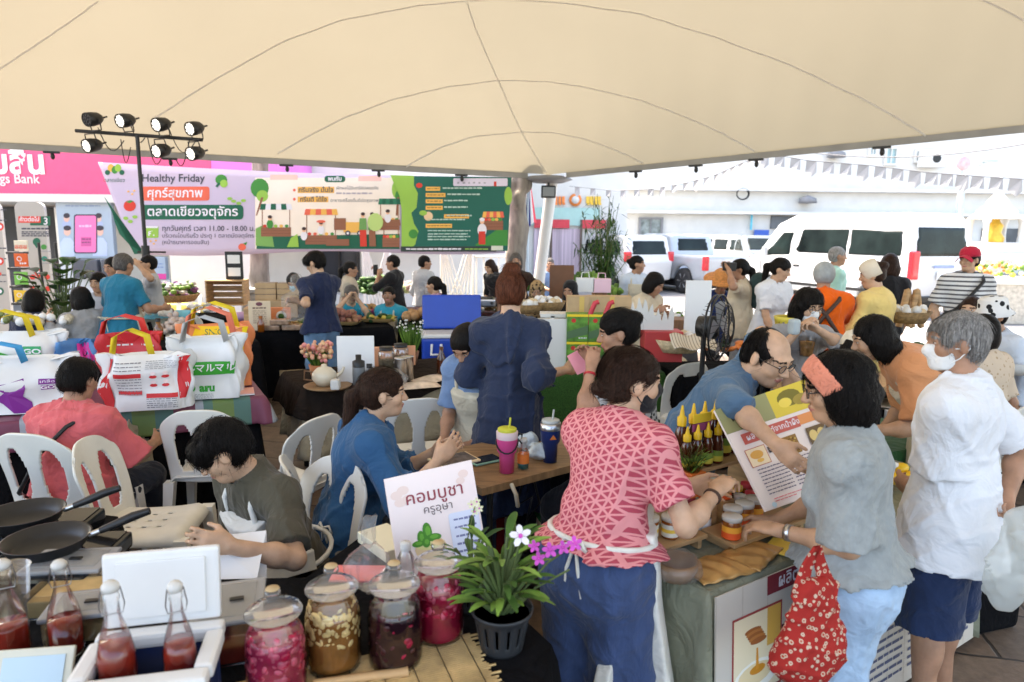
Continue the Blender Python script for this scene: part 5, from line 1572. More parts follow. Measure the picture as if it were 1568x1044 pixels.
# ------------------------------------------------------------------ clothing fabrics
def pattern_mat(name,fn,rough=.85,bump=.25):
 if name in MATS: return MATS[name]
 m,N,P = newmat(name)
 tc = N.n('ShaderNodeTexCoord')
 c = fn(N,tc.outputs['Object'])
 N.l(c,P.inputs['Base Color'])
 P.inputs['Roughness'].default_value = rough;P.inputs['Specular IOR Level'].default_value = .2
 nb = N.n('ShaderNodeTexNoise');nb.inputs['Scale'].default_value = 30
 N.l(tc.outputs['Object'],nb.inputs['Vector'])
 bp = N.n('ShaderNodeBump');bp.inputs['Strength'].default_value = bump;bp.inputs['Distance'].default_value = .01
 N.l(nb.outputs[0],bp.inputs['Height']);N.l(bp.outputs[0],P.inputs['Normal'])
 MATS[name] = m
 return m
def mth(N,op,a,b=None):
 n = N.n('ShaderNodeMath',operation=op)
 for i,x in enumerate((a,b)):
  if x is None: continue
  if isinstance(x,(int,float)): n.inputs[i].default_value = x
  else: N.l(x,n.inputs[i])
 return n.outputs[0]
def mixc(N,f,c0,c1):
 n = N.n('ShaderNodeMixRGB')
 N.l(f,n.inputs[0])
 for i,c in ((1,c0),(2,c1)):
  if isinstance(c,tuple): n.inputs[i].default_value = tuple(c) + (1,)
  else: N.l(c,n.inputs[i])
 return n.outputs[0]
def lattice(N,co):
 sp = N.n('ShaderNodeSeparateXYZ');N.l(co,sp.inputs[0])
 x = mth(N,'ADD',sp.outputs[0],mth(N,'MULTIPLY',sp.outputs[1],-.55));z = mth(N,'ADD',sp.outputs[2],mth(N,'MULTIPLY',sp.outputs[1],.35))
 S = .028;f = None
 for a in (0,60,120):
  p = mth(N,'ADD',mth(N,'MULTIPLY',x,math.cos(math.radians(a)) / S),mth(N,'MULTIPLY',z,math.sin(math.radians(a)) / S))
  q = mth(N,'ABSOLUTE',mth(N,'SUBTRACT',mth(N,'FRACT',p),.5))
  w = mth(N,'GREATER_THAN',q,.375)
  f = w if f is None else mth(N,'MAXIMUM',f,w)
 return mixc(N,f,(.40,.06,.09),(.68,.26,.27))
def stripes(c0,c1,per,duty,ax=2):
 def fn(N,co):
  sp = N.n('ShaderNodeSeparateXYZ');N.l(co,sp.inputs[0])
  f = mth(N,'GREATER_THAN',mth(N,'FRACT',mth(N,'MULTIPLY',sp.outputs[ax],1 / per)),duty)
  return mixc(N,f,c0,c1)
 return fn
def spots(c0,c1,scale,thr,c2=None):
 def fn(N,co):
  v = N.n('ShaderNodeTexVoronoi');v.inputs['Scale'].default_value = scale
  N.l(co,v.inputs['Vector'])
  n = N.n('ShaderNodeTexNoise');n.inputs['Scale'].default_value = scale * .8;N.l(co,n.inputs['Vector'])
  d = mth(N,'ADD',v.outputs['Distance'],mth(N,'MULTIPLY',n.outputs[0],.5))
  out = mixc(N,mth(N,'LESS_THAN',d,thr),c0,c1)
  if c2: out = mixc(N,mth(N,'LESS_THAN',d,thr * .72),out,c2)
  return out
 return fn
PINKLAT = pattern_mat('cloth_pink_lattice',lattice)
STRIPE = pattern_mat('cloth_grey_stripe',stripes((.70,.70,.70),(.10,.10,.11),.045,.62))
LEOP = pattern_mat('cloth_leopard',spots((.34,.22,.11),(.03,.02,.015),26,.62))
FLOR = pattern_mat('cloth_pink_floral',spots((.50,.30,.40),(.30,.14,.22),30,.55))
BWHAT = pattern_mat('cloth_black_white',spots((.72,.72,.72),(.02,.02,.022),15,.55))
GREYPAT = pattern_mat('cloth_grey_pattern',spots((.42,.42,.42),(.05,.05,.05),40,.58))
DOTB = pattern_mat('cloth_beige_dots',spots((.58,.47,.36),(.42,.30,.2),34,.5))
C_DENIMS = cloth('denim_shirt',(.075,.145,.235),vs=5,var=.15)
C_GREYT = cloth('grey_heather',(.29,.315,.315),var=.10,vs=40)
C_WHITE = cloth('white_shirt',(.74,.76,.80),var=.02)
C_NAVYS = cloth('navy_shorts',(.014,.028,.075),var=.12)
C_NAVYT = cloth('navy_trousers',(.045,.075,.17),var=.15,stretch=(3,3,.6))
C_JEANL = cloth('pale_jeans',(.36,.50,.66),var=.28,vs=7,bump=.3)
C_JEAN = cloth('blue_jeans',(.12,.22,.34),var=.3,vs=6,bump=.3)
C_OLIVE = cloth('olive_shirt',(.075,.066,.045),var=.12)
C_APRON = cloth('cream_apron',(.58,.52,.40),var=.06)
C_APRONW = cloth('white_apron',(.72,.70,.64),var=.04)
C_SALM = cloth('salmon_blouse',(.66,.13,.14),var=.08)
C_BLUET = cloth('blue_tunic',(.025,.095,.21),var=.15,vs=4)
C_NAVYD = cloth('navy_dress',(.022,.033,.07),var=.16,vs=4)
C_LBLUE = cloth('light_blue_shirt',(.16,.25,.42),var=.12)
C_NAVYP = cloth('navy_polo',(.014,.022,.06),var=.1)
C_BROWN = cloth('brown_top',(.035,.018,.012),var=.15)
C_BEIGE = cloth('beige_shirt',(.50,.42,.33),var=.08)
C_CREAMT = cloth('cream_tee',(.62,.52,.38),var=.06)
C_BLACKT = cloth('black_top',(.014,.014,.016),var=.15)
C_GREYS = cloth('grey_shirt',(.44,.45,.48),var=.06)
C_TEALV = cloth('turquoise_top',(.02,.30,.42),var=.1)
C_TEAL = cloth('teal_shirt',(.012,.16,.26),var=.1)
C_ORNG = cloth('orange_shirt',(.80,.12,.008),var=.06)
C_YELL = cloth('yellow_shirt',(.76,.56,.20),var=.06)
C_MINT = cloth('mint_shirt',(.42,.70,.60),var=.05)
C_APRIC = cloth('apricot_tee',(.62,.27,.12),var=.07)
C_GREYSW = cloth('grey_sweater',(.30,.30,.31),var=.12)
C_DKTR = cloth('dark_trousers',(.02,.022,.03),var=.15)
C_PALEB = cloth('pale_blue_shirt',(.55,.62,.72),var=.05)
C_HBAND = cloth('knit_headband',(.72,.25,.16),var=.15,stretch=(1,1,1),bump=.8,bs=70)
HAIRNET = cloth('hair_net',(.36,.38,.38),var=.3,bump=.6,bs=50)
BLACKH = cloth('black_scarf',(.012,.012,.014),var=.1)
KERCH = cloth('cream_kerchief',(.70,.62,.50),var=.05)
STRAPB = mat('strap_brown',(.06,.03,.02),rough=.6,var=.2)
STRAPK = mat('strap_black',(.012,.012,.013),rough=.5,var=.1)
STRAW = mat('straw',(.62,.26,.08),rough=.8,var=.25,vs=40,bump=.5,bs=90)
REDCAP = cloth('red_cap',(.50,.02,.05),var=.08)
BLUEBLK = cloth('indigo_shirt',(.018,.035,.13),var=.2)
def headM(hp):
 o = hp(0,0,0);c = [hp(1,0,0) - o,hp(0,1,0) - o,hp(0,0,1) - o]
 return Matrix(((c[0][0],c[1][0],c[2][0],o[0]),(c[0][1],c[1][1],c[2][1],o[1]),(c[0][2],c[1][2],c[2][2],o[2]),(0,0,0,1)))
def hatx(kind,m):
 def f(body,K,arms,legs,hp):
  b = B().mat(m);b.M = headM(hp) @ Matrix.Translation((0,-.012,0))
  if kind == 'straw':
   b.M = b.M @ Matrix.Scale(1.05,4)
   b.lathe([(.21,.035),(.19,.05),(.12,.052),(.098,.058),(.09,.13),(.06,.155),(0,.15)],26);b.lathe([(.21,.034),(.12,.046),(.0,.05)],26)
  elif kind == 'cap':
   b.lathe([(.100,.035),(.101,.06),(.088,.105),(.05,.135),(0,.142)],20)
   b.sheet(lambda u_,v_: ((u_ - .5) * .17,.07 + .07 * v_ * math.sqrt(max(0,1 - (2 * u_ - 1) ** 2 * .8)) + .02,.062 - .02 * v_ - .25 * (u_ - .5) ** 2),12,6)
  elif kind == 'bucket':
   b.lathe([(.145,.005),(.106,.05),(.098,.12),(.08,.14),(0,.145)],24);b.lathe([(.144,.003),(.10,.045)],24)
  elif kind == 'visor':
   b.lathe([(.104,.03),(.102,.07),(.085,.12),(.05,.14),(0,.145)],20)
   b.sheet(lambda u_,v_: ((u_ - .5) * .2,.07 + .11 * v_ + .02,.05 - .03 * v_ - .3 * (u_ - .5) ** 2),10,5)
  o = b.build('hat',body)
  solid(o,.004)
 return f
def straps(pts_list,m,r=.011,name='strap'):
 def f(body,K,arms,legs,hp):
  for pts in pts_list:
   P_ = []
   for (fr,x,y,z) in pts:
    o = K[{'c': 'chest','h': 'hip','w': 'waist'}[fr]];R_ = K[{'c': 'Rc','h': 'Rp','w': 'Rq'}[fr]]
    P_.append(o + R_ @ np.array([x * 1.1,y + (-.065 if y < -.08 else .03 if y > .08 else 0),z]) * K['s'])
   B().mat(m).tube(P_,r,6).build(name,body)
 return f
def multi(*fs):
 def f(*a):
  for g_ in fs: g_(*a)
 return f
def wristx(i,m,r=.031,w=.016,name='wristwatch'):
 def f(body,K,arms,legs,hp):
  S,E,T = arms[i];d = unit(T - E);c = T - d * .035
  b = B().mat(m);a = unit(np.cross(d,[0.3,.2,1]));n = np.cross(d,a)
  prof = [[Vector(c + d * z + (a * math.cos(t) + n * math.sin(t) * .9) * r * K['s']) for t in np.linspace(0,6.283,17)[:-1]] for z in (-w / 2,w / 2)]
  vs = prof[0] + prof[1]
  b.raw(vs,[(k,(k + 1) % 16,16 + (k + 1) % 16,16 + k) for k in range(16)],True)
  o = b.build(name,body);solid(o,.005,0)
 return f
# ------------------------------------------------------------------ the people
GQ = 'people at the market'
SEATS = {}
def P(label,u,v,Y,yaw,**kw):
 r = person(label,u,v,Y,yaw,**kw)
 SEATS[label] = (r[0].location.copy(),yaw)
 return r
F = .006
def headband(body,K,arms,legs,hp):
 R_ = K['Rh'];V = Vol(hp(0,0,.03) - .2,hp(0,0,.03) + .2,.006)
 V.ell(hp(0,-.014,.030),np.array([.0905,.1115,.0995]),R_,0)
 n = R_ @ np.array([0,.82,-.42]);c = hp(0,.048,.05)
 V.clip(n,c + n * .033);V.clip(-n,c - n * .033)
 V.cutby(V.like().ell(hp(0,-.014,.030),np.array([.082,.103,.091]),R_,0))
 link('knit_headband',V.mesh('band'),body,[C_HBAND])
HON = P('woman in pink lattice blouse and white apron reaching over the honey stall',968,582,2.2,-38,g=.99,lean=22,head=(-42,4,0),hair=('bun','brown',1.03,(0,-.118,-.035),.036),tone='light',
  top=dict(m=PINKLAT,sl=.72,o=.018,hem=-.06,sw=.022,fold=.005,q=.007),bottom=dict(m=C_NAVYT,o=.046,cuff=.13,fold=.012),apron=dict(m=C_APRONW,hem=.22,back=.02,left=.07),mask=MASKB,
  hands=(W(1060,742,2.3),W(1098,752,2.12)),poles=(None,(.5,-.3,-.9)),curl=(40,45),palm=(None,(0,.2,-1)),q=F,hs=1.02,xtra=wristx(1,STRAPB,.03,.012,'bracelet'))
DEN = P('balding man in rolled sleeve denim shirt and spectacles leaning across the honey stall',1176,545,2.85,-112,H=1.68,sex='m',g=1.0,hs=1.12,lean=44,head=(-30,24,0),hair=('balding','black'),tone='light',
  top=dict(m=C_DENIMS,sl=1.18,o=.02,collar=True,hem=.1,sw=.02,taper=.2,fold=.008,q=.007),bottom=dict(m=C_DKTR),glasses=True,
  hands=(W(1212,574,3.05),W(1190,682,2.34)),poles=((-.6,1.0,.6),(1,-.2,.4)),curl=(40,50),hdir=((.25,-.1,-1),None),q=F,xtra=wristx(0,STRAPK,.032,.02))
GRY = P('woman with knit headband, grey tee and pale jeans holding a red bag on her arm',1280,592,2.05,62,g=1.02,lean=8,head=(14,14,0),hair=('bob','black',1.06),tone='mid',glasses=True,
  top=dict(m=C_GREYT,sl=.95,o=.022,hem=-.04,sw=.03,fold=.007,q=.007),bottom=dict(m=C_JEANL,o=.03,cuff=.08,fold=.010),
  hands=(W(1192,812,2.05),W(1180,800,2.3)),poles=((-.3,-.8,-.6),None),curl=(45,40),palm=((.2,.2,-1),None),q=F,xtra=multi(headband,wristx(0,STEEL,.03,.018)))
WHT = P('grey haired man in white short sleeve shirt and navy shorts with face mask',1462,522,2.38,42,sex='m',g=1.02,lean=3,head=(36,6,0),hs=.94,hair=('short','grey',1.02),tone='tan',mask=MASKW,
  top=dict(m=C_WHITE,sl=.85,o=.024,hem=.15,collar=True,sw=.03,fold=.006,q=.007),bottom=dict(m=C_NAVYS,kind='shorts',o=.026,len=1.08,fold=.008),
  hands=(W(1392,742,2.5),W(1541,762,2.3)),curl=(60,85),q=F)
BOY = P('seated young man in olive shirt, cream apron and spectacles folding paper',340,690,2.45,142,pose='sit',sex='m',g=.95,lean=30,head=(-34,36,0),hair=('fringe','black',1.08),tone='light',glasses=True,
  top=dict(m=C_OLIVE,sl=.85,o=.018,collar=True,sw=.02,fold=.006,q=.007),bottom=dict(m=C_DKTR),apron=dict(m=C_APRONW),
  hands=(W(352,836,2.1),W(330,842,2.32)),poles=((-.5,-.7,-.6),None),curl=(55,45),q=F)
P('seated woman in salmon pink blouse seen from behind before the shopping bags',122,580,3.55,-8,pose='sit',g=1.25,lean=10,head=(0,18,0),hair=('short','black',1.05),tone='tan',q=.008,
  top=dict(m=C_SALM,sl=.95,o=.03,hem=.2,sw=.03,fold=.010),bottom=dict(m=C_DKTR),hands=((-.25,.38,.62),(.2,.4,.62)),
  xtra=straps([[('c',.13,.02,.19),('c',.08,-.10,.10),('c',-.02,-.155,-.05),('w',-.12,-.15,-.05),('h',-.21,-.05,0)]],STRAPK))
P('seated woman in blue tunic with ponytail looking right beside the wooden table',588,600,3.0,-68,pose='sit',g=1.05,lean=20,head=(-10,4,0),hair=('pony','brown',1.04),tone='light',q=.007,
  top=dict(m=C_BLUET,sl=1.5,o=.028,hem=.2,sw=.03,fold=.010),bottom=dict(m=C_DKTR),hands=(W(668,690,3.05),W(672,704,2.8)),curl=(30,30))
P('standing woman in loose navy dress with red bun seen from behind',783,447,3.72,-6,g=.86,lean=2,head=(0,6,0),hair=('bun','red',1.05,(0,-.03,.125),.052),tone='light',q=.008,
  top=dict(m=C_NAVYD,sl=1.35,o=.028,hem=.52,flare=.11,sw=.028,taper=.2,fold=.012,name='dress'),bottom=dict(m=C_DKTR),hands=((-.2,.28,1.02),W(868,566,3.65)),curl=(40,60),poles=(None,(.4,-.4,-.8)))
P('seated woman bending over her lap in light blue shirt and cream apron',714,527,3.75,152,pose='sit',g=1.1,lean=30,head=(0,42,0),hair=('bob','black',1.03),tone='tan',q=.009,
  top=dict(m=C_LBLUE,sl=.85,o=.024,sw=.025),bottom=dict(m=C_NAVYT,o=.035,cuff=.07),apron=dict(m=C_APRON),hands=((-.06,.33,.66),(.1,.36,.66)))
P('dark haired seated woman with red bracelet handing over pink paper',945,508,3.4,78,pose='sit',g=1.05,lean=12,head=(10,12,0),hair=('bun','black',1.06,(0,-.105,.055),.045),tone='tan',q=.008,
  top=dict(m=C_GREYPATT if False else GREYPAT,sl=.7,o=.022),bottom=dict(m=C_DKTR),hands=(W(905,563,3.3),W(898,558,3.5)),curl=(50,40),xtra=wristx(0,mat('red_bead',(.5,.02,.03),rough=.3,var=.1),.03,.012,'bracelet'))
P('person in apricot tee and cream apron bending far forward behind the white shirt',1336,517,3.4,78,g=1.0,lean=58,head=(0,20,0),hair=('long','black'),tone='mid',q=.008,
  top=dict(m=C_APRIC,sl=.9,o=.026,hem=.08,sw=.03),bottom=dict(m=C_DKTR),apron=dict(m=C_APRON,hem=.45,back=-.08),hands=(W(1322,660,3.2),W(1345,665,3.5)))
P('child with round spectacles and white mask pouring a drink',1238,468,4.5,186,pose='sit',sex='m',g=.8,lean=8,head=(8,16,0),hair=('curly','black',1.08),tone='light',mask=MASKW,glasses=True,q=.008,
  top=dict(m=C_GREYSW,sl=1.3,o=.02),bottom=dict(m=C_DKTR),hands=(W(1250,503,4.25),W(1222,506,4.3)),curl=(75,60),poles=((-.9,-.2,-.5),None))
P('seated person in dark navy shirt with small red lettering on the back',54,460,6.9,-12,pose='sit',g=1.2,lean=8,head=(0,12,0),hair=('bob','black',1.06),tone='tan',top=dict(m=C_NAVYP,sl=.9,o=.026),bottom=dict(m=C_DKTR))
P('seated woman in grey sweater with long black hair facing left',122,456,6.75,48,pose='sit',g=1.05,lean=14,head=(25,4,0),hair=('long','black',1.05),tone='mid',top=dict(m=C_GREYSW,sl=1.9,o=.024),bottom=dict(m=C_DKTR),hands=(W(75,492,6.5),None))
P('seated woman in grey tee facing the camera beside the fig plant',150,432,7.8,188,pose='sit',lean=8,head=(-8,8,0),hair=('short','black',1.08),tone='mid',top=dict(m=C_GREYS,sl=.8),bottom=dict(m=C_DKTR))
P('woman in teal shirt and dark apron seen from behind below the light stand',190,405,6.9,-14,g=1.15,lean=10,head=(0,12,0),hair=('short','dkgrey',1.06),tone='tan',top=dict(m=C_TEAL,sl=.8,o=.024,hem=.1),bottom=dict(m=C_DKTR,o=.04),apron=dict(m=C_APRON,hem=.6),hands=((-.15,.3,1.0),(.25,.32,1.02)))
P('man in dark patterned shirt half hidden behind the teal shirt',172,408,7.6,165,sex='m',lean=12,head=(0,14,0),hair=('short','black'),tone='tan',top=dict(m=GREYPAT,sl=.8),bottom=dict(m=C_DKTR))
P('person in white shirt taking a picture with a phone behind the light stand',226,404,8.3,120,sex='m',lean=2,hair=('short','black'),tone='mid',top=dict(m=C_GREYS,sl=.8),bottom=dict(m=C_DKTR),hands=(W(212,406,8.0),None),curl=(60,35))
P('young man in navy polo and blue jeans standing before the brown boxes',482,402,6.9,52,H=1.65,sex='m',g=1.0,lean=3,head=(25,24,0),hair=('fringe','black',1.06),tone='light',q=.008,top=dict(m=C_NAVYP,sl=.8,o=.022,hem=.05,collar=True),bottom=dict(m=C_JEAN,o=.026,cuff=.06,fold=.01),hands=(W(464,460,6.75),W(458,462,6.9)),curl=(60,60),xtra=wristx(0,STRAPK,.03,.014))
P('woman in brown top and pale blue mask behind the stacked boxes',449,432,8.4,186,pose='sit',g=1.1,lean=16,head=(-5,26,0),hair=('bun','black',1.04),tone='mid',mask=MASKBLUE,top=dict(m=C_BROWN,sl=1.5,o=.022,vneck=.03),bottom=dict(m=C_DKTR),hands=(None,(.05,.38,.9)))
P('woman in beige shirt with tied black hair looking right',537,412,9.3,-85,g=1.15,lean=2,head=(0,4,0),hair=('pony','black',1.02),tone='tan',top=dict(m=C_BEIGE,sl=.8,o=.022,collar=True),bottom=dict(m=C_DKTR))
P('older woman resting her chin on her hand behind the potato trays',538,450,8.65,205,pose='sit',lean=14,head=(10,16,0),hair=('short','dkgrey',1.05),tone='light',top=dict(m=C_TEALV,sl=.8),bottom=dict(m=C_DKTR),hands=((-.05,.28,.98),(.08,.3,1.0)),curl=(70,70))
P('man in black shirt holding up a phone before the lattice gate',601,402,9.8,78,sex='m',lean=2,head=(5,2,0),hair=('short','black',1.04),tone='tan',top=dict(m=C_BLACKT,sl=1.2,o=.022,hem=.12),bottom=dict(m=C_DKTR),hands=(W(580,420,9.7),W(577,416,9.9)),curl=(70,70))
P('seated vendor in bright blue shirt and pale apron behind the root vegetables',595,452,8.5,160,pose='sit',g=1.1,lean=14,head=(20,-6,0),hair=('short','black',1.03),tone='dark',top=dict(m=C_TEALV,sl=.8,o=.022),bottom=dict(m=C_DKTR),apron=dict(m=C_APRON))
P('man in pale grey shirt seen from behind below the green end of the banner',651,402,10.2,-48,sex='m',lean=2,head=(-20,2,0),hair=('short','black'),tone='tan',top=dict(m=C_GREYS,sl=1.3,o=.022),bottom=dict(m=C_DKTR))
P('seated woman in pink floral blouse with beaded ponytail',664,436,8.95,62,pose='sit',g=1.05,lean=4,head=(15,2,0),hair=('pony','black',1.04),tone='mid',top=dict(m=FLOR,sl=.8,o=.024),bottom=dict(m=C_DKTR))
P('long haired woman bending over a black bag by the white railing',750,408,10.5,140,lean=24,head=(0,25,0),hair=('long','brown',1.0),tone='light',top=dict(m=C_BLACKT,sl=1.4),bottom=dict(m=C_DKTR))
P('woman in black mask and brown top with a hand on her hip',790,400,8.8,176,g=1.05,lean=0,head=(10,2,0),hair=('bob','dkgrey',1.0),tone='tan',mask=MASKB,top=dict(m=C_BROWN,sl=.9,o=.022,hem=.08),bottom=dict(m=C_DKTR),hands=((-.20,.05,.95),None),poles=((-.9,-.4,.1),None))
P('seated man in blue tee far behind by the white mast',842,404,12.6,196,pose='sit',sex='m',lean=12,head=(-15,4,0),hair=('short','dkgrey'),tone='tan',top=dict(m=C_LBLUE,sl=.8),bottom=dict(m=C_DKTR),hands=((-.1,.45,.8),(.12,.45,.8)))
P('person in leopard print headscarf looking down at flat baskets',822,444,8.2,178,pose='sit',lean=16,head=(0,24,0),hair=('hijab',LEOP),tone='tan',top=dict(m=C_BEIGE,sl=1.6),bottom=dict(m=C_DKTR))
P('person in black headscarf behind the brown cardboard',873,444,7.9,152,pose='sit',lean=10,head=(0,12,0),hair=('hijab',BLACKH),tone='tan',top=dict(m=C_BLACKT,sl=1.6),bottom=dict(m=C_DKTR))
P('standing vendor in pale shirt and cream apron with hair in a bun looking right',976,404,8.8,186,lean=0,head=(70,0,0),hair=('bun','black',.98),tone='tan',top=dict(m=C_PALEB,sl=1.3,o=.022),bottom=dict(m=C_DKTR),apron=dict(m=C_APRON,hem=.5))
P('seated woman with black bob and cream top working at the table',1003,434,7.1,222,pose='sit',g=1.1,lean=16,head=(10,26,0),hair=('bob','black',1.06),tone='tan',top=dict(m=C_CREAMT,sl=1.6,o=.022),bottom=dict(m=C_DKTR),apron=dict(m=C_APRON),hands=(W(1022,482,6.8),W(1004,478,6.7)))
P('man in orange straw hat and indigo shirt writing on a pad',1105,432,7.8,182,pose='sit',sex='m',lean=14,head=(-10,22,0),hair=('short','black'),tone='dark',top=dict(m=BLUEBLK,sl=.8,o=.022),bottom=dict(m=C_DKTR),hands=((-.1,.36,.85),(.1,.36,.87)),xtra=hatx('straw',STRAW))
P('woman in cream tee with black ponytail raising a camera to her face',1131,412,7.3,72,lean=4,head=(10,4,0),hair=('pony','black',1.03),tone='tan',top=dict(m=C_CREAMT,sl=.85,o=.026,hem=.1),bottom=dict(m=C_GREYSW),hands=(W(1116,412,7.1),W(1115,416,7.3)),curl=(70,70),poles=((-.2,-.4,-.9),None))
P('woman in white polo with orange placket leaning on the table',1196,412,6.9,204,lean=12,head=(34,20,0),hair=('pony','black',1.04),tone='light',top=dict(m=C_WHITE,sl=.8,o=.02,collar=True),bottom=dict(m=C_GREYSW),hands=((-.2,.3,.82),(.2,.3,.82)))
def xback(body,K,arms,legs,hp): pass
P('cook in bright orange shirt with crossed brown straps and hair net seen from behind',1262,422,5.8,-16,g=1.3,lean=6,head=(-10,10,0),hair=('net',HAIRNET),tone='tan',top=dict(m=C_ORNG,sl=.85,o=.028,hem=.16),bottom=dict(m=C_NAVYT,o=.03),hands=((-.2,.35,1.0),(.3,.4,1.05)),
  xtra=straps([[('c',.13,.03,.185),('c',.10,-.10,.13),('c',.0,-.152,.0),('w',-.10,-.145,.03),('w',-.18,-.03,-.04)],[('c',-.13,.03,.185),('c',-.10,-.10,.13),('c',.0,-.156,.0),('w',.10,-.145,.03),('w',.18,-.03,-.04)]],STRAPB,.017))
P('grey haired man in mint shirt standing in front of the van windows',1283,392,8.4,-100,sex='m',lean=0,hair=('short','grey'),tone='tan',top=dict(m=C_MINT,sl=.8,o=.024),bottom=dict(m=C_DKTR))
P('woman in yellow shirt and cream kerchief seen from behind',1335,420,5.8,38,g=1.1,lean=6,head=(25,14,0),hair=('bun','brown',1.0,(0,-.11,.06),.045),tone='light',top=dict(m=C_YELL,sl=1.6,o=.026,hem=.16),bottom=dict(m=C_DKTR),hands=((-.25,.3,.98),(.15,.36,1.0)),
  xtra=lambda body,K,arms,legs,hp: (lambda V: (V.ell(hp(0,-.014,.034),np.array([.094,.114,.1]),K['Rh'],0),V.ell(hp(0,.11,-.03),np.array([.075,.08,.085]),K['Rh'],.01,neg=True),V.clip(K['Rh'] @ np.array([0,-.75,.2]),hp(0,-.06,.1)),V.clip(K['Rh'] @ np.array([0,-.3,-1]),hp(0,0,-.03)),link('kerchief',V.mesh('kerchief'),body,[KERCH])))(Vol(hp(0,0,0) - .2,hp(0,0,0) + .2,.008)))
P('woman in black top with long wavy brown hair before the van tail lamp',1362,404,7.6,-14,lean=0,hair=('long','brown',1.1),tone='light',top=dict(m=C_BLACKT,sl=.9,o=.024,hem=.1),bottom=dict(m=C_DKTR))
P('man in red cap and grey striped polo with a black sling bag',1484,397,7.0,168,H=1.68,sex='m',lean=0,head=(-48,6,0),hair=('short','black'),tone='light',q=.008,top=dict(m=STRIPE,sl=.85,o=.026,hem=.1,collar=True,sw=.03),bottom=dict(m=C_DKTR),
  xtra=multi(hatx('cap',REDCAP),straps([[('c',-.12,.0,.19),('c',-.09,.10,.13),('c',.0,.145,.02),('w',.12,.13,.04),('w',.17,.04,-.02)]],STRAPK,.018)))
P('seated person in black and white bucket hat and pale blue shirt',1519,482,4.9,98,pose='sit',lean=14,head=(0,10,0),hair=('short','black'),tone='tan',top=dict(m=C_PALEB,sl=1.7,o=.026),bottom=dict(m=C_DKTR),xtra=hatx('bucket',BWHAT))
P('brown haired masked person half hidden beside the bucket hat',1487,474,5.6,128,pose='sit',lean=6,hair=('bob','brown'),tone='light',mask=MASKW,top=dict(m=C_CREAMT,sl=.8),bottom=dict(m=C_DKTR))
P('seated person with black hair and dotted beige top at the right edge',1502,506,4.3,24,pose='sit',lean=10,hair=('bob','black',.98),tone='tan',top=dict(m=DOTB,sl=.8),bottom=dict(m=C_DKTR))
P('seated person in white peaked cap behind the knit headband',1312,540,3.95,-60,pose='sit',lean=14,head=(0,15,0),hair=('short','black'),tone='mid',top=dict(m=C_BLACKT,sl=.8),bottom=dict(m=C_DKTR),xtra=hatx('visor',KERCH))
# ------------------------------------------------------------------ tables and cloths
def table(label,cs,z=.745,top=WOODD,r=.02,legm=BLACKM,group='market tables',th=.03):
 cs = [Vector((c[0],c[1],0)) for c in cs]
 cen = sum(cs,Vector()) / len(cs)
 t = thing('table',cen,label,'table',group=group)
 B().mat(top).prism([((c - cen).x,(c - cen).y) for c in cs],z - th,z).build('tabletop',t)
 for c in cs:
  p = (c - cen) * .86
  B().mat(legm).tube([(p.x,p.y,0),(p.x,p.y,z - th)],r,8).build('leg',t)
 return t
def drape(label,cs,z,drop,m,amp=.03,per=.16,seed=1,name='tablecloth',gap=.004,cat='tablecloth',group='tablecloths',flare=.02,part=None):
 cs = [Vector((c[0],c[1],0)) for c in cs];n = len(cs)
 ar = sum(cs[i].x * cs[(i + 1) % n].y - cs[(i + 1) % n].x * cs[i].y for i in range(n))
 if ar < 0: cs = cs[::-1]
 rg = random.Random(seed)
 loop = []
 for i in range(n):
  a,b_ = cs[i],cs[(i + 1) % n];L = (b_ - a).length;k = max(2,int(L / .03))
  nrm = Vector(((b_ - a).y,-(b_ - a).x,0)).normalized()
  pr = Vector(((a - cs[i - 1]).y,-(a - cs[i - 1]).x,0)).normalized()
  for j in range(4): loop.append((a,(pr * (1 - j / 4) + nrm * (j / 4)).normalized(),1.0))
  for j in range(k): loop.append((a + (b_ - a) * (j / k),nrm,0.0))
 cen = sum(cs,Vector()) / n
 rows = 12;vs = [];N_ = len(loop)
 acc = 0;ph = []
 for i in range(N_):
  acc += (loop[i][0] - loop[i - 1][0]).length + (.03 if loop[i][2] else 0)
  ph.append(acc)
 for r_ in range(rows + 1):
  f = r_ / rows
  for i,(p,nn,cor) in enumerate(loop):
   dr = drop(i,p) if callable(drop) else drop
   a = ph[i] / per * 6.283
   w = .5 + .5 * (math.sin(a + 1.3 * math.sin(a * .37 + seed)) * .6 + .4 * math.sin(a * 1.7 + seed * 2))
   out = gap + f ** .8 * (flare + amp * w) + (cor * .05 * f) + .008 * min(1,f * 12)
   q = p + nn * out
   vs.append((q.x - cen.x,q.y - cen.y,z + .003 - (0 if r_ == 0 else .006) - dr * f ** 1.15))
 fs = [(r_ * N_ + i,r_ * N_ + (i + 1) % N_,(r_ + 1) * N_ + (i + 1) % N_,(r_ + 1) * N_ + i)[::-1] for r_ in range(rows) for i in range(N_)]
 top = [(c.x - cen.x,c.y - cen.y,z + .003) for c in cs]
 b = B().mat(m).raw(vs,fs,True)
 b.raw([vs[i] for i in range(N_)],[tuple(range(N_))])
 o = b.build(name);o.location = cen;solid(o,.003,0)
 return tag(o,label,cat,group)
def rect(a,d,L,D):
 'rectangle from corner a along d (angle deg) by L, and D to its left'
 t = math.radians(d);e1 = Vector((math.cos(t),math.sin(t),0));e2 = Vector((-math.sin(t),math.cos(t),0))
 a = Vector((a[0],a[1],0))
 return [a,a + e1 * L,a + e1 * L + e2 * D,a + e2 * D]
C_OLIVEC = cloth('olive_vinyl',(.23,.235,.17),rough=.5,var=.1,sheen=0)
C_DKBR = cloth('dark_brown_cloth',(.022,.016,.013),var=.2,spec=.06,sheen=0)
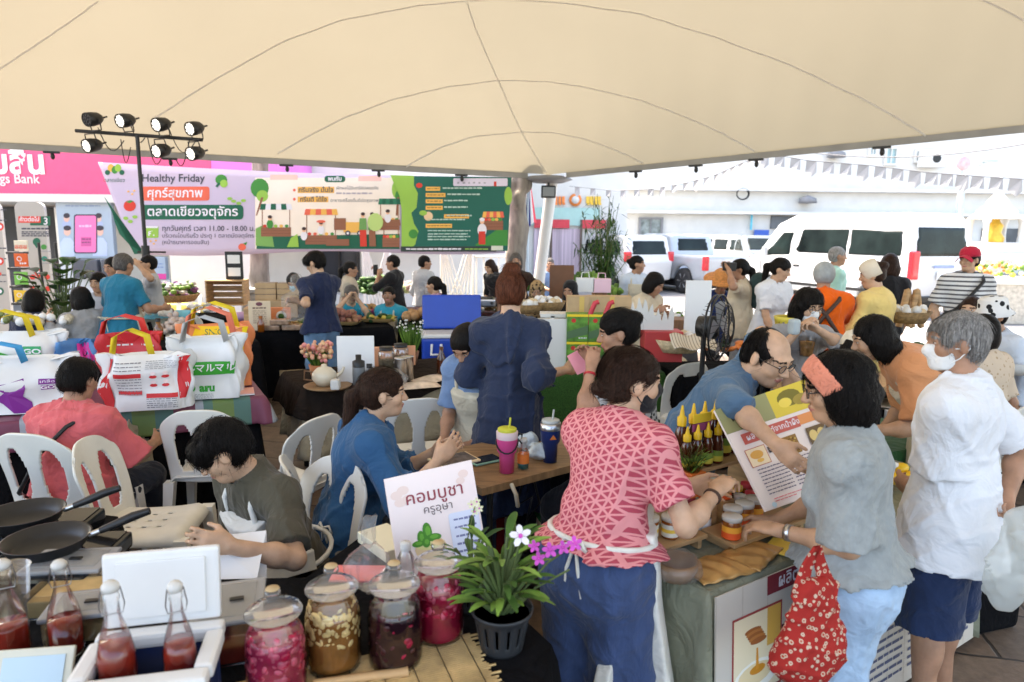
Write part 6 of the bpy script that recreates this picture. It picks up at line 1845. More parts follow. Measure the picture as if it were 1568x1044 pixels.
C_BEIGEC = cloth('beige_cloth',(.40,.34,.23),var=.08)
TURF = mat('green_turf',(.025,.085,.012),rough=.95,var=.5,vs=120,bump=.9,bs=220)
T1 = [Vector((-2.9,1.9,0)),Vector((-2.9,.95,0)),Vector((-.02,.95,0)),Vector((.11,1.68,0)),G(645,806,.75),G(560,818,.75),G(470,886,.75),G(205,892,.75)]
table('long front table under a black cloth with drink jars',T1)
drape('black cloth over the front table with the drink jars',T1,.748,.72,BLACKC,seed=2)
T1b = [Vector((-2.9,2.75,0)),Vector((-2.9,1.93,0)),G(196,888,.75),G(178,792,.75)]
table('small table at the left edge with pans and hobs',T1b)
drape('black cloth over the small table with the pans',T1b,.748,.72,BLACKC,seed=3)
A2 = G(1085,905,.75);T2 = rect(A2,33,1.75,.56)
table('honey stall table under olive vinyl at the right',T2)
drape('olive vinyl cloth over the honey stall table',T2,.748,.70,C_OLIVEC,amp=.02,per=.3,seed=4,flare=.012)
T3 = rect((-1.72 - .87 * 2.4,4.41 - .48 * 2.4),29,2.4 * .995,.72)
table('table under the shopping bags with a striped sheet',T3)
drape('black cloth over the table with the shopping bags',T3,.746,.72,BLACKC,seed=5)
T4 = rect((-5.2,5.1),29,3.1,.62)
table('long black table behind the shopping bags',T4)
drape('black cloth over the long table behind the shopping bags',T4,.746,.73,BLACKC,seed=6)
T5 = rect((-2.78,7.22),20,1.5,.7)
table('black table with brown boxes and potato trays',T5)
drape('black cloth over the table with brown boxes and potatoes',T5,.746,.72,BLACKC,seed=7)
T6 = rect((-1.30,7.95),12,1.1,.7)
table('black table with round brown breads',T6)
drape('black cloth over the table with round brown breads',T6,.746,.72,BLACKC,seed=8)
T7 = rect((-1.40,4.62),30,1.25,.62)
table('table with teapot and jars under brown and beige cloths',T7)
drape('beige cloth hanging below the dark brown one',T7,.744,.48,C_BEIGEC,amp=.03,seed=9)
drape('dark brown cloth over the table with the teapot',rect((-1.42,4.60),30,1.29,.66),.750,lambda i,p: .16 + .10 * math.sin(i * .11),C_DKBR,amp=.02,per=.4,seed=10,gap=.016)
T9 = rect((.22,5.25),4,.95,.6)
table('stall table dressed in green turf with stacked green boxes',T9)
drape('black cloth below the green turf skirt',T9,.744,.72,BLACKC,seed=11)
drape('green turf sheet over the stall with the green boxes',rect((.20,5.23),4,.99,.64),.750,.45,TURF,amp=.015,per=.5,seed=12,gap=.02)
T10 = rect((-.15,7.35),6,2.2,.6)
table('long table with flat baskets and plants in the middle distance',T10)
drape('grey cloth over the long table with flat baskets',T10,.746,.7,cloth('grey_table',(.14,.15,.17)),seed=13)
T11 = rect((1.32,5.15),8,1.1,.62)
table('table with bread basket and striped cloth beside the fan',T11)
drape('black cloth over the table beside the fan',T11,.744,.72,BLACKC,seed=14)
T12 = rect((1.75,4.3),6,1.05,.45)
table('pale wooden drinks table before the masked child',T12,top=WOOD,z=.86)
T13 = rect((3.0,4.75),12,1.6,.6)
table('table with white bowls at the right edge',T13)
drape('black cloth over the table with white bowls',T13,.746,.72,BLACKC,seed=15)
T14 = rect((1.62,3.25),20,1.0,.5)
table('table behind the honey stall with steel plates',T14)
drape('green cloth over the table with steel plates',T14,.746,.6,cloth('green_cloth',(.03,.12,.04),var=.2),seed=16)
T15 = rect((2.3,5.5),8,1.5,.5)
table('dark table before the orange shirted cook',T15)
drape('black cloth over the table before the orange shirted cook',T15,.746,.72,BLACKC,seed=17)
T16 = rect((-4.6,8.15),10,1.9,.6)
table('black table with the flower basket and wooden crate',T16)
drape('black cloth over the table with the flower basket',T16,.746,.72,BLACKC,seed=18)
T17 = rect((-2.0,9.0),6,1.9,.7)
table('back table with leafy greens below the banner',T17)
drape('brown red cloth over the back table with leafy greens',T17,.746,.7,cloth('brick_cloth',(.14,.05,.045)),seed=19)
T18 = rect((-.45,11.0),3,1.9,.6)
table('dark blue table before the man in blue tee',T18)
drape('dark blue cloth over the far table by the mast',T18,.746,.7,cloth('slate_cloth',(.05,.06,.09)),seed=20)
T8 = rect(G(738,748,.72),37,1.0,.55)
WOODT = mat('worn_wood',(.30,.175,.085),rough=.5,var=.35,vs=7,stretch=(1,6,1),bump=.2)
t8 = table('worn wooden folding table with tumblers beside the pink blouse',T8,z=.72,top=WOODT,th=.035,r=.014)
# ------------------------------------------------------------------ plastic chairs
CHAIRM = mat('white_plastic',(.74,.72,.66),rough=.4,var=.05,vs=4,spec=.5)
CHAIRC = mat('cream_plastic',(.74,.71,.63),rough=.45,var=.12,vs=5)
def chair_proto(m,label,loc,rz):
 t = thing('plastic_chair',loc,label,'chair',rz=rz,group='white plastic chairs')
 def sf(u,v):
  x = (u - .5) * (.44 - .05 * v);y = .21 - .42 * v
  e = max(0,abs(2 * u - 1) - .8) / .2;f = max(0,.12 - v) / .12
  return (x,y,.45 - .02 * math.sin(math.pi * v) * (1 - e) - .05 * e * e - .05 * f * f)
 def sm(i,j):
  return not (5 <= j <= 13 and 5 <= i <= 16 and (i % 4 == 2) and (j % 3 == 0))
 solid(B().mat(m).sheet(sf,22,18,mask=sm).build('seat',t),.010)
 def bf(u,v):
  w = .40 + .04 * math.sin(v * 1.6);a = (u - .5) * 2
  if v > .8: w *= math.sqrt(max(0.02,1 - ((v - .8) / .2) ** 2 * .35))
  top = .44 - .055 * abs(a) ** 3
  return (a * w / 2,-.20 - .09 * v + .05 * (a * a) * .9 + .015 * math.sin(v * 3.1),.42 + top * v)
 def bm(i,j):
  u,v = (i + .5) / 60,(j + .5) / 52
  for c in (.28,.72):
   if .16 < v < .80 and abs(u - c) < .135 * math.sqrt(max(0,1 - ((v - .46) / .36) ** 2)) : return False
  return True
 solid(B().mat(m).sheet(bf,60,52,mask=bm).build('backrest',t),.012)
 for (x,y) in ((-.2,.2),(.2,.2),(-.19,-.2),(.19,-.2)):
  b = B().mat(m)
  ox,oy = x * 1.14,y * (1.16 if y > 0 else 1.28)
  b.raw([(x - .028,y - .03,.43),(x + .028,y - .03,.43),(x + .028,y + .03,.43),(x - .028,y + .03,.43),(ox - .018,oy - .02,0),(ox + .018,oy - .02,0),(ox + .018,oy + .02,0),(ox - .018,oy + .02,0)],
              [(3,2,1,0),(4,5,6,7),(0,1,5,4),(1,2,6,5),(2,3,7,6),(3,0,4,7)])
  b.build('leg',t)
 return t
def face(d): return math.radians(d)
ch = [
 ((232,795,.45),-82,'worn cream plastic chair facing the young man in olive',1),
 ((330,712,.45),8,'white plastic chair with its back to the young man in olive',0),
 ((440,735,.45),62,'white plastic chair seen edge on behind the young man in olive',0),
 ((632,690,.45),18,'white plastic chair with slotted back beside the blue tunic',0),
 ((1020,622,.45),30,'cream plastic chair half hidden behind the denim shirt',1),
 ((1545,600,.45),15,'white plastic chair at the far right edge',0)]
for key,l in (('seated woman in salmon','white plastic chair under the woman in salmon pink'),('seated young man','white plastic chair the young man in olive sits on'),('seated woman in blue tunic','white plastic chair under the woman in blue tunic'),('seated woman bending','white plastic chair under the bending woman in light blue'),('seated woman with black bob','white plastic chair under the woman with the black bob'),('seated person with black hair','white plastic chair under the dotted beige top'),('dark haired seated','white plastic chair under the woman with the red bracelet')):
 for k_,(lo_,yw_) in SEATS.items():
  if k_.startswith(key): ch.append(((lo_.x,lo_.y),yw_,l,0))
cp = {}
for (uvz,d,l,c) in ch:
 p = G(*uvz) if len(uvz) == 3 else Vector((uvz[0],uvz[1],0));p.z = 0
 if c not in cp: cp[c] = o = chair_proto((CHAIRM,CHAIRC)[c],l,p,face(d))
 else:
  o = copy_tree(cp[c]);o.location = p;o.rotation_euler = (0,0,face(d));o['label'] = l
for (u,v,Y,d,l) in ((182,494,7.25,190,'white plastic chair left of the light blue cloth'),(226,492,7.5,185,'white plastic chair under the light blue cloth'),(266,488,7.6,176,'white plastic chair behind the garlic bunch'),(276,430,10.6,172,'white plastic chair far behind the flower basket')):
 p = W(u,v,Y);p.z = 0
 o = copy_tree(cp[0]);o.location = p;o.rotation_euler = (0,0,face(d));o['label'] = l
# ------------------------------------------------------------------ drinks on the front table
GL = glass('clear_glass');GLID = film('lid_glass',(.75,.70,.66),.13,.85,.04);GL2 = glass('clear_plastic',rough=.15,a=.5)
def liquid(name,c,rough=.1,coat=.6):
 return mat('liquid_' + name,c,rough=rough,var=.35,vs=22,coat=coat)
def drink_jar(u,v,label,lc,fill,bits,seed,r=.068,h=.205):
 p = G(u,v,.753);t = thing('drink_jar',p,label,'glass jar',group='big glass drink jars')
 prof = [(r * .80,0),(r * .97,.008),(r,.03),(r,h * .66),(r * .93,h * .80),(r * .72,h * .93),(r * .70,h * .96),(r * .76,h)]
 B().mat(GL).lathe([(0,.0)] + prof,72,wave=(.016,26)).build('glass_body',t)
 q = [(0,.006),(r * .78,.006),(r * .955,.015),(r * .965,.03)]
 zf = h * fill
 for (rr,zz) in prof[3:]:
  pass
 def rad_at(z):
  for k in range(len(prof) - 1):
   if prof[k][1] <= z <= prof[k + 1][1]:
    f = (z - prof[k][1]) / (prof[k + 1][1] - prof[k][1] + 1e-9);return (prof[k][0] * (1 - f) + prof[k + 1][0] * f) * .965
  return r * .6
 for z in np.linspace(.04,zf,8): q.append((rad_at(z),z))
 q.append((0,zf))
 B().mat(lc).lathe(q,36).build('drink',t)
 if bits:
  rg = random.Random(seed);b = B()
  for k in range(bits[1]):
   a = rg.uniform(0,6.28);z = (bits[3] + (bits[4] - bits[3]) * rg.random()) * h;rr = rad_at(z) * rg.uniform(.955,.99)
   s = rg.uniform(.35,1) * bits[2] * .8
   b.mat(rg.choice(bits[0]))
   b.M = Matrix.Translation((rr * math.cos(a),rr * math.sin(a),z)) @ Matrix.Rotation(a,4,'Z') @ Matrix.Rotation(rg.uniform(0,3),4,'X')
   b.ball((0,0,0),(s * .22,s,s * rg.uniform(.35,.8)),7,5)
  b.build('fruit',t)
 B().mat(GLID).lathe([(0,h + .002),(r * .93,h + .003),(r * .97,h + .008),(r * .93,h + .013),(r * .74,h + .016),(r * .70,h + .024),(r * .48,h + .027),(r * .42,h + .034),(r * .22,h + .038),(r * .20,h + .044),(r * .28,h + .052),(r * .26,h + .062),(0,h + .064)],36).build('lid',t)
 B().mat(mat('cork',(.55,.40,.22),rough=.8,var=.2)).lathe([(r * .24,h + .0645),(r * .22,h + .067),(0,h + .068)],16).build('lid_knob_cap',t)
 return t
LRED = liquid('red',(.26,.008,.03));LDEEP = liquid('deep',(.018,.004,.008));LAMB = liquid('amber',(.22,.085,.02));LPINK = liquid('pinkred',(.34,.02,.06))
FR1 = mat('fruit_pink',(.62,.10,.16),rough=.3,var=.4,vs=40);FR2 = mat('fruit_red',(.45,.01,.05),rough=.3,var=.4,vs=40);FR3 = mat('fruit_yellow',(.74,.52,.22),rough=.35,var=.25,vs=40);FR4 = mat('fruit_dark',(.07,.008,.015),rough=.3,var=.5,vs=40)
drink_jar(425,1062,'glass jar of pink red fruit drink nearest the white cool box',LPINK,.78,((FR1,FR1,FR2),240,.018,.35,.82),1)
drink_jar(512,1018,'glass jar with pale yellow fruit floating in amber drink',LAMB,.8,((FR3,),260,.018,.42,.86),2)
drink_jar(606,1012,'glass jar of nearly black drink',LDEEP,.78,((FR4,FR4,FR4,FR2),90,.016,.2,.78),3)
drink_jar(672,972,'glass jar of bright red fruit drink beside the orchid',LRED,.84,((FR2,FR2,FR1),200,.018,.42,.84),4)
BAMB = mat('bamboo',(.55,.36,.15),rough=.5,var=.35,vs=12,bump=.2)
mt = thing('bamboo_mat',G(560,1010,.752),'split bamboo mat under the drink jars','mat')
ma,mb = G(300,1062,.752) - mt.location,G(722,972,.752) - mt.location
dirn = (mb - ma).normalized();per_ = Vector((dirn.y,-dirn.x,0))
bs = B().mat(BAMB);rg = random.Random(8)
L_ = (mb - ma).length
for k in range(38):
 o_ = per_ * (k * .0078);e = rg.uniform(-.012,.02)
 bs.tube([ma + o_ + Vector((0,0,.003)),mb + o_ + dirn * e + Vector((0,0,.003))],.0036,5)
bs.build('slats',mt)
bt = B().mat(BLACKM)
for k in range(9):
 s_ = ma + dirn * (L_ * (k + .6) / 9)
 bt.tube([s_ + Vector((0,0,.0068)),s_ + per_ * .29 + Vector((0,0,.0068))],.0011,4)
bt.build('threads',mt)
o = B().mat(WOOD).tube([G(480,1046,.765),G(560,1036,.765),G(625,1028,.765)],[.009,.011,.013],8).build('wooden_spoon');tag(o,'brown wooden spoon handle before the dark drink jar','spoon')
def swing_bottle(p,label,fill=.42,r=.043,h=.26,tilt=0):
 t = thing('swing_top_bottle',p,label,'bottle',group='swing top bottles of red drink')
 t.rotation_euler = (tilt,tilt * .6,.5)
 pr = [(r * .9,0),(r,.008),(r,h * .42),(r * .8,h * .58),(r * .42,h * .78),(r * .36,h * .92),(r * .44,h * .94),(r * .4,h)]
 B().mat(GL).lathe([(0,0)] + pr,32).build('glass_body',t)
 q = [(0,.004),(r * .93,.006)] + [(r * .95,z) for z in (.02,h * min(fill,.42))]
 if fill > .42: q.append((r * .95 * (1 - (fill - .42) * 1.25),h * fill))
 q.append((0,q[-1][1]))
 B().mat(LBOT).lathe(q,28).build('drink',t)
 B().mat(WHITEP).lathe([(0,h + .002),(r * .44,h + .002),(r * .46,h + .014),(r * .3,h + .022),(0,h + .023)],16).build('stopper',t)
 b = B().mat(STEEL)
 b.tube([(r * .46,0,h + .008),(r * .62,0,h - .03),(r * .5,0,h * .80),(-r * .5,0,h * .80),(-r * .62,0,h - .03),(-r * .46,0,h + .008)],.0016,5)
 b.build('wire_clip',t)
 return t
LBOT = liquid('rosella',(.27,.025,.014))
swing_bottle(G(20,1018,.753),'swing top bottle of red drink at the left edge',.44)
swing_bottle(G(104,1000,.753),'swing top bottle of red drink left of the cool box',.42,r=.040,h=.235)
cbx = thing('cool_box',(-.775,1.345,.753),'small white and navy cool box with open lid holding two bottles','cool box',rz=math.radians(13))
NAVYPL = mat('navy_plastic',(.015,.03,.10),rough=.35,var=.05)
WHPL = mat('white_hard_plastic',(.74,.74,.73),rough=.35,var=.03)
w,d,h,tk = .24,.18,.16,.02
b = B().mat(NAVYPL)
for (c,s_) in (((0,-d / 2,h / 2),(w,tk,h)),((0,d / 2,h / 2),(w,tk,h)),((-w / 2 + tk / 2,0,h / 2),(tk - .002,d - tk,h)),((w / 2 - tk / 2,0,h / 2),(tk - .002,d - tk,h)),((0,0,.01),(w - .01,d,.02))): b.box(c,s_,.006)
b.build('body',cbx)
B().mat(mat('liner_white',(.6,.62,.64),rough=.5,var=.1,vs=20)).box((0,0,.055),(w - 2 * tk - .002,d - 2 * tk - .002,.07),.003).build('ice_tray',cbx)
b = B().mat(WHPL)
for (c,s_) in (((0,-d / 2 - .003,h + .012),(w + .03,.045,.035)),((0,d / 2 + .003,h + .012),(w + .03,.04,.035)),((-w / 2,0,h + .012),(.04,d - .04,.034)),((w / 2,0,h + .012),(.04,d - .04,.034))): b.box(c,s_,.01)
b.build('rim',cbx)
lb = B().mat(WHPL);lb.at((0,d / 2 + .03,h + .03),rx=math.radians(-8));lb.box((0,0,.085),(w + .01,.022,.17),.008).box((0,-.014,.085),(w - .05,.008,.13),.003);lb.build('lid',cbx)
swing_bottle(Vector((-.835,1.325,.845)),'swing top bottle standing at the left inside the cool box',.56,r=.038,h=.25,tilt=.0)
swing_bottle(Vector((-.715,1.355,.845)),'swing top bottle standing at the right inside the cool box',.52,r=.034,h=.235,tilt=.0)
LIDG = mat('grey_lid',(.30,.31,.33),rough=.25,var=.05)
BATT = mat('batter',(.55,.38,.17),rough=.5,var=.25,vs=14)
def foodbox(u,v,z,w,d,h,label,content,rz,lid=True,fill=.7):
 p = G(u,v,z);t = thing('food_box',p,label,'food box',rz=rz,group='clear food boxes on the front table')
 b = B().mat(GL2)
 b.box((0,-d / 2,h / 2),(w,.003,h)).box((0,d / 2,h / 2),(w,.003,h)).box((-w / 2,0,h / 2),(.003,d - .004,h)).box((w / 2,0,h / 2),(.003,d - .004,h))
 b.build('walls',t)
 B().mat(content).box((0,0,h * fill / 2 + .002),(w - .008,d - .008,h * fill),.004).build('contents',t)
 if lid:
  B().mat(LIDG).box((0,0,h + .008),(w + .016,d + .016,.014),.006).build('lid_rim',t)
  B().mat(MATS.get('lid_film') or film('lid_film',(.7,.7,.68),.3,.4,.12)).box((0,0,h + .0165),(w - .03,d - .03,.006),.003).build('lid_panel',t)
  B().mat(BLACKM).box((.02,-.01,h + .022),(.035,.015,.004)).build('lid_label',t)
foodbox(355,985,.753,.16,.2,.11,'clear lidded food box of red liquid between cool box and jars',LBOT,.3)
foodbox(118,925,.753,.20,.15,.07,'clear food box of yellow batter with open top',BATT,.12,lid=False)
foodbox(112,890,.753,.22,.14,.06,'clear lidded food box of batter nearest the black pans',BATT,.1)
foodbox(135,965,.753,.17,.13,.07,'clear lidded food box beside the left side of the cool box',BATT,.25)
cu_ = thing('plastic_cup',G(22,945,.753),'clear plastic cup at the left edge','cup')
B().mat(GL2).lathe([(0,0),(.036,0),(.05,.15),(.053,.152)],28).build('cup_wall',cu_)
fr = thing('small_sign',G(44,1082,.753),'small white framed sign at the bottom left corner','sign',rz=.15)
b = B().mat(mat('cream_frame',(.66,.63,.52),rough=.5,var=.05));b.at((0,0,0),rx=-.5);b.box((0,0,.06),(.17,.012,.13),.004).mat(ink((190,212,225))).box((0,-.007,.06),(.135,.004,.095));b.build('frame',fr)
PANM = mat('nonstick_pan',(.018,.018,.019),rough=.38,var=.25,vs=14)
HOBM = mat('black_hob',(.012,.012,.013),rough=.12,var=.1)
for k,(u,v,lab,hl) in enumerate(((70,815,'black frying pan nearer the cool box','black induction hob under the nearer pan'),(36,776,'black frying pan farther back with its handle to the right','black induction hob under the farther pan'))):
 p = G(u,v,.885)
 hb_ = thing('induction_hob',(p.x + .02,p.y,.753),hl,'hob',rz=.1,group='induction hobs')
 B().mat(HOBM).box((0,0,.03),(.34,.33 if k else .33,.055),.012).build('body',hb_)
 B().mat(mat('hob_glass',(.02,.02,.022),rough=.06,var=0)).box((0,.03,.0595),(.31,.25,.004)).build('glass_top',hb_)
 pn = thing('frying_pan',(p.x,p.y,.816),lab,'pan',rz=math.radians(18),group='black frying pans')
 B().mat(PANM).lathe([(0,0),(.09,0),(.107,.02),(.122,.05),(.126,.053),(.121,.053),(.103,.02),(.088,.006),(0,.006)],40).build('bowl',pn)
 B().mat(STEEL).tube([(.12,0,.044),(.155,0,.056)],.010,8).build('bracket',pn)
 B().mat(BLACKM).tube([(.152,0,.055),(.2,0,.072),(.25,0,.092),(.30,0,.105)],[.011,.014,.015,.012],10).build('handle',pn)
o = B().mat(BLACKM).tube([G(165,830,.78),G(178,838,.76),G(186,860,.757),G(170,876,.757),G(150,880,.757)],.006,6).build('power_cable');tag(o,'black power cable beside the pan handles','cable')
sg_ = thing('drink_sign',G(680,872,.752),'pale pink printed sign board behind the drink jars','sign')
bl_,br_ = G(612,886,.755),G(748,860,.755)
tl_,tr_ = W(588,734,bl_.y + .075),W(722,704,br_.y + .075)
o0 = sg_.location.copy()
q = [x - o0 for x in (tl_,tr_,br_,bl_)]
nn = (q[1] - q[0]).cross(q[3] - q[0]).normalized() * -1
b = B().mat(ink((248,232,228))).raw([x for x in q] + [x - nn * .008 for x in q],[(4,5,6,7),(0,1,5,4),(1,2,6,5),(2,3,7,6),(3,0,4,7)]);b.build('board',sg_)
A = Art(quadP(*q,135,160,.0012));A.L = 0;A.rect(0,0,135,160,(248,232,228),24);A.L = 1
for (x,y,r_) in ((14,30,9),(24,24,9),(18,42,9),(28,38,7),(118,18,8),(112,28,7)): A.ell(x,y,r_,r_ * .8,(240,215,205))
MAR = (150,60,70)
A.text(70,40,'คอมบูชา',27,MAR,'CENTER',bold=.2).text(72,62,'ครูอุษา',17,(110,90,90),'CENTER')
A.rrect(85,75,132,152,5,(222,228,245))
for k,y in enumerate((86,98,112,124,136)): A.dashes(92,126,y,4,(120,125,165),k + 30,4,9,1.2)
A.ell(52,122,24,18,(232,205,160)).ell(50,116,19,8,(225,220,150))
for (x,y,rx,ry) in ((40,104,6,12),(50,96,7,15),(58,106,12,6),(34,112,9,5),(46,112,6,8)): A.ell(x,y,rx,ry,(70,140,40)).ell(x + 1,y - 1,rx * .55,ry * .55,(105,175,60))
A.build('printed_art',sg_)
B().mat(GREYP).tube([(tl_ + tr_) / 2 - o0 - nn * .012,Vector(((bl_ + br_) / 2 - o0 - nn * .14).to_tuple()) + Vector((0,0,.0))],.005,6).build('prop',sg_)
def crumple(name,label,loc,size,m,cat,seed,amp=.03,h=.012,group=None,neck=True,rz=0,freq=5):
 V = Vol((-size[0] - .06,-size[1] - .06,-.02),(size[0] + .06,size[1] + .06,size[2] * 2 + .18),h)
 V.ell((0,0,size[2]),size,I3,.0)
 if neck: V.cone((0,0,size[2] * 1.5),(size[0] * .2,0,size[2] * 2 + .08),size[0] * .45,size[0] * .5,.05)
 V.rough(amp,freq,seed);V.ridge(amp * .9,freq * 1.6,seed + 5)
 V.clip((0,0,-1),(0,0,0))
 o = link(name,V.mesh(name),None,[m]);o.location = loc;o.rotation_euler = (0,0,rz)
 return tag(o,label,cat,group)
PLAS = film('bag_film',d=.13)
PLASW = film('white_bag_film',(.86,.90,.88),.5,.25,.3)
crumple('plastic_bag','crumpled clear plastic bag behind the yellow fruit jar',G(562,900,.755),(.07,.06,.07),PLAS,'plastic bag',3,.02,.008)
o = B().mat(ink((235,228,200))).box((0,0,.02),(.12,.2,.04),.004).build('cream_box');o.location = G(592,838,.755);o.rotation_euler = (0,0,.7);tag(o,'cream cardboard box at the far edge behind the pink sign','box')
o = B().mat(ink((240,130,130))).box((0,0,.004),(.16,.1,.006)).build('pink_paper');o.location = G(548,880,.755);tag(o,'pink paper sheet under the clear plastic bag','paper')
wbt = thing('white_bottle',G(622,900,.753),'small white capped bottle between the sign and the dark jar','bottle')
B().mat(GL2).lathe([(0,0),(.025,0),(.026,.10),(.014,.125)],18).build('body',wbt)
B().mat(WHITEP).lathe([(.016,.126),(.017,.15),(0,.152)],16).build('cap',wbt)
def slotpot(r,h):
 def f(t):
  b = B().mat(mat('black_pot',(.025,.027,.03),rough=.45,var=.15))
  def g_(u,v):
   a = u * 6.2832;rr = r * (.72 + .28 * v) + (.006 if v > .86 else 0)
   return (rr * math.cos(a),rr * math.sin(a),h * v)
  solid(b.sheet(g_,56,12,mask=lambda i,j: not (3 <= j <= 8 and i % 4 == 0)).build('pot',t),.004)
  B().mat(SOIL).lathe([(0,h * .86),(r * .93,h * .86)],20).build('soil',t)
  B().mat(mat('black_pot',(0,0,0))).lathe([(r * .72,.002),(0,.002)],20).build('pot_base',t)
 return f
op = G(768,990,.755)
orc = leafplant('orchid','orchid with bright green leaves and magenta flowers in a slotted black pot',op,84,.06,.13,.29,.105,.0105,(GREENB,GREENL,GREENB),slotpot(.078,.115),21)
MAG = mat('orchid_magenta',(.55,.06,.42),rough=.5,var=.25,vs=30);ORW = mat('orchid_white',(.80,.76,.78),rough=.5,var=.05)
def orchid_flower(b,c,s,m,toward):
 toward = toward.normalized();x = toward.orthogonal().normalized();y = toward.cross(x)
 for k in range(5):
  a = k * 1.2566 + .3;dv = x * math.cos(a) + y * math.sin(a);sd = toward.cross(dv)
  pts = [c + dv * s * f + sd * s * w_ + toward * s * .15 * f for (f,w_) in ((0,0),(.45,.30),(.85,.26),(1.05,0),(.85,-.26),(.45,-.30))]
  b.mat(m).raw(pts,[(0,1,2,3,4,5)],True)
 b.mat(MAG).ball(c + toward * s * .2,s * .22,7,5)
for (pts,fl_) in (([(768,960),(800,905),(838,862),(872,838)],((825,855,.018,MAG),(842,842,.02,MAG),(862,838,.018,MAG),(880,832,.02,MAG),(818,836,.016,MAG))),([(765,950),(785,880),(797,822)],((797,820,.028,ORW),)),([(768,955),(820,900),(872,872)],())):
 ys = np.linspace(op.y,op.y - .02,len(pts))
 P_ = [W(a,b_,yy) - op for (a,b_),yy in zip(pts,ys)]
 B().mat(mat('stem_green',(0,0,0))).tube(P_,.0028,6).build('flower_stem',orc)
 for (a,b_,s,m) in fl_:
  fb = B();c = W(a,b_,op.y - .03) - op
  orchid_flower(fb,c,s,m,Vector((0,-1,.3)));fb.build('flower',orc)
p2 = G(722,930,.755)
o2 = leafplant('small_orchid','thin dark leaved orchid in a black pot behind the bright red jar',p2,16,.06,.13,.20,.10,.009,(GREEND,GREENL),slotpot(.06,.10),22)
B().mat(mat('stem_green',(0,0,0))).tube([Vector((0,0,.1)),W(715,830,p2.y) - p2,W(727,775,p2.y) - p2],.002,5).build('flower_stem',o2)
for (a,b_) in ((722,772),(730,768),(734,778),(727,783)):
 fb = B();orchid_flower(fb,W(a,b_,p2.y) - p2,.012,mat('cream_petal',(.72,.70,.45),var=.1),Vector((0,-1,.2)));fb.build('flower',o2)
# ------------------------------------------------------------------ honey stall
HONEY = mat('honey',(.30,.075,.008),rough=.12,var=.3,vs=12,coat=.7);HONEYD = mat('honey_dark',(.07,.014,.004),rough=.12,var=.3,coat=.7)
YCAP = mat('yellow_cap',(.80,.50,.02),rough=.4,var=.08)
e1 = (T2[1] - T2[0]).normalized();e2 = (T2[3] - T2[0]).normalized();rzT = math.radians(33)
def onT2(a,b_,z=.755): return Vector((T2[0].x,T2[0].y,0)) + e1 * a + e2 * b_ + Vector((0,0,z))
def shelf(a,b_,L,D,z,label):
 p = onT2(a,b_);t = thing('display_step',p,label,'display step',rz=rzT,group='wooden display steps')
 B().mat(WOOD).box((L / 2,D / 2,z - .008),(L,D,.016),.003).build('board',t)
 for x in (.03,L - .03): B().mat(WOOD).box((x,D / 2,(z - .016) / 2),(.018,D * .9,z - .017),.002).build('leg',t)
shelf(-.03,.20,.25,.13,.05,'low wooden step carrying pale labelled jars')
shelf(-.02,.36,.28,.12,.12,'middle wooden step with jars behind the orange cube')
shelf(.30,.40,.46,.14,.19,'highest wooden step with the tall squeeze bottles')
shelf(.24,.10,.42,.15,.045,'long wooden step under the orange labelled honey jars')
def jar(p,label,r,h,body,lid,bands,group):
 t = thing('honey_jar',p,label,'jar',group=group)
 B().mat(body).lathe([(0,0),(r * .95,0),(r,.006),(r,h * .9),(r * .92,h)],24).build('body',t)
 for (z0,z1,c) in bands: B().mat(ink(c)).lathe([(r * 1.012,h * z0),(r * 1.012,h * z1)],24).build('label',t)
 B().mat(lid).lathe([(r * 1.0,h * .985),(r * 1.05,h * .99),(r * 1.05,h * 1.19),(r * .98,h * 1.22),(0,h * 1.22)],24).build('lid',t)
 return t
LIDC = mat('clear_lid',(.62,.60,.56),rough=.2,var=.05)
pl = [(240,195,90),(235,232,220),(240,170,60)]
for i,(a,b_,z,l) in enumerate(((.025,.29,.807,'pale labelled jar first from the left on the low step'),(.09,.255,.807,'pale labelled jar second from the left on the low step'),(.155,.235,.807,'pale labelled jar third from the left on the low step'),(.02,.425,.877,'dark jar at the left end of the middle step'),(.09,.42,.877,'dark jar second on the middle step beside the pink blouse'),(.16,.40,.877,'dark jar third on the middle step under the orange cube'))):
 jar(onT2(a,b_,z),l,.031,.064,HONEYD if i > 2 else HONEY,LIDC,((.12,.36,(236,230,214)),(.36,.56,(240,200,80)),(.56,.80,(225,225,215))),'pale labelled honey jars')
oj = ((.275,.145,.802,'orange labelled honey jar at the front left corner of the long step'),(.34,.195,.802,'orange labelled honey jar second on the long step'),(.41,.20,.802,'orange labelled honey jar third on the long step'),(.48,.21,.802,'orange labelled honey jar fourth on the long step, beside the poster edge'),(.31,.285,.885,'orange labelled honey jar under the reaching hand'),(.42,.31,.86,'orange labelled honey jar standing behind the long step'))
for (a,b_,z,l) in oj:
 if z > .84:
  B_ = thing('display_block',onT2(a,b_,.755),'small wooden block lifting ' + l.split(' ',1)[0] + ' jar ' + ('under the hand' if z > .88 else 'behind the step'),'display block',rz=rzT)
  zb = z - .757
  B().mat(WOOD).box((0,0,(zb + (.0)) / 2),(.07,.035 if z > .88 else .06,zb),.003).build('block',B_)
 jar(onT2(a,b_,z),l,.033,.066,HONEY,LIDC,((.05,.40,(232,90,40)),(.40,.72,(245,170,60))),'orange labelled honey jars')
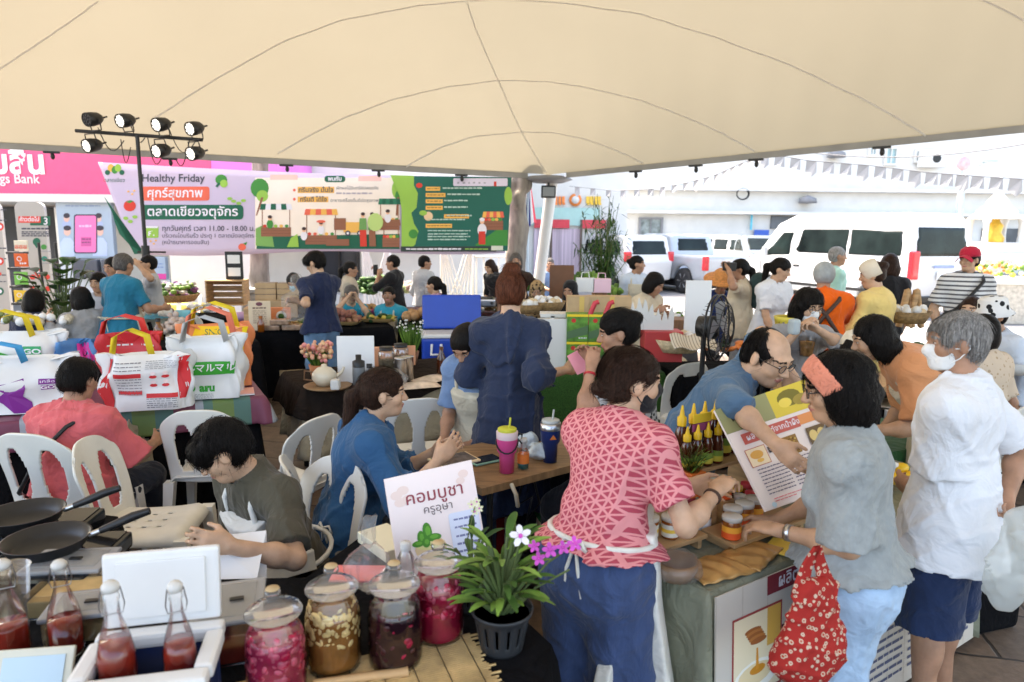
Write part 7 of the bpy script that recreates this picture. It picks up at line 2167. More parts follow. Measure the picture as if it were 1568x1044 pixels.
def squeeze(p,l,h=.19,r=.028):
 t = thing('squeeze_bottle',p,l,'bottle',group='yellow capped honey bottles')
 B().mat(HONEYD).lathe([(0,0),(r * .9,0),(r,.008),(r,h * .42),(r * .86,h * .55),(r * .95,h * .66),(r * .6,h * .82),(r * .45,h * .86)],20).build('body',t)
 B().mat(YCAP).lathe([(r * .62,h * .85),(r * .66,h * 1.02),(r * .36,h * 1.06),(r * .26,h * 1.16),(r * .12,h * 1.27),(0,h * 1.275)],16).build('cap',t)
 B().mat(ink((205,190,70))).lathe([(r * 1.015,h * .08),(r * 1.015,h * .24)],20).build('label',t)
 B().mat(ink((120,150,60))).lathe([(r * 1.014,h * .24),(r * 1.014,h * .40)],20).build('label',t)
nm = ('first','second','third','fourth','fifth','sixth')
for k in range(6): squeeze(onT2(.36 + .064 * k,.475,.948),'yellow capped honey bottle, %s from the left in the high row' % nm[k],.19)
for k in range(4): squeeze(onT2(.34 + .058 * k,.425,.948),'shorter yellow capped honey bottle, %s from the left before the high row' % nm[k],.135,.024)
lb2 = thing('price_card',onT2(.44,.475,.946),'yellow and purple price card among the honey bottles','card',rz=rzT)
b = B().mat(ink((240,205,60))).box((0,-.03,.19),(.10,.006,.035)).mat(ink((150,70,120))).box((0,-.03,.155),(.10,.006,.03)).mat(GREYP).box((0,-.03,.07),(.008,.005,.14));b.build('card',lb2)
oc = thing('orange_cube_pot',onT2(.165,.40,.90),'orange cube pot of green grass leaves on the honey stall','potted plant',rz=rzT)
b = B().mat(mat('orange_pot',(.68,.16,.03),rough=.4,var=.05)).box((.10,-.07,.045),(.075,.075,.09),.003);b.build('pot',oc)
A = Art(quadP((.06,-.109,.09),(.14,-.109,.09),(.14,-.109,0),(.06,-.109,0),10,10,.0008));A.ell(5,6,1.6,1.9,WH).poly([(3.6,5.2),(5,2.4),(6.4,5.2)],WH);A.build('printed_art',oc)
rg = random.Random(4);gb = B()
for k in range(90):
 a = rg.uniform(0,6.28);l = rg.uniform(.09,.17);d = Vector((math.cos(a) * rg.uniform(.2,.9),math.sin(a) * rg.uniform(.2,.9),1)).normalized()
 base = Vector((.10 + rg.uniform(-.03,.03),-.07 + rg.uniform(-.03,.03),.085));s_ = d.orthogonal().normalized() * .004
 tip = base + d * l - Vector((0,0,.03));mid = base + d * l * .55
 gb.mat(rg.choice((GREENL,GREENB,GREEND))).raw([base - s_,base + s_,mid + s_,mid - s_,tip],[(0,1,2,3),(3,2,4)])
gb.build('leaves',oc)
KR = mat('kraft_foil',(.50,.27,.09),rough=.28,var=.2,vs=10,bump=.4,bs=14,metal=.3)
po = thing('honey_poster',W(1190,700,2.4),'large tilted honey poster with a bee and small pictures','poster')
o0 = po.location.copy()
q = [x - o0 for x in (W(1094,628,2.47),W(1240,578,2.78),W(1302,738,2.56),W(1173,783,2.24))]
nn = (q[1] - q[0]).cross(q[3] - q[0]).normalized() * -1
B().mat(ink((240,228,225))).raw(q + [x - nn * .008 for x in q],[(4,5,6,7),(0,1,5,4),(1,2,6,5),(2,3,7,6),(3,0,4,7)]).build('board',po)
B().mat(WOOD).tube([q[0] * .5 + q[1] * .5 - nn * .015,q[0] * .5 + q[1] * .5 - nn * .015 + Vector((.02,.12,-.44))],.008,6).build('prop',po)
A = Art(quadP(*q,170,175,.0014));A.L = 0;A.rect(0,0,170,175,(240,228,225),24);A.L = 1
A.rect(0,0,170,45,(150,150,105),18).rect(85,0,170,46,(220,195,70),12)
for (x,y,rx,ry,c) in ((26,22,10,6,(70,55,30)),(20,17,7,4,(60,60,50)),(34,18,6,4,(215,180,70)),(30,27,6,4,(190,160,60)),(120,20,22,14,(120,110,40)),(110,26,12,8,(235,210,90)),(140,28,16,9,(160,140,60))): A.ell(x,y,rx,ry,c)
for k in range(4): A.rect(17 + 5 * k,16,19 + 5 * k,28,(35,28,20))
A.rect(18,52,120,70,(200,95,85),12).rect(120,52,166,68,(232,150,90),6).text(24,61,'ผลิตภัณฑ์จากน้ำผึ้ง',12.5,WH,bold=.15)
A.rect(12,78,46,108,(190,90,60)).rect(13,79,45,107,(246,225,190)).ell(28,90,11,7,(230,170,80)).ell(30,100,6,3,(240,190,90)).rect(49,84,66,94,(60,55,60)).text(57,89,'น้ำผึ้ง',6,WH,'CENTER')
A.rect(72,78,104,108,(150,110,50));rg = random.Random(2)
for k in range(40): A.ell(rg.uniform(74,102),rg.uniform(80,106),2,1.6,rg.choice(((190,150,70),(120,80,30),(210,175,90))))
A.rect(124,76,160,104,(110,85,50)).ell(134,90,8,9,(225,200,130)).ell(150,90,8,9,(225,200,130)).rect(160,82,170,92,(90,60,90))
for k in range(8): A.dashes(16,66,114 + k * 5.6,2,(90,80,110),40 + k,3,8,1);A.dashes(72,120,114 + k * 5.6,2,(90,80,110),60 + k,3,8,1);A.dashes(124,164,110 + k * 5.6,2,(90,80,110),80 + k,3,8,1)
A.dashes(20,90,162,1.4,(220,90,110),5,5,9,1).dashes(20,60,166,1.4,(220,90,110),6,5,9,1).ell(16,170,4,4,(190,220,235))
A.build('printed_art',po)
for (c,r_,l,sd) in (((.12,.075),24,'kraft foil packet nearer the table corner',1),((.30,.08),50,'kraft foil packet under the hand with the watch',2)):
 p = onT2(c[0],c[1],.757 + .004 * sd)
 o = B().mat(KR).sheet(lambda u_,v_: ((u_ - .5) * .22,(v_ - .5) * .15,.022 * (math.sin(math.pi * u_) * math.sin(math.pi * v_)) ** .6 + .003 * math.sin(u_ * 21 + v_ * 9)),24,18).build('foil_packet')
 o.location = p;o.rotation_euler = (0,0,math.radians(r_));solid(o,.003);tag(o,l,'packet','kraft foil packets')
bw = thing('wrapped_bowl',onT2(-.03,.11,.756),'brown bowl in clear plastic wrap at the corner of the honey stall','bowl')
B().mat(mat('brown_bowl',(.22,.12,.06),rough=.5,var=.2)).lathe([(0,0),(.05,0),(.068,.035),(.07,.06),(.062,.06),(.055,.02),(0,.012)],24).build('bowl',bw)
V = Vol((-.11,-.11,-.005),(.11,.11,.11),.006);V.ell((0,0,.035),(.085,.08,.045),I3,0);V.rough(.008,9,3);V.ridge(.01,14,4);V.clip((0,0,-1),(0,0,0))
link('plastic_wrap',V.mesh('plastic_wrap'),bw,[PLAS])
o = B().mat(ink((240,205,90))).box((0,0,.004),(.16,.11,.004)).build('yellow_card');o.location = onT2(.46,.055,.757);o.rotation_euler = (0,0,.9);tag(o,'yellow card under the fingers of the woman in grey','card')
hp_ = thing('honey_banner',(T2[0] + T2[1]) / 2,'printed banner with a honey dipper hung on the front of the stall','banner')
o0 = hp_.location.copy();off = Vector((e1.y,-e1.x,0)) * .07
q = [T2[0] + e1 * .005 + off * .35 + Vector((0,0,.738)),T2[1] + off * .35 + Vector((0,0,.738)),T2[1] + off * 1.0 + Vector((0,0,.04)),T2[0] + e1 * .005 + off * 1.0 + Vector((0,0,.04))]
q = [x - o0 for x in q]
nn = (q[1] - q[0]).cross(q[3] - q[0]).normalized() * -1
B().mat(ink((205,196,184))).raw(q + [x - nn * .004 for x in q],[(3,2,1,0),(4,5,6,7),(0,1,5,4),(1,2,6,5),(2,3,7,6),(3,0,4,7)]).build('sheet',hp_)
A = Art(quadP(*q,1750,700,.0006))
for k in range(14): A.rect(k * 126,0,k * 126 + 3,700,(185,174,160))
A.rect(250,0,1700,66,(130,35,45)).text(430,33,'ผลิตภัณฑ์',62,WH,'CENTER',bold=1)
A.rect(78,100,330,395,(160,60,55)).rect(86,108,322,387,(240,224,190)).ell(200,325,115,55,(250,245,232)).ell(195,318,88,38,(238,215,170)).ell(205,305,40,16,(214,140,40)).poly([(198,230),(206,230),(212,305),(196,305)],(224,150,50))
for k in range(5): A.ell(180 + 7 * k,165 + 10 * k,42,11,(190,120,60) if k % 2 else (165,95,45))
A.rect(252,108,322,240,(225,175,80)).rect(330,190,560,262,(50,45,48)).text(440,226,'น้ำผึ้ง',60,WH,'CENTER',bold=1)
for k in range(6): A.dashes(40,520,425 + k * 38,17,(90,95,120),100 + k,22,60,7)
for j in range(2):
 x0 = 620 + 560 * j
 A.rect(x0,100,x0 + 250,395,(150,90,60)).rect(x0 + 8,108,x0 + 242,387,(230,215,160)).ell(x0 + 120,260,80,70,(150,160,70)).ell(x0 + 130,240,40,60,(215,190,90))
 for k in range(7): A.dashes(x0 - 20,x0 + 500,425 + k * 34,15,(90,95,120),130 + k + 20 * j,22,60,7)
A.build('printed_art',hp_)
# ------------------------------------------------------------------ shopping bags on the left table
CHK = pattern_mat('striped_sheet',lambda N,co: (lambda sp: mixc(N,mth(N,'GREATER_THAN',mth(N,'FRACT',mth(N,'MULTIPLY',sp.outputs[0],4.4)),.55),mixc(N,mth(N,'GREATER_THAN',mth(N,'FRACT',mth(N,'MULTIPLY',sp.outputs[0],2.2)),.5),(.20,.06,.10),(.16,.24,.08)),mixc(N,mth(N,'GREATER_THAN',mth(N,'FRACT',mth(N,'MULTIPLY',sp.outputs[0],2.2)),.38),(.36,.40,.46),(.10,.20,.17))))((lambda s_: (N.l(co,s_.inputs[0]),s_)[1])(N.n('ShaderNodeSeparateXYZ'))),rough=.4)
ss = drape('blue and maroon striped plastic sheet under the shopping bags',[Vector((0,0,0)),Vector((1.95,0,0)),Vector((1.95,.78,0)),Vector((0,.78,0))],0,.17,CHK,amp=.012,per=.4,seed=31,name='striped_sheet',cat='sheet',group=None,gap=.024)
pc_ = (T3[0] + T3[1] + T3[2] + T3[3]) / 4 + (T3[1] - T3[0]).normalized() * .26
ss.location = (pc_.x,pc_.y,.752);ss.rotation_euler = (0,0,math.radians(29))
BAGW = mat('woven_bag_white',(.74,.74,.74),rough=.42,var=.06,vs=5,bump=.25,bs=9)
def tote(label,p,rz,w,d,h,m,art,seed,handles=None,hm=None,lean=0,mouth=1.0):
 t = thing('shopping_bag',p,label,'shopping bag',rz=rz,group='big plastic shopping bags')
 rg = random.Random(seed);ph = [rg.uniform(0,6) for _ in range(6)]
 def cr(a,v):
  return .020 * math.sin(a * 5 + ph[0] + v * 4) + .018 * math.sin(a * 3 - v * 9 + ph[1]) + .011 * math.sin(a * 11 + v * 7 + ph[2]) - .012 * abs(math.sin(a * 7 + v * 5 + ph[4]))
 def f(u,v,e=0):
  a = u * 6.2832;n = .35
  c,s_ = math.cos(a),math.sin(a)
  k = 1 + .05 * math.sin(v * 3.1) - (.12 * max(0,v - .75) * 4) * (1 - mouth)
  x = math.copysign(abs(c) ** n,c) * w / 2 * k;y = math.copysign(abs(s_) ** n,s_) * d / 2 * (1 - .45 * v * v)
  q = cr(a,v) * (.4 + v) + e
  return (x + c * q,y + s_ * q + lean * v * h,v * h * (1 + .03 * math.sin(a * 2 + ph[3])) + .004)
 b = B().mat(m).sheet(f,64,18)
 b.sheet(lambda u,v: tuple(Vector(f(u,.0)) * (1 - v) + Vector((0,0,.004)) * v),64,1)
 b.sheet(lambda u,v: tuple(Vector(f(u,1.0)) * (1 - v) + Vector((0,lean * h,h * .82)) * v),64,3)
 b.build('bag',t)
 def FP(x,y,L):
  'x 0..100 across the front, y 0..100 down'
  X = (x / 100 - .5) * 1.9;u = .75 + math.asin(max(-1,min(1,math.copysign(abs(X) ** (1 / .35),X)))) / 6.2832;v = 1 - y / 100
  return f(u,v,.0012 * L + .003)
 A = Art(FP)
 def grect(x0,y0,x1,y1,c,n=10): A.b.mat(ink(c)).sheet(lambda i,j: FP(x0 + (x1 - x0) * i,y0 + (y1 - y0) * j,A.L),n,max(2,n // 2));A.L += .25
 def gpoly(pts,c): A.b.mat(ink(c));c0 = (sum(p_[0] for p_ in pts) / len(pts),sum(p_[1] for p_ in pts) / len(pts));A.b.raw([FP(c0[0],c0[1],A.L)] + [FP(x,y,A.L) for x,y in pts],[(0,i + 1,(i + 1) % len(pts) + 1) for i in range(len(pts))]);A.L += .25
 art(A,grect,gpoly);A.build('printed_art',t)
 for (x0,x1,hh,m_,yy) in (handles or ()):
  P_ = [Vector((x0,yy,h * .93)),Vector((x0 * .9 + x1 * .1,yy * 1.1,h + hh * .7)),Vector(((x0 + x1) / 2,yy * 1.2 - .02,h + hh)),Vector((x0 * .1 + x1 * .9,yy * 1.1,h + hh * .7)),Vector((x1,yy,h * .93))]
  vs = []
  for q in P_: vs += [q + Vector((-.0,.0,-.0)) + Vector((-.018,0,-.008)),q + Vector((.018,0,.008))]
  solid(B().mat(m_).raw(vs,[(2 * i,2 * i + 1,2 * i + 3,2 * i + 2) for i in range(4)],True).build('handle',t),.004)
 return t
YB = mat('yellow_strap',(.80,.58,.03),var=.1);RB = mat('red_strap',(.72,.06,.05),var=.1);OB = mat('coral_strap',(.80,.20,.12),var=.1);GB = mat('grey_strap',(.5,.5,.5),var=.1)
PU = (130,40,140)
def art_cat(A,gr,gp):
 gp([(12,38),(24,44),(38,42),(52,34),(54,52),(50,66),(58,78),(60,98),(40,98),(30,80),(16,66),(8,50)],PU)
 A.L += 1;gr(66,36,82,46,PU);gr(68,48,80,56,PU);A.text(74,41,'เกลือ',7,WH,'CENTER').text(74,52,'GO',8,WH,'CENTER',bold=.3)
 for k in range(4): A.dashes(4,22,70 + k * 6,1.4,(120,120,130),k,2,6,1.5)
def art_green(A,gr,gp):
 gp([(8,60),(30,34),(40,40),(46,62),(44,86),(10,88)],(60,170,70));gr(56,24,76,44,(40,160,100));A.text(66,34,'GO',13,WH,'CENTER',bold=.4)
def art_red(A,gr,gp):
 gr(0,8,9,98,(205,40,45));gr(90,0,100,80,(205,40,45))
 for (x0,x1,y) in ((16,46,30),(16,46,62),(50,88,68)): gr(x0,y,x1,y + 8,(205,45,50))
 for k in range(9): A.dashes(16,46,12 + k * 6 if k < 3 else 24 + k * 5.6,1.8,(130,130,135),k,2,6,1)
 for k in range(5): A.dashes(50,88,78 + k * 4,1.8,(130,130,135),30 + k,2,6,1);A.dashes(50,88,10 + k * 3,1.2,(150,150,155),50 + k,2,6,1)
 for (x,y) in ((60,34),(74,34),(60,50),(74,50)): A.ell(x,y + 3,4.5,3,(205,45,50)).ell(x,y - 3,3,3.5,(235,215,215))
def art_maru(A,gr,gp):
 gr(2,38,92,60,(45,160,50));A.L += .6
 for k in range(3): A.text(20 + 29 * k,49,'マル',15,WH,'CENTER',bold=.3)
 A.ell(12,82,8,7,(45,160,50)).ell(24,82,8,7,(45,160,50));A.text(50,82,'aru',18,(45,160,50),'CENTER',bold=.8)
 for k in range(5): A.dashes(8,60,92 + k * 1.6,.8,(150,150,150),k,2,5,1)
def art_none(A,gr,gp):
 for k in range(4): A.dashes(10,90,20 + 18 * k,3,(225,225,225),k,5,14,3)
def at3(u,v): return G(u,v,.762)
R29 = math.radians(29)
tote('white bag printed with purple at the left edge',at3(48,628),R29 * .6,.54,.22,.33,BAGW,art_cat,1,((-.2,.02,.1,mat('blue_strap',(.05,.35,.65),var=.1),-.08),))
tote('white bag printed with green behind the purple one',at3(42,588),R29 * .6,.52,.2,.37,BAGW,art_green,2,((-.22,.08,.16,YB,-.06),(-.18,.10,.12,YB,.06)))
tote('blue and pink bag standing behind the white bags',at3(118,585),R29,.22,.14,.30,mat('bag_blue',(.08,.25,.55),rough=.4,var=.15,bump=.2,bs=9),lambda A,gr,gp: (gr(60,10,100,60,(225,60,160)),A.text(82,34,'O',20,(40,20,60),'CENTER')),3)
tote('white and red bag lettered with small print in the middle',at3(232,622),R29 * .55,.46,.24,.33,BAGW,art_red,4,((-.20,.02,.15,YB,.02),))
tote('red feed bag slumped on top of the white and red bag',at3(205,600),R29,.34,.2,.40,mat('bag_red',(.62,.035,.045),rough=.4,var=.12,bump=.3,bs=9),art_none,5,((-.16,.1,.12,RB,0),),lean=-.12,mouth=.2)
tote('white bag with green band nearest the aisle',at3(322,606),R29 * .5,.40,.22,.40,BAGW,art_maru,6,((-.13,.13,.14,GB,-.08),(-.14,.16,.18,OB,.06)))
tote('orange and yellow bag behind the green banded one',at3(334,590),R29 * .5,.43,.18,.43,mat('bag_orange',(.80,.26,.10),rough=.4,var=.15,bump=.2,bs=9),lambda A,gr,gp: (gr(4,0,14,98,(245,215,40)),gr(84,0,96,98,(245,215,40)),gr(20,2,78,20,(245,200,40)),A.text(50,11,'SNIC',13,(20,110,90),'CENTER')),7,((-.15,.15,.16,YB,-.02),))
o = B().mat(PAPER).box((0,0,.004),(.30,.20,.008)).mat(ink((240,180,170))).box((.01,-.01,.010),(.28,.18,.004)).build('booklets');o.location = at3(352,602);o.rotation_euler = (0,0,.4);tag(o,'thin pink and white booklets before the green banded bag','booklets')
crumple('plastic_bag','crumpled grey plastic bag under the table beside the salmon blouse',G(38,730,.02),(.16,.14,.16),PLASW,'plastic bag',8,.03,.012)
crumple('cloth_bag','beige cloth bag hanging beside the chair under the salmon blouse',G(208,760,.2),(.10,.12,.18),C_BEIGEC,'bag',9,.03,.012)
# ------------------------------------------------------------------ middle tables
def put(fn,name,label,cat,p,rz=0,group=None,part='body',m=None):
 t = thing(name,p,label,cat,rz=rz,group=group)
 b = B()
 if m: b.mat(m)
 fn(b);b.build(part,t);return t
def heap(name,label,cat,p,n,sx,sy,h,r,mats,seed,group=None,base=None,el=(1,1,1),each=None,piece=None,mass=False):
 rg = random.Random(seed);p = Vector(p);one = B()
 if base:
  t = thing(name,p,label,'tray',group=group)
  B().mat(base).sheet(lambda u,v: ((u - .5) * 2 * sx * (1.02 + .12 * abs(2 * v - 1)),(v - .5) * 2 * sy * 1.12,.055 * max(abs(2 * u - 1),abs(2 * v - 1)) ** 6),20,14).build('tray_shell',t)
 for k in range(n):
  x,y = rg.uniform(-1,1),rg.uniform(-1,1);z = rg.uniform(0,1) * h * max(0,1 - .6 * (x * x + y * y)) + r * .8
  s = r * rg.uniform(.75,1.2)
  R_ = Euler((rg.uniform(-.5,.5),rg.uniform(-.5,.5),rg.uniform(0,6)));c = Vector((x * sx * .85,y * sy * .85,z))
  b = one if mass else B()
  b.mat(rg.choice(mats));b.M = (Matrix.Translation(c) @ R_.to_matrix().to_4x4()) if mass else Matrix.Identity(4)
  b.ball((0,0,0),(s * el[0],s * el[1],s * el[2]),9,6)
  if not mass:
   o = b.build(piece or cat.rstrip('s'));o.location = p + c;o.rotation_euler = R_
   tag(o,each or 'one pack among the ' + label,cat.rstrip('s'),'pieces of ' + label)
 if mass:
  o = one.build('greens');o.location = p;tag(o,each or label,'greens',kind='stuff')
POT = [mat('sweet_potato',(.25,.10,.075),rough=.75,var=.3,vs=30),mat('sweet_potato_pale',(.33,.17,.10),rough=.75,var=.3,vs=30)]
GINGER = [mat('ginger',(.50,.30,.13),rough=.7,var=.25,vs=30)]
KT = mat('kraft_tray',(.45,.28,.11),rough=.7,var=.1)
def T(u,v,z=.757): return G(u,v,z)
heap('sweet_potato_tray','kraft tray under the heap of reddish sweet potatoes','vegetables',T(525,497),40,.20,.14,.16,.042,POT,1,base=KT,el=(1.5,.8,.8),group='trays of vegetables',each='reddish sweet potato heaped in its kraft tray',piece='sweet_potato')
heap('gourd_tray','kraft tray holding green and yellow gourds at the table end','vegetables',T(580,493),9,.18,.12,.05,.045,[GREENL,mat('gourd_yellow',(.55,.45,.08),var=.2),GREEND],2,base=KT,el=(1.8,.8,.8),group='trays of vegetables',each='small green or yellow gourd in the tray at the table end',piece='gourd')
heap('green_tray','kraft tray holding green leaves beside the jeans','vegetables',T(474,498),14,.14,.12,.06,.04,[GREENL,GREENB],3,base=KT,el=(1.5,1,.4),group='trays of vegetables',mass=True,each='green leaves in the tray beside the jeans')
heap('empty_tray','kraft tray below the hanging plastic bag','vegetables',T(450,502),6,.16,.12,.04,.03,[GREENL,KT],4,base=KT,group='trays of vegetables',mass=True,each='scraps of leaves in the tray below the hanging plastic bag')
heap('ginger_basket','pink basket holding ginger roots behind the sweet potatoes','vegetables',T(566,480),26,.18,.12,.10,.035,GINGER,5,base=mat('pink_basket',(.75,.12,.35),var=.1),el=(1.4,.9,.8),group='trays of vegetables',each='knobbly ginger root in the pink basket',piece='ginger_root')
heap('yam_beans','round brown yam beans on the black table','vegetables',T(646,490),9,.24,.14,.06,.062,[mat('yam_brown',(.42,.24,.11),rough=.75,var=.25,vs=25)],6,each='round brown yam bean on the black table',piece='yam_bean')
heap('orange_packs','clear packs of orange snacks behind the yam beans','snacks',T(672,478),30,.22,.12,.10,.04,[mat('snack_orange',(.70,.30,.07),rough=.4,var=.3,vs=30)],7,each='clear pack of orange snacks behind the yam beans',piece='snack_pack')
heap('leafy_greens','dense dark leafy greens behind the blue shirted vendor','vegetables',T(580,452,.757),90,.40,.25,.3,.07,[GREEND,GREENL],8,el=(1.3,.8,.5),mass=True)
heap('cabbages','bagged pale cabbages and greens on the back table','vegetables',T(625,448,.757),24,.35,.2,.12,.08,[mat('cabbage',(.28,.36,.17),var=.4,vs=20),mat('onion',(.30,.20,.17),var=.3)],9,each='pale cabbage or onion piled on the back table',piece='vegetable')
rg = random.Random(3)
for k in range(6):
 put(lambda b: b.box((0,0,.032),(.25,.16,.062),.004).mat(mat('box_lid',(.30,.22,.15),var=.35,vs=25)).box((0,0,.066),(.24,.15,.006),.002),'brown_box','%s brown box in the %s row of the stack' % (('left','right')[k % 2],('bottom','middle','top')[k // 2]),'box',T(408,486,.757) + Vector(((k % 2) * .27,.06,.22 + (k // 2) * .07)),.1,'stacked brown boxes',m=CARD)
put(lambda b: b.box((0,0,.11),(.50,.2,.215),.01),'cardboard_riser','cardboard riser under the stacked brown boxes','box',T(408,486,.757) + Vector((.13,.06,0)),.1,m=CARD)
mnu = put(lambda b: b.box((0,0,.16),(.23,.015,.32),.004),'menu_stand','cream printed menu stand at the corner of the black table','menu',T(399,506,.757),.15,m=ink((226,205,175)))
A = Art(quadP((-.115,-.009,.32),(.115,-.009,.32),(.115,-.009,0),(-.115,-.009,0),20,30));A.ell(10,3,3,2,(120,70,80)).dashes(4,16,7,1.6,(120,80,70),1,2,4,.6);[A.dashes(4,16,10 + 2 * k,.8,(150,120,100),k,2,4,.6) for k in range(7)];A.build('printed_art',mnu)
put(lambda b: b.box((0,0,.1),(.26,.05,.2),.004).mat(WHITEP).lathe([(0,0),(.06,0),(.06,.008),(0,.01)],20,(.03,-.026,.1),axis='Y').mat(GREENL).lathe([(0,0),(.035,0),(.035,.008),(0,.01)],12,(.03,-.04,.1),axis='Y'),'orange_pack','orange box with a round white window beside the menu','box',T(428,497,.757),.1,m=ink((232,140,90)))
put(lambda b: [b.box((x,y,.03 + z),(.2,.14,.055),.012) for x,y,z in ((-.1,0,0),(.12,.02,0),(0,.0,.06))],'wrapped_snacks','plastic wrapped brown snacks before the orange box','snacks',T(430,505,.757),.1,m=mat('wrapped_brown',(.38,.25,.17),rough=.2,var=.4,vs=22))
put(lambda b: b.lathe([(0,0),(.035,0),(.038,.09),(.02,.13),(.022,.17),(0,.172)],14),'honey_vial','small amber bottle before the menu stand','bottle',T(400,508,.757),m=HONEY)
put(lambda b: b.box((0,0,.12),(.08,.3,.24),.005),'wood_box','upright wooden box left of the menu stand','box',T(384,503,.757),.2,m=WOOD)
put(lambda b: b.lathe([(0,0),(.05,0),(.06,.17),(.052,.17),(.045,.02)],16,(0,0,0),axis='X'),'lilac_cup','lilac cup lying at the corner of the black table','cup',T(356,492,.757) + Vector((0,0,.06)),m=mat('lilac',(.55,.33,.52),rough=.4,var=.05))
ctn = put(lambda b: b.box((0,0,.16),(.42,.28,.32),.006),'carton','printed cardboard carton on the ground beside the black table','carton',G(446,606,.0),.15,m=mat('carton_pale',(.55,.42,.25),rough=.85,var=.06))
A = Art(quadP((-.21,-.1415,.32),(.21,-.1415,.32),(.21,-.1415,0),(-.21,-.1415,0),42,32));A.rect(4,18,14,19.5,(205,70,50)).rrect(18,17,28,20,1.4,(120,80,40));[A.rect(8 + 5 * k,24,11.5 + 5 * k,28,(40,35,30)) for k in range(4)];A.dashes(8,36,10,2,(110,85,55),2,3,6,1);A.build('printed_art',ctn)
crumple('plastic_bag','clear shopping bag held by the young man in navy polo',W(453,492,6.85),(.13,.10,.17),PLAS,'plastic bag',12,.03,.012,rz=.3)
crt = thing('wooden_crate',T(350,466,.757),'open wooden crate lying on its side on the back left table','crate',rz=.12)
b = B().mat(WOOD)
for z in (.0,.09,.18,.27): b.box((0,.16,z + .04),(.5,.015,.075),.003)
for (x,s_) in ((-.25,.02),(.25,.02)): b.box((x,0,.17),(s_,.32,.34),.003)
b.box((0,0,.008),(.48,.32,.015)).box((0,0,.348),(.52,.33,.016));b.build('slats',crt)
fs_ = put(lambda b: b.box((0,0,.2),(.24,.03,.40),.006).mat(PAPER).box((0,-.017,.29),(.17,.006,.12)).box((0,-.017,.11),(.17,.006,.12)),'framed_card','black frame with two white cards standing on the crate','frame',T(362,466,.757) + Vector((0,0,.358)),.1,m=BLACKM)
fbk = thing('flower_basket',T(265,462,.757),'flat woven basket of purple and green flowers','basket')
B().mat(mat('wicker',(.28,.17,.07),rough=.8,var=.4,vs=40,bump=.6)).lathe([(0,0),(.30,.01),(.38,.12),(.36,.12),(.29,.03),(0,.025)],28).build('basket',fbk)
bl = B();rg = random.Random(6)
for k in range(130):
 a,r_ = rg.uniform(0,6.28),.33 * rg.random() ** .5;bl.mat(rg.choice((GREENL,GREENB,mat('petal_purple',(.22,.09,.24),var=.3),WHITEP))).ball((r_ * math.cos(a),r_ * math.sin(a),rg.uniform(.1,.28)),(.05,.03,.03),6,4)
bl.build('flowers',fbk)
heap('garlic','bunch of pale garlic bulbs behind the green banded bag','garlic',W(272,500,6.9) - Vector((0,0,.08)),45,.20,.10,.2,.032,[mat('garlic',(.60,.47,.40),var=.2,vs=30)],11,each='pale garlic bulb in the bunch behind the green banded bag',piece='garlic_bulb')
put(lambda b: b.lathe([(0,0),(.04,0),(.042,.12),(.022,.15),(.022,.18),(0,.18)],14).mat(BLACKM).lathe([(.025,.18),(.025,.21),(0,.212)],12),'sauce_bottle','small amber bottle on the black table behind the red bag','bottle',T(244,520,.757),m=LAMB)
o = B().mat(cloth('sky_cloth',(.16,.50,.66))).sheet(lambda u,v: ((u - .5) * .8,(v - .5) * .3,.06 * math.cos((v - .5) * 3) + .015 * math.sin(u * 9)),20,8).build('light_blue_cloth');o.location = W(240,484,7.6);solid(o,.01);tag(o,'light blue cloth lying over the chairs behind the black table','cloth')
for k,(u,v,c,l) in enumerate(((160,484,(200,60,60),'clear boxes of red food before the teal shirt'),(228,478,(110,70,110),'purple topped packs beside the flower basket'),(12,488,(120,130,80),'foil wrapped greens at the left edge'),(70,490,(190,180,160),'pale dessert cups between the seated pair'))):
 heap('snack_heap',l,'snacks',W(u,v,7.4 if k < 2 else 6.5) - Vector((0,0,.04)),16,.26,.13,.06,.04,[mat('snack_%d' % k,lin(c)[:3],rough=.35,var=.4,vs=25),PAPER],40 + k)
Z7 = .760
tp = thing('teapot',T(497,590,Z7 + .01),'round cream teapot on a wooden plate','teapot',rz=.3)
B().mat(mat('cream_china',(.68,.60,.46),rough=.3,var=.05,coat=.4)).lathe([(0,0),(.05,.002),(.085,.05),(.082,.09),(.05,.125),(.02,.135),(.018,.15),(0,.155)],24).build('pot',tp)
B().mat(mat('cream_china',(0,0,0))).tube([(.08,0,.06),(.12,0,.09),(.135,0,.125)],[.016,.011,.009],8).build('spout',tp)
B().mat(WOODD).tube([(-.075,0,.10),(-.13,0,.11),(-.135,0,.05),(-.08,0,.04)],.007,6).build('handle',tp)
put(lambda b: b.lathe([(0,0),(.15,0),(.165,.012),(.15,.012),(0,.008)],28),'wooden_plate','round wooden plate under the cream teapot','plate',T(502,592,Z7),m=WOODT)
put(lambda b: b.box((0,0,.035),(.06,.06,.07),.012),'white_cup','small white square cup beside the teapot','cup',T(514,596,Z7 + .012),m=WHITEP)
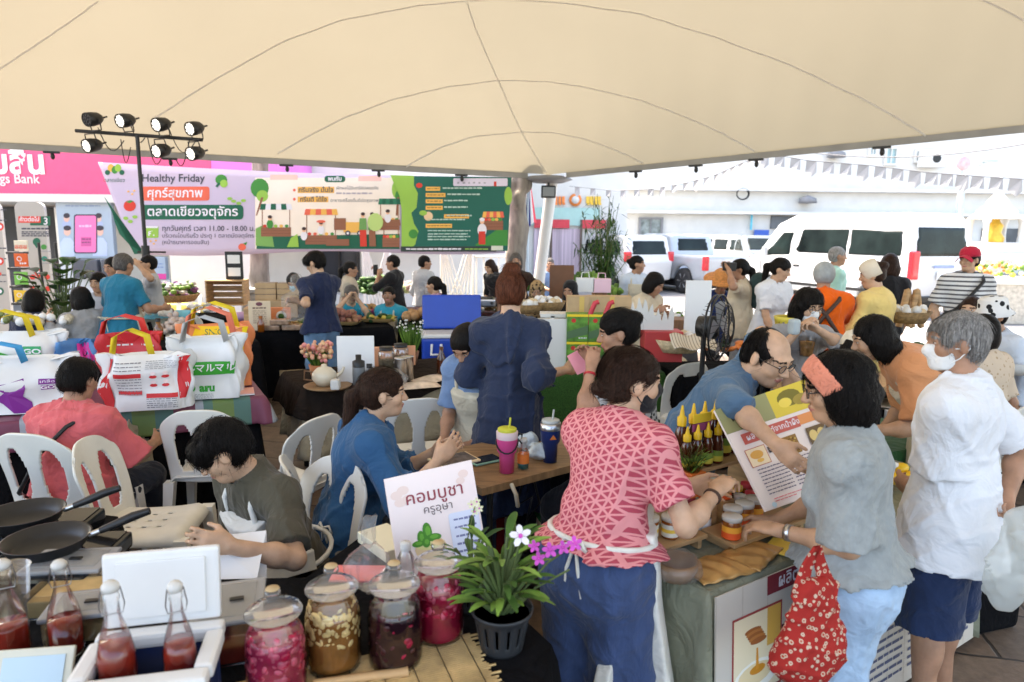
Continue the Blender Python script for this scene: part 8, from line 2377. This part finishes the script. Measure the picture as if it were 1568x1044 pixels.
def bouquet(name,label,p,pm,cols,n,spread,z0,z1,r,grass=False):
 t = thing(name,p,label,'potted plant');rg = random.Random(n)
 B().mat(pm).lathe([(0,0),(.045,0),(.065,.10),(.06,.10),(0,.09)],18).build('pot',t)
 lb,fb = B(),B()
 for k in range(n):
  a = rg.uniform(0,6.28);q = spread * rg.random() ** .6;tip = Vector((q * math.cos(a),q * math.sin(a),rg.uniform(z0,z1)))
  s_ = tip.orthogonal().normalized() * .006;base = Vector((tip.x * .25,tip.y * .25,.08))
  lb.mat(rg.choice((GREENL,GREENB))).raw([base - s_,base + s_,tip],[(0,1,2)])
  if cols and k % (1 if not grass else 5) == 0: fb.mat(rg.choice(cols)).ball(tip,r * rg.uniform(.7,1.2),6,4)
 lb.build('leaves',t)
 if cols: fb.build('flowers',t)
bouquet('flower_pot','orange pot of peach and pink little flowers behind the teapot',T(487,578,Z7),mat('terracotta',(.50,.18,.07),var=.15),[mat('peach_petal',(.78,.42,.28),var=.2),mat('pink_petal',(.80,.30,.28),var=.2),mat('apricot_petal',(.80,.52,.30),var=.2)],110,.11,.14,.26,.017)
bouquet('chive_pot','brown pot of green chives with white tips',T(630,556,Z7),mat('brown_pot',(.22,.10,.06),var=.15),[WHITEP],160,.13,.26,.36,.008,True)
put(lambda b: b.box((0,0,.17),(.26,.012,.34),.003),'white_menu','blank white menu board on the teapot table','menu',T(546,586,Z7),.12,m=PAPER)
th = put(lambda b: b.lathe([(0,0),(.042,0),(.044,.15),(.03,.165)],20),'flask','grey flask with black lid before the white menu','flask',T(550,594,Z7),m=mat('flask_grey',(.12,.13,.14),rough=.4,var=.05))
B().mat(BLACKM).lathe([(.043,.151),(.043,.19),(.02,.2),(.02,.235),(0,.236)],16).build('lid',th)
for k,(u,v,l) in enumerate(((490,574,'black lidded glass jar behind the flower pot'),(592,568,'black lidded glass jar left of the other behind the ponytail'),(614,562,'black lidded glass jar beside the chive pot'))):
 j = put(lambda b: b.lathe([(0,0),(.06,0),(.062,.15),(.05,.165)],18),'glass_jar',l,'jar',T(u,v,Z7),group='black lidded glass jars',part='glass_body',m=GL2)
 B().mat(BLACKM).lathe([(.053,.165),(.055,.19),(0,.192)],16).build('lid',j);B().mat(mat('tea_leaf',(.20,.16,.10),var=.5,vs=40)).lathe([(0,.004),(.056,.005),(.056,.09),(0,.1)],14).build('contents',j)
for k,(u,l) in enumerate(((614,'left steel canister behind the ponytail'),(624,'right steel canister behind the ponytail'))): put(lambda b: b.lathe([(0,0),(.045,0),(.045,.17),(.047,.175),(0,.178)],20),'steel_canister',l,'canister',T(u,584 - k * 3,Z7),group='steel canisters',m=STEEL)
put(lambda b: b.lathe([(0,0),(.03,0),(.03,.09),(.018,.11)],14).mat(BLACKM).lathe([(.02,.11),(.02,.14),(0,.14)],12),'small_bottle','small clear bottle with black cap beside the white menu','bottle',T(566,586,Z7),m=GL2)
put(lambda b: b.box((0,0,.08),(.34,.03,.16),.004),'orange_card','peach coloured box standing behind the jars','box',T(604,560,Z7),.3,m=ink((238,170,130)))
crumple('plastic_bag','clear bag of pale snacks before the steel canisters',T(598,592,Z7),(.13,.09,.06),PLAS,'plastic bag',13,.02,.010,neck=False)
for k,(u,v,l) in enumerate(((640,590,'flat clear pack of pancakes at the table edge'),(662,580,'flat clear pack of pancakes near the dark bottle'))):
 o = B().mat(mat('pancake_pack',(.62,.50,.40),rough=.2,var=.35,vs=12)).sheet(lambda a,c: ((a - .5) * .3,(c - .5) * .2,.03 * math.sin(math.pi * a) * math.sin(math.pi * c)),14,10).build('snack_pack');o.location = T(u,v,Z7);o.rotation_euler = (0,0,.4 + k * .5);tag(o,l,'snack pack','flat clear snack packs')
put(lambda b: b.lathe([(0,0),(.035,0),(.036,.12),(.015,.17),(.015,.21),(0,.21)],14),'dark_bottle','dark sauce bottle at the right end of the teapot table','bottle',T(676,572,Z7),m=HONEYD)
put(lambda b: b.ball((0,0,.035),.035,12,8),'red_fruit','small red fruit beside the dark sauce bottle','fruit',T(683,574,Z7),m=FR2)
bc = thing('blue_cool_box',T(688,566,.42),'big blue cool box with white rim and its lid open','cool box',rz=math.radians(8))
BLU = mat('blue_plastic',(.012,.06,.42),rough=.35,var=.05)
b = B().mat(BLU).box((0,0,.18),(.56,.36,.36),.03);b.build('body',bc)
B().mat(WHPL).box((0,0,.376),(.58,.38,.035),.012).mat(mat('box_inside',(.5,.5,.5),var=.1)).box((0,0,.395),(.48,.28,.006)).build('rim',bc)
lb = B().mat(BLU);lb.at((.04,.20,.41),rx=math.radians(-14));lb.box((0,0,.17),(.62,.06,.36),.02);lb.build('lid',bc)
B().mat(WHPL).tube([(-.18,-.185,.30),(-.19,-.22,.2),(-.08,-.22,.2),(-.09,-.185,.30)],.014,8).build('handle',bc)
put(lambda b: b.box((0,0,.21),(.6,.4,.415),.01),'black_stand','black draped stand under the big blue cool box','stand',T(688,566,.42) * 1 - Vector((0,0,.42)),math.radians(8),m=BLACKC)
Z8 = .722
def tumbler(label,p,m,rim,lidm,art=None,strap=False):
 t = thing('tumbler',p,label,'tumbler',rz=.3)
 B().mat(m).lathe([(0,0),(.034,0),(.037,.09),(.047,.105),(.050,.165)],28).build('body',t)
 B().mat(rim).lathe([(.0502,.165),(.0515,.198),(.046,.2),(0,.2)],28).build('rim',t)
 B().mat(lidm).lathe([(.044,.2005),(.045,.212),(.04,.215),(0,.214)],24).tube([(.01,0,.21),(.016,0,.262)],.005,6).build('lid',t)
 if strap: B().mat(BLACKM).tube([(.052 * math.cos(a),.052 * math.sin(a) - .001,.155 - .05 * max(0,math.cos(a + 1.9))) for a in np.linspace(0,6.28,19)[:-1]],.004,6,closed=True).tube([(.05,.0,.16),(.075,.01,.13),(.08,.02,.17),(.05,.01,.185)],.005,6).build('strap',t)
 else: B().mat(ORNG).raw([(-.022,-.0495,.125),(.014,-.0515,.125),(-.004,-.0525,.15)],[(0,1,2)]).build('emblem',t)
tumbler('pink tumbler with yellow lid and black strap',T(776,722,Z8),mat('hot_pink',(.80,.09,.30),rough=.35,var=.03),mat('pale_pink',(.75,.60,.62),var=.03),mat('lime_lid',(.62,.62,.06),var=.05),strap=True)
tumbler('navy tumbler with a steel rim and orange emblem',T(842,706,Z8),mat('tumbler_navy',(.012,.03,.13),rough=.35,var=.03),STEEL,mat('lid_clear2',(.5,.52,.5),rough=.2,var=.05))
gb_ = put(lambda b: b.lathe([(0,0),(.027,0),(.028,.085),(.013,.105)],20),'gel_bottle','clear bottle of teal gel between the tumblers','bottle',T(801,717,Z8),m=GL)
B().mat(mat('teal_gel',(.03,.30,.36),rough=.15,var=.1)).lathe([(0,.003),(.0255,.004),(.0255,.055),(0,.056)],18).build('gel',gb_);B().mat(ink((235,130,60))).lathe([(.0286,.03),(.0286,.075)],18).build('label',gb_);B().mat(WHITEP).lathe([(.014,.105),(.014,.128),(.02,.133),(.018,.15),(0,.15)],14).build('cap',gb_)
for k,(u,v,l) in enumerate(((808,690,'crumpled white and blue plastic packs behind the gel bottle'),(824,704,'crumpled pale plastic pack beside the navy tumbler'))): crumple('plastic_pack',l,T(u,v,Z8),(.06,.05,.045),mat('pack_pale_blue',(.50,.60,.66),rough=.3,var=.35,vs=22),'plastic pack',15 + k,.02,.008,neck=False)
put(lambda b: b.box((0,0,.006),(.16,.10,.010),.004).mat(mat('screen_black',(.02,.022,.025),rough=.1,var=0)).box((0,0,.0125),(.145,.085,.003)),'phone','phone in a mint case on the wooden table','phone',T(742,706,Z8),.6,m=mat('mint_case',(.25,.50,.42),var=.05))
put(lambda b: b.box((0,0,0),(.20,.14,.010),.004).mat(mat('tablet_screen',(.16,.13,.11),rough=.2,var=.4,vs=30)).box((0,0,.0065),(.175,.115,.003)),'tablet','tablet in a cream case held by the woman in blue tunic','tablet',W(695,704,2.95),.6,m=ink((230,205,165)))
put(lambda b: b.box((0,0,.17),(.30,.26,.34),.02),'red_crate','dark red crate under the wooden table','crate',G(722,850,.0),.5,m=mat('crate_red',(.34,.015,.02),rough=.4,var=.15))
crumple('plastic_bag','clear knotted bag hanging below the wooden table',G(800,800,.2),(.10,.09,.13),PLAS,'plastic bag',18,.02,.010)
crumple('green_bottle_bag','green bottles in a clear bag under the table by the navy trousers',G(838,812,.18),(.08,.08,.12),mat('green_pet',(.05,.28,.10),rough=.2,var=.4,vs=12),'plastic bag',19,.025,.010)
o = B().mat(BLACKM).tube([G(800,740,.68),G(790,775,.5),G(815,760,.6),G(806,800,.4),G(826,770,.55),G(818,735,.68)],.006,6).build('cable_loop');tag(o,'tangle of black cable under the wooden table','cable')
o = B().mat(mat('cream_strap',(.55,.46,.33),var=.1)).tube([G(783,741,.735),G(790,757,.70),G(793,775,.62)],.010,6).build('cloth_strap');tag(o,'cream strap hanging from the edge of the wooden table','strap')
GBX = mat('green_box',(.10,.26,.035),rough=.45,var=.55,vs=13)
for k in range(6):
 cx,rw = k % 3,k // 3
 bx = put(lambda b: b.box((0,0,.11),(.168,.16,.22),.003),'green_box','green box, %s of the %s row on the turf table' % (('left one','middle one','right one')[cx],('lower','upper')[rw]),'box',Vector((.52 + cx * .172,5.46,.757 + rw * .222)),0,'stacked green boxes',m=GBX)
 A = Art(quadP((-.084,-.081,.22),(.084,-.081,.22),(.084,-.081,0),(-.084,-.081,0),16,22));A.rect(0,0,16,2,(235,205,50)).ell(5,5,1.8,1.8,(200,50,40)).poly([(0,14),(16,9),(16,16),(0,20)],(80,110,75));A.dashes(9,15,19,1,WH,k,1,2,.5);A.build('printed_art',bx)
for k,(u,l) in enumerate(((905,'left red hook handle above the green boxes'),(928,'right red hook handle above the green boxes'))): o = B().mat(REDS).tube([W(u - 5,496,5.4),W(u,478,5.4),W(u + 6,464,5.4),W(u + 12,462,5.4)],.02,6).build('red_hook');tag(o,l,'hook')
put(lambda b: b.box((0,0,.20),(.30,.03,.40),.004),'white_board','plain white board beside the green boxes','board',Vector((.33,5.42,.757)),m=OFFW)
put(lambda b: b.lathe([(0,0),(.05,0),(.05,.16),(.045,.16),(0,.15)],20).mat(ORNG).lathe([(.052,.15),(.052,.175),(.045,.175)],20),'steel_cup','steel cup with an orange rim before the white board','cup',T(872,548,.757),m=STEEL)
for k,(u,l) in enumerate(((886,'left folded brown cardboard above the green boxes'),(932,'wide folded brown cardboard above the green boxes'))): put(lambda b: b.box((0,0,0),((.2,.36)[k],.12,.16),.004).mat(mat('tape_yellow',(.62,.42,.12),var=.1)).box((.02,-.062,0),(.04,.004,.155)),'cardboard_box',l,'box',W(u,467,5.7),.0,'brown cardboard over the turf stall',m=CARD)
shb = put(lambda b: b.box((0,0,0),(1.0,.2,.03)),'shelf_board','narrow white shelf holding the brown cardboard','shelf',W(918,482,5.72),m=OFFW)
for k in (-.4,.4): B().mat(OFFW).box((k,0,(.757 - shb.location.z) / 2),(.03,.2,shb.location.z - .76)).build('leg',shb)
o = B().mat(ink((245,160,175))).raw([W(868,545,3.45),W(888,534,3.5),W(902,566,3.45),W(884,574,3.42)],[(0,1,2,3)]).build('pink_sheet');solid(o,.002);tag(o,'pink paper passed between the two women','paper')
WICK = mat('wicker',(0,0,0))
for k,(u,v,Y,l) in enumerate(((838,466,7.6,'flat brown basket of white pastries before the leopard scarf'),(806,470,7.5,'flat basket of pale snacks behind the red bun'),(1385,482,5.9,'round wicker basket behind the apricot tee'),(1035,525,5.35,'cream bread basket lined with cloth beside the fan'))):
 t = thing('basket',W(u,v,Y) - Vector((0,0,.06)),l,'basket',group='wicker baskets')
 B().mat(WICK if k != 3 else mat('cream_wicker',(.58,.46,.28),var=.3,vs=40,bump=.5)).lathe([(0,0),(.16,.0),(.21,.10),(.195,.10),(.15,.02),(0,.015)],24).build('basket',t)
 bl = B();rg = random.Random(k)
 for i in range(24): a,r_ = rg.uniform(0,6.28),.15 * rg.random() ** .5;bl.mat(rg.choice((PAPER,OFFW,mat('pastry',(.62,.48,.30),var=.2)))).ball((r_ * math.cos(a),r_ * math.sin(a),rg.uniform(.05,.12)),.04,6,4)
 bl.build('contents',t)
put(lambda b: b.box((0,0,0),(.3,.02,.42),.004),'brown_board','dark brown upright board before the seated man in blue','board',W(860,432,8.4),.1,m=mat('brown_board',(.16,.07,.035),rough=.6,var=.15))
bam = thing('bamboo_plant',T(922,470,.757) * 1,'tall thin bamboo like plant with drooping narrow leaves','bamboo plant')
B().mat(WOODD).lathe([(0,0),(.13,0),(.17,.26),(.15,.26),(0,.23)],18).build('pot',bam)
rg = random.Random(12);sb,lb = B(),B()
for k in range(40):
 a = rg.uniform(0,6.28);top = Vector((.36 * math.cos(a) * rg.random(),.3 * math.sin(a) * rg.random(),rg.uniform(.8,1.75)));base = Vector((.05 * math.cos(a),.05 * math.sin(a),.22))
 P_ = [base + (top - base) * f + Vector((math.cos(a),math.sin(a),0)) * .10 * f * f for f in np.linspace(0,1,6)]
 sb.mat(mat('cane_green',(.10,.13,.04),var=.3)).tube(P_,[.009,.008,.007,.006,.004,.003],5)
 for i in range(24):
  f = rg.uniform(.12,.95);c = base + (top - base) * f + Vector((math.cos(a),math.sin(a),0)) * .10 * f * f
  d = Vector((rg.uniform(-1,1),rg.uniform(-1,1),rg.uniform(-.7,.8))).normalized();s_ = d.cross(Vector((0,0,1))).normalized() * .011;l = rg.uniform(.12,.28)
  lb.mat(rg.choice((GREENL,GREENL,GREEND))).raw([c,c + d * l * .4 + s_,c + d * l - Vector((0,0,.06)),c + d * l * .4 - s_],[(0,1,2,3)])
sb.build('stems',bam);lb.build('leaves',bam)
for k,(u,v,l) in enumerate(((893,424,'low tray of green herbs behind the black headscarf'),(804,432,'low tray of herbs behind the leopard scarf'),(960,440,'small green bushy plant left of the standing vendor'))): heap('herb_tray',l,'herbs',W(u,v,8.9) - Vector((0,0,.1)),60,.26,.14,.12,.045,[GREENL,GREENB],60 + k,el=(1,.6,1.2),mass=True)
for k,(u,v,m_,l) in enumerate(((896,436,PAPER,'white paper carrier bag before the herb tray'),(921,437,ink((240,200,215)),'pink and white box beside the bamboo plant'))): put(lambda b: b.box((0,0,0),(.22,.1,.17),.006).tube([(-.05,0,.08),(-.04,0,.15),(.04,0,.15),(.05,0,.08)],.006,5),'carrier',l,'carrier bag',W(u,v,8.3),m=m_)
sgn = B().mat(OFFW);pts = [(-.17,0)] + [(-.17 + .34 * i / 22,.16 + .05 * math.sin(i * 1.9) + .05 * math.sin(i * .29)) for i in range(23)] + [(.17,0)];n_ = len(pts)
sgn.raw([(x,0,z) for x,z in pts] + [(x,.015,z) for x,z in pts],[tuple(range(n_)),tuple(range(2 * n_ - 1,n_ - 1,-1))] + [(i,(i + 1) % n_,n_ + (i + 1) % n_,n_ + i) for i in range(n_)])
o = sgn.build('wavy_sign');o.location = W(998,505,5.3);tag(o,'cream wavy edged sign on a red box','sign')
put(lambda b: b.box((0,0,0),(.30,.2,.24),.006),'red_box','red box under the cream wavy sign','box',W(1012,528,5.35),m=mat('red_box',(.50,.05,.05),rough=.5,var=.1))
o = B().mat(pattern_mat('towel_stripe',stripes((.62,.56,.46),(.30,.25,.20),.022,.72,0))).sheet(lambda u,v: ((u - .5) * .34,-.2 * v,.08 * (1 - v) ** 2 + .012 * math.sin(u * 12)),20,8).build('striped_towel');o.location = W(1058,528,5.2);solid(o,.006);tag(o,'striped towel draped beside the bread basket','towel')
put(lambda b: b.box((0,0,.22),(.22,.008,.44),.002),'tall_paper','tall blank white sheet leaning before the straw hat','paper',W(1066,512,5.5),.15,m=PAPER)
put(lambda b: b.box((0,0,0),(.4,.25,.22),.008),'dark_crate','dark wooden crate of vegetables before the cream top','crate',W(1026,505,6.2),m=WOODD)
fan = thing('standing_fan',W(1100,520,4.5).xy.to_3d(),'black standing fan with a round wire cage','fan',rz=math.radians(56))
zf = W(1100,502,4.5).z;b = B().mat(BLACKM)
for r_,y in ((.22,0),(.216,.03),(.16,-.05),(.11,-.07),(.05,-.08)): b.tube([(r_ * math.cos(a),y,zf + r_ * math.sin(a)) for a in np.linspace(0,6.283,33)[:-1]],0.007 if r_ > .21 else .003,5,closed=True)
for k in range(28): a = k * .2244;b.tube([(.05 * math.cos(a),-.08,zf + .05 * math.sin(a)),(.16 * math.cos(a + .2),-.05,zf + .16 * math.sin(a + .2)),(.218 * math.cos(a + .3),0,zf + .218 * math.sin(a + .3)),(.16 * math.cos(a),.08,zf + .16 * math.sin(a))],.0022,4)
b.build('cage',fan);b = B().mat(GREYP)
for k in range(4): b.sheet(lambda u,v,k=k: ((.04 + .14 * u) * math.cos(k * 1.571 + (v - .5) * .9),.02 * (v - .5),zf + (.04 + .14 * u) * math.sin(k * 1.571 + (v - .5) * .9)),6,5)
b.build('blades',fan);B().mat(BLACKM).lathe([(0,.16),(.07,.14),(.08,.02),(0,.0)],16,(0,0,zf),axis='Y').build('motor',fan);B().mat(BLACKM).tube([(0,.1,.04),(0,.1,zf)],.018,8).lathe([(.2,0),(.2,.02),(.03,.05),(0,.05)],20,(0,.1,0)).build('stand',fan)
for k,(u,l) in enumerate(((1388,'left wooden easel frame behind the yellow shirt'),(1402,'right wooden easel frame behind the yellow shirt'))): o = B().mat(WOOD).tube([W(u - 12,500,6.2),W(u + 2,444,6.2)],.03,4).tube([W(u + 8,500,6.4),W(u + 2,444,6.25)],.03,4).box(W(u + 2,478,6.25),(.22,.03,.08)).build('easel');tag(o,l,'easel','wooden easels')
yb = thing('yellow_basket',W(1214,500,4.6),'yellow plastic basket before the white polo','basket')
solid(B().mat(mat('basket_yellow',(.78,.62,.08),rough=.4,var=.05)).sheet(lambda u,v: ((.10 + .03 * v) * math.cos(u * 6.2832),(.08 + .025 * v) * math.sin(u * 6.2832),.13 * v - .06),40,8,mask=lambda i,j: not (1 <= j <= 5 and i % 2 == 0)).build('basket',yb),.006)
B().mat(mat('basket_yellow',(0,0,0))).lathe([(0,-.06),(.095,-.06),(.095,-.055),(0,-.055)],20).build('basket_floor',yb)
icd = put(lambda b: b.lathe([(0,0),(.04,0),(.055,.13)],18),'iced_drink','clear cup of iced brown tea below the pouring hand','drink',W(1236,522,4.42) - Vector((0,0,.10)),part='cup',m=GL2)
B().mat(mat('iced_tea',(.48,.24,.08),rough=.2,var=.4,vs=30)).lathe([(0,.004),(.037,.006),(.049,.1),(0,.102)],16).build('tea',icd)
bt_ = put(lambda b: b.box((0,0,0),(.06,.06,.10),.02),'white_pitcher','small white bottle held by the masked child','bottle',W(1216,500,4.2),.4,m=PALEM)
for k,(u,v,l) in enumerate(((1492,556,'white bowl left of the other at the right edge'),(1545,560,'white bowl at the far right edge'))): put(lambda b: b.lathe([(0,0),(.10,0),(.18,.09),(.17,.09),(.09,.015),(0,.012)],24),'white_bowl',l,'bowl',W(u,v,4.7) - Vector((0,0,.05)),group='white bowls',m=WHITEP)
heap('blue_packets','blue and silver packets in trays at the right edge','packets',T(1520,592,.757),40,.4,.14,.05,.035,[mat('packet_blue',(.05,.08,.35),rough=.3,var=.3,vs=20),STEEL,PAPER],70,el=(1.3,.9,.5))
heap('produce_heap','small green and orange produce on the dark table before the cook','produce',T(1330,545,.757),40,.5,.14,.05,.04,[GREENL,ORNG,mat('snack_orange',(0,0,0)),GREEND],71)
put(lambda b: b.lathe([(0,0),(.13,0),(.15,.02),(.14,.02),(0,.008)],28),'steel_plate','round steel plate behind the white shirt sleeve','plate',T(1366,622,.757),m=STEEL)
put(lambda b: b.box((0,0,.06),(.06,.04,.12),.003).mat(ink((235,150,50))).box((0,-.021,.04),(.055,.003,.07)),'tea_box','small white and orange box between headband and white shirt','box',T(1362,660,.757),m=PAPER)
heap('yellow_packets','yellow and green packets on the honey stall beside the white shirt','packets',onT2(1.35,.25,.757),22,.25,.14,.05,.035,[YCAP,GREENB,PAPER],72,el=(1.3,.9,.6))
RFL = pattern_mat('red_floral',spots((.36,.025,.02),(.58,.42,.31),58,.60,(.40,.06,.03)))
rb = thing('floral_tote',W(1246,930,1.72),'small red floral cloth bag hanging on the arm of the grey tee','bag',rz=.35)
zt = W(1240,848,1.72).z - rb.location.z
V = Vol((-.16,-.1,-.26),(.16,.1,.1),.006);V.el((0,0,-.17),(0,0,.06),(.105,.045),(.062,.03),I3,.03,cut=(0,0));V.ell((0,0,-.13),(.115,.055,.07),I3,.05);V.rough(.008,5,2);V.ridge(.012,7,3);link('bag',V.mesh('bag'),rb,[RFL])
for sg in (-1,1): solid(B().mat(RFL).sheet(lambda u,v: (sg * .05 * (1 - v) + (u - .5) * (.055 - .03 * v),.01 * math.sin(v * 3),.05 + (zt - .03) * v),4,10).build('handle',rb),.006)
crumple('carrier_bag','translucent white carrier bag in the hand of the man in white',W(1545,878,2.08) - Vector((0,0,.13)),(.075,.05,.13),PLASW,'carrier bag',22,.022,.008)
put(lambda b: b.box((0,0,.19),(.30,.12,.38),.03).tube([(-.07,0,.37),(-.05,0,.5),(.05,0,.5),(.07,0,.37)],.008,6),'black_tote','black cloth tote standing on the pavement behind the white carrier bag','bag',G(1506,958,0),.3,m=BLACKC)
put(lambda b: b.box((0,0,0),(.07,.010,.145),.004),'camera_phone','phone held up by the man in black shirt','phone',W(575,413,9.75),.6,m=BLACKM)
put(lambda b: b.box((0,0,0),(.13,.08,.09),.01).lathe([(0,0),(.035,0),(.035,.08),(0,.08)],14,(0,-.04,0),axis='Y'),'camera','black camera raised by the woman in cream tee','camera',W(1117,408,7.15),-1.2,m=BLACKM)
fp_ = put(lambda b: b.box((0,0,0),(.19,.008,.22),.002).raw([(-.095,-.006,.11),(.095,-.006,.11),(.07,-.07,-.06),(-.09,-.05,-.09)],[(0,1,2,3)]),'folded_paper','white folded paper in the hands of the young man in olive','paper',W(362,868,2.12),.5,m=PAPER)
fp_.rotation_euler = (-.7,0,.3)
crumple('backpack','dark green backpack on the back of the woman in cream tee',W(1162,445,7.25) - Vector((0,0,.2)),(.14,.11,.20),cloth('bag_green',(.03,.06,.06)),'backpack',25,.015,.014,neck=False)
crumple('black_bag','black bag on a chair before the white railing',W(765,428,10.1) - Vector((0,0,.15)),(.22,.15,.13),C_BLACKT,'bag',26,.03,.02,neck=False)
gr_ = put(lambda b: b.box((0,0,.05),(.5,.34,.10),.02).mat(BLACKM).box((0,0,.105),(.42,.28,.01)).lathe([(0,0),(.02,0),(.02,.02),(0,.02)],12,(.2,-.17,.05),axis='Y'),'griddle','steel electric griddle on the brown red table','griddle',W(730,462,8.9) - Vector((0,0,.05)),m=STEEL)
def jars_row(label,p,n,d,cols,r=.03,h=.08,rz=0,seed=0):
 rg = random.Random(seed);p = Vector(p);Rz = Matrix.Rotation(rz,3,'Z')
 for k in range(n):
  x,y = (k % ((n + 1) // 2)) * d,(k // ((n + 1) // 2)) * d * 1.1
  j = B().mat(rg.choice(cols)).lathe([(0,0),(r,.003),(r,h * .85),(r * .8,h)],14).build('small_jar');j.location = p + Rz @ Vector((x,y,0))
  tag(j,'one of the ' + label,'jar',label)
  B().mat(rg.choice((WHITEP,YCAP,BLACKM,REDS))).lathe([(r * .85,h),(r * .88,h * 1.2),(0,h * 1.22)],12).build('lid',j)
  B().mat(PAPER).lathe([(r * 1.02,h * .2),(r * 1.02,h * .65)],14).build('label',j)
AM,GRN_,BRN = HONEY,mat('herb_oil',(.12,.16,.03),rough=.2,var=.3),mat('brown_sauce',(.12,.045,.02),rough=.2,var=.3)
jars_row('small jars in a double row on the brown red back table',T(700,474),12,.09,[AM,BRN,STEEL],seed=1)
jars_row('small sauce jars on the dark table before the white polo',T(1150,528),10,.085,[AM,GRN_,BRN],seed=2,rz=.1)
jars_row('small jars on the dark table left of the apricot tee',T(1262,540),8,.085,[BRN,AM],seed=3,rz=.1)
jars_row('little bottles along the edge of the table with white bowls',T(1440,606),8,.09,[GRN_,PAPER,AM],h=.11,seed=4,rz=.2)
jars_row('amber bottles at the far corner of the honey stall',onT2(.80,.42,.757),8,.065,[HONEYD,HONEY],r=.024,h=.13,rz=rzT,seed=5)
jars_row('amber honey jars behind the long wooden step',onT2(.225,.285,.757),4,.066,[HONEY,HONEYD],r=.029,h=.10,rz=rzT,seed=9)
jars_row('amber honey jars in front of the poster on the stall',onT2(.50,.29,.757),8,.066,[HONEY,HONEY,HONEYD],r=.029,h=.085,rz=rzT,seed=10)
jars_row('jars on the honey stall behind the grey tee',onT2(.95,.22,.757),10,.075,[HONEY,HONEYD],r=.03,h=.07,rz=rzT,seed=6)
jars_row('clear spice jars at the left end of the turf stall',Vector((.30,5.62,.757)),4,.08,[OFFW,BRN],seed=7)
jars_row('small jars before the flat basket of pastries',T(800,482),8,.09,[PAPER,AM,GRN_],seed=8)
for k,(u,v,cs,l) in enumerate(((1040,492,(PAPER,GREENB),'wrapped greens beside the bob haired woman'),(1120,540,(GREEND,ORNG),'bundles of greens before the straw hat man'),(1180,520,(PAPER,YCAP),'paper wrapped snacks before the white polo'),(1420,545,(GREENL,PAPER),'wrapped greens behind the apricot tee'),(745,478,(PAPER,WICK),'paper packs on the back table beside the griddle'),(850,486,(PAPER,OFFW),'white paper packs before the hooded pair'),(310,478,(WICK,PAPER),'paper bags beside the open wooden crate'),(100,548,(PAPER,GREENL),'wrapped greens on the black table behind the green bag'),(345,520,(PAPER,CARD),'kraft packets at the end of the black table'))):
 heap('packet_heap',l,'packets',T(u,v),22,.22,.12,.08,.04,list(cs),90 + k,el=(1.4,1,.5))
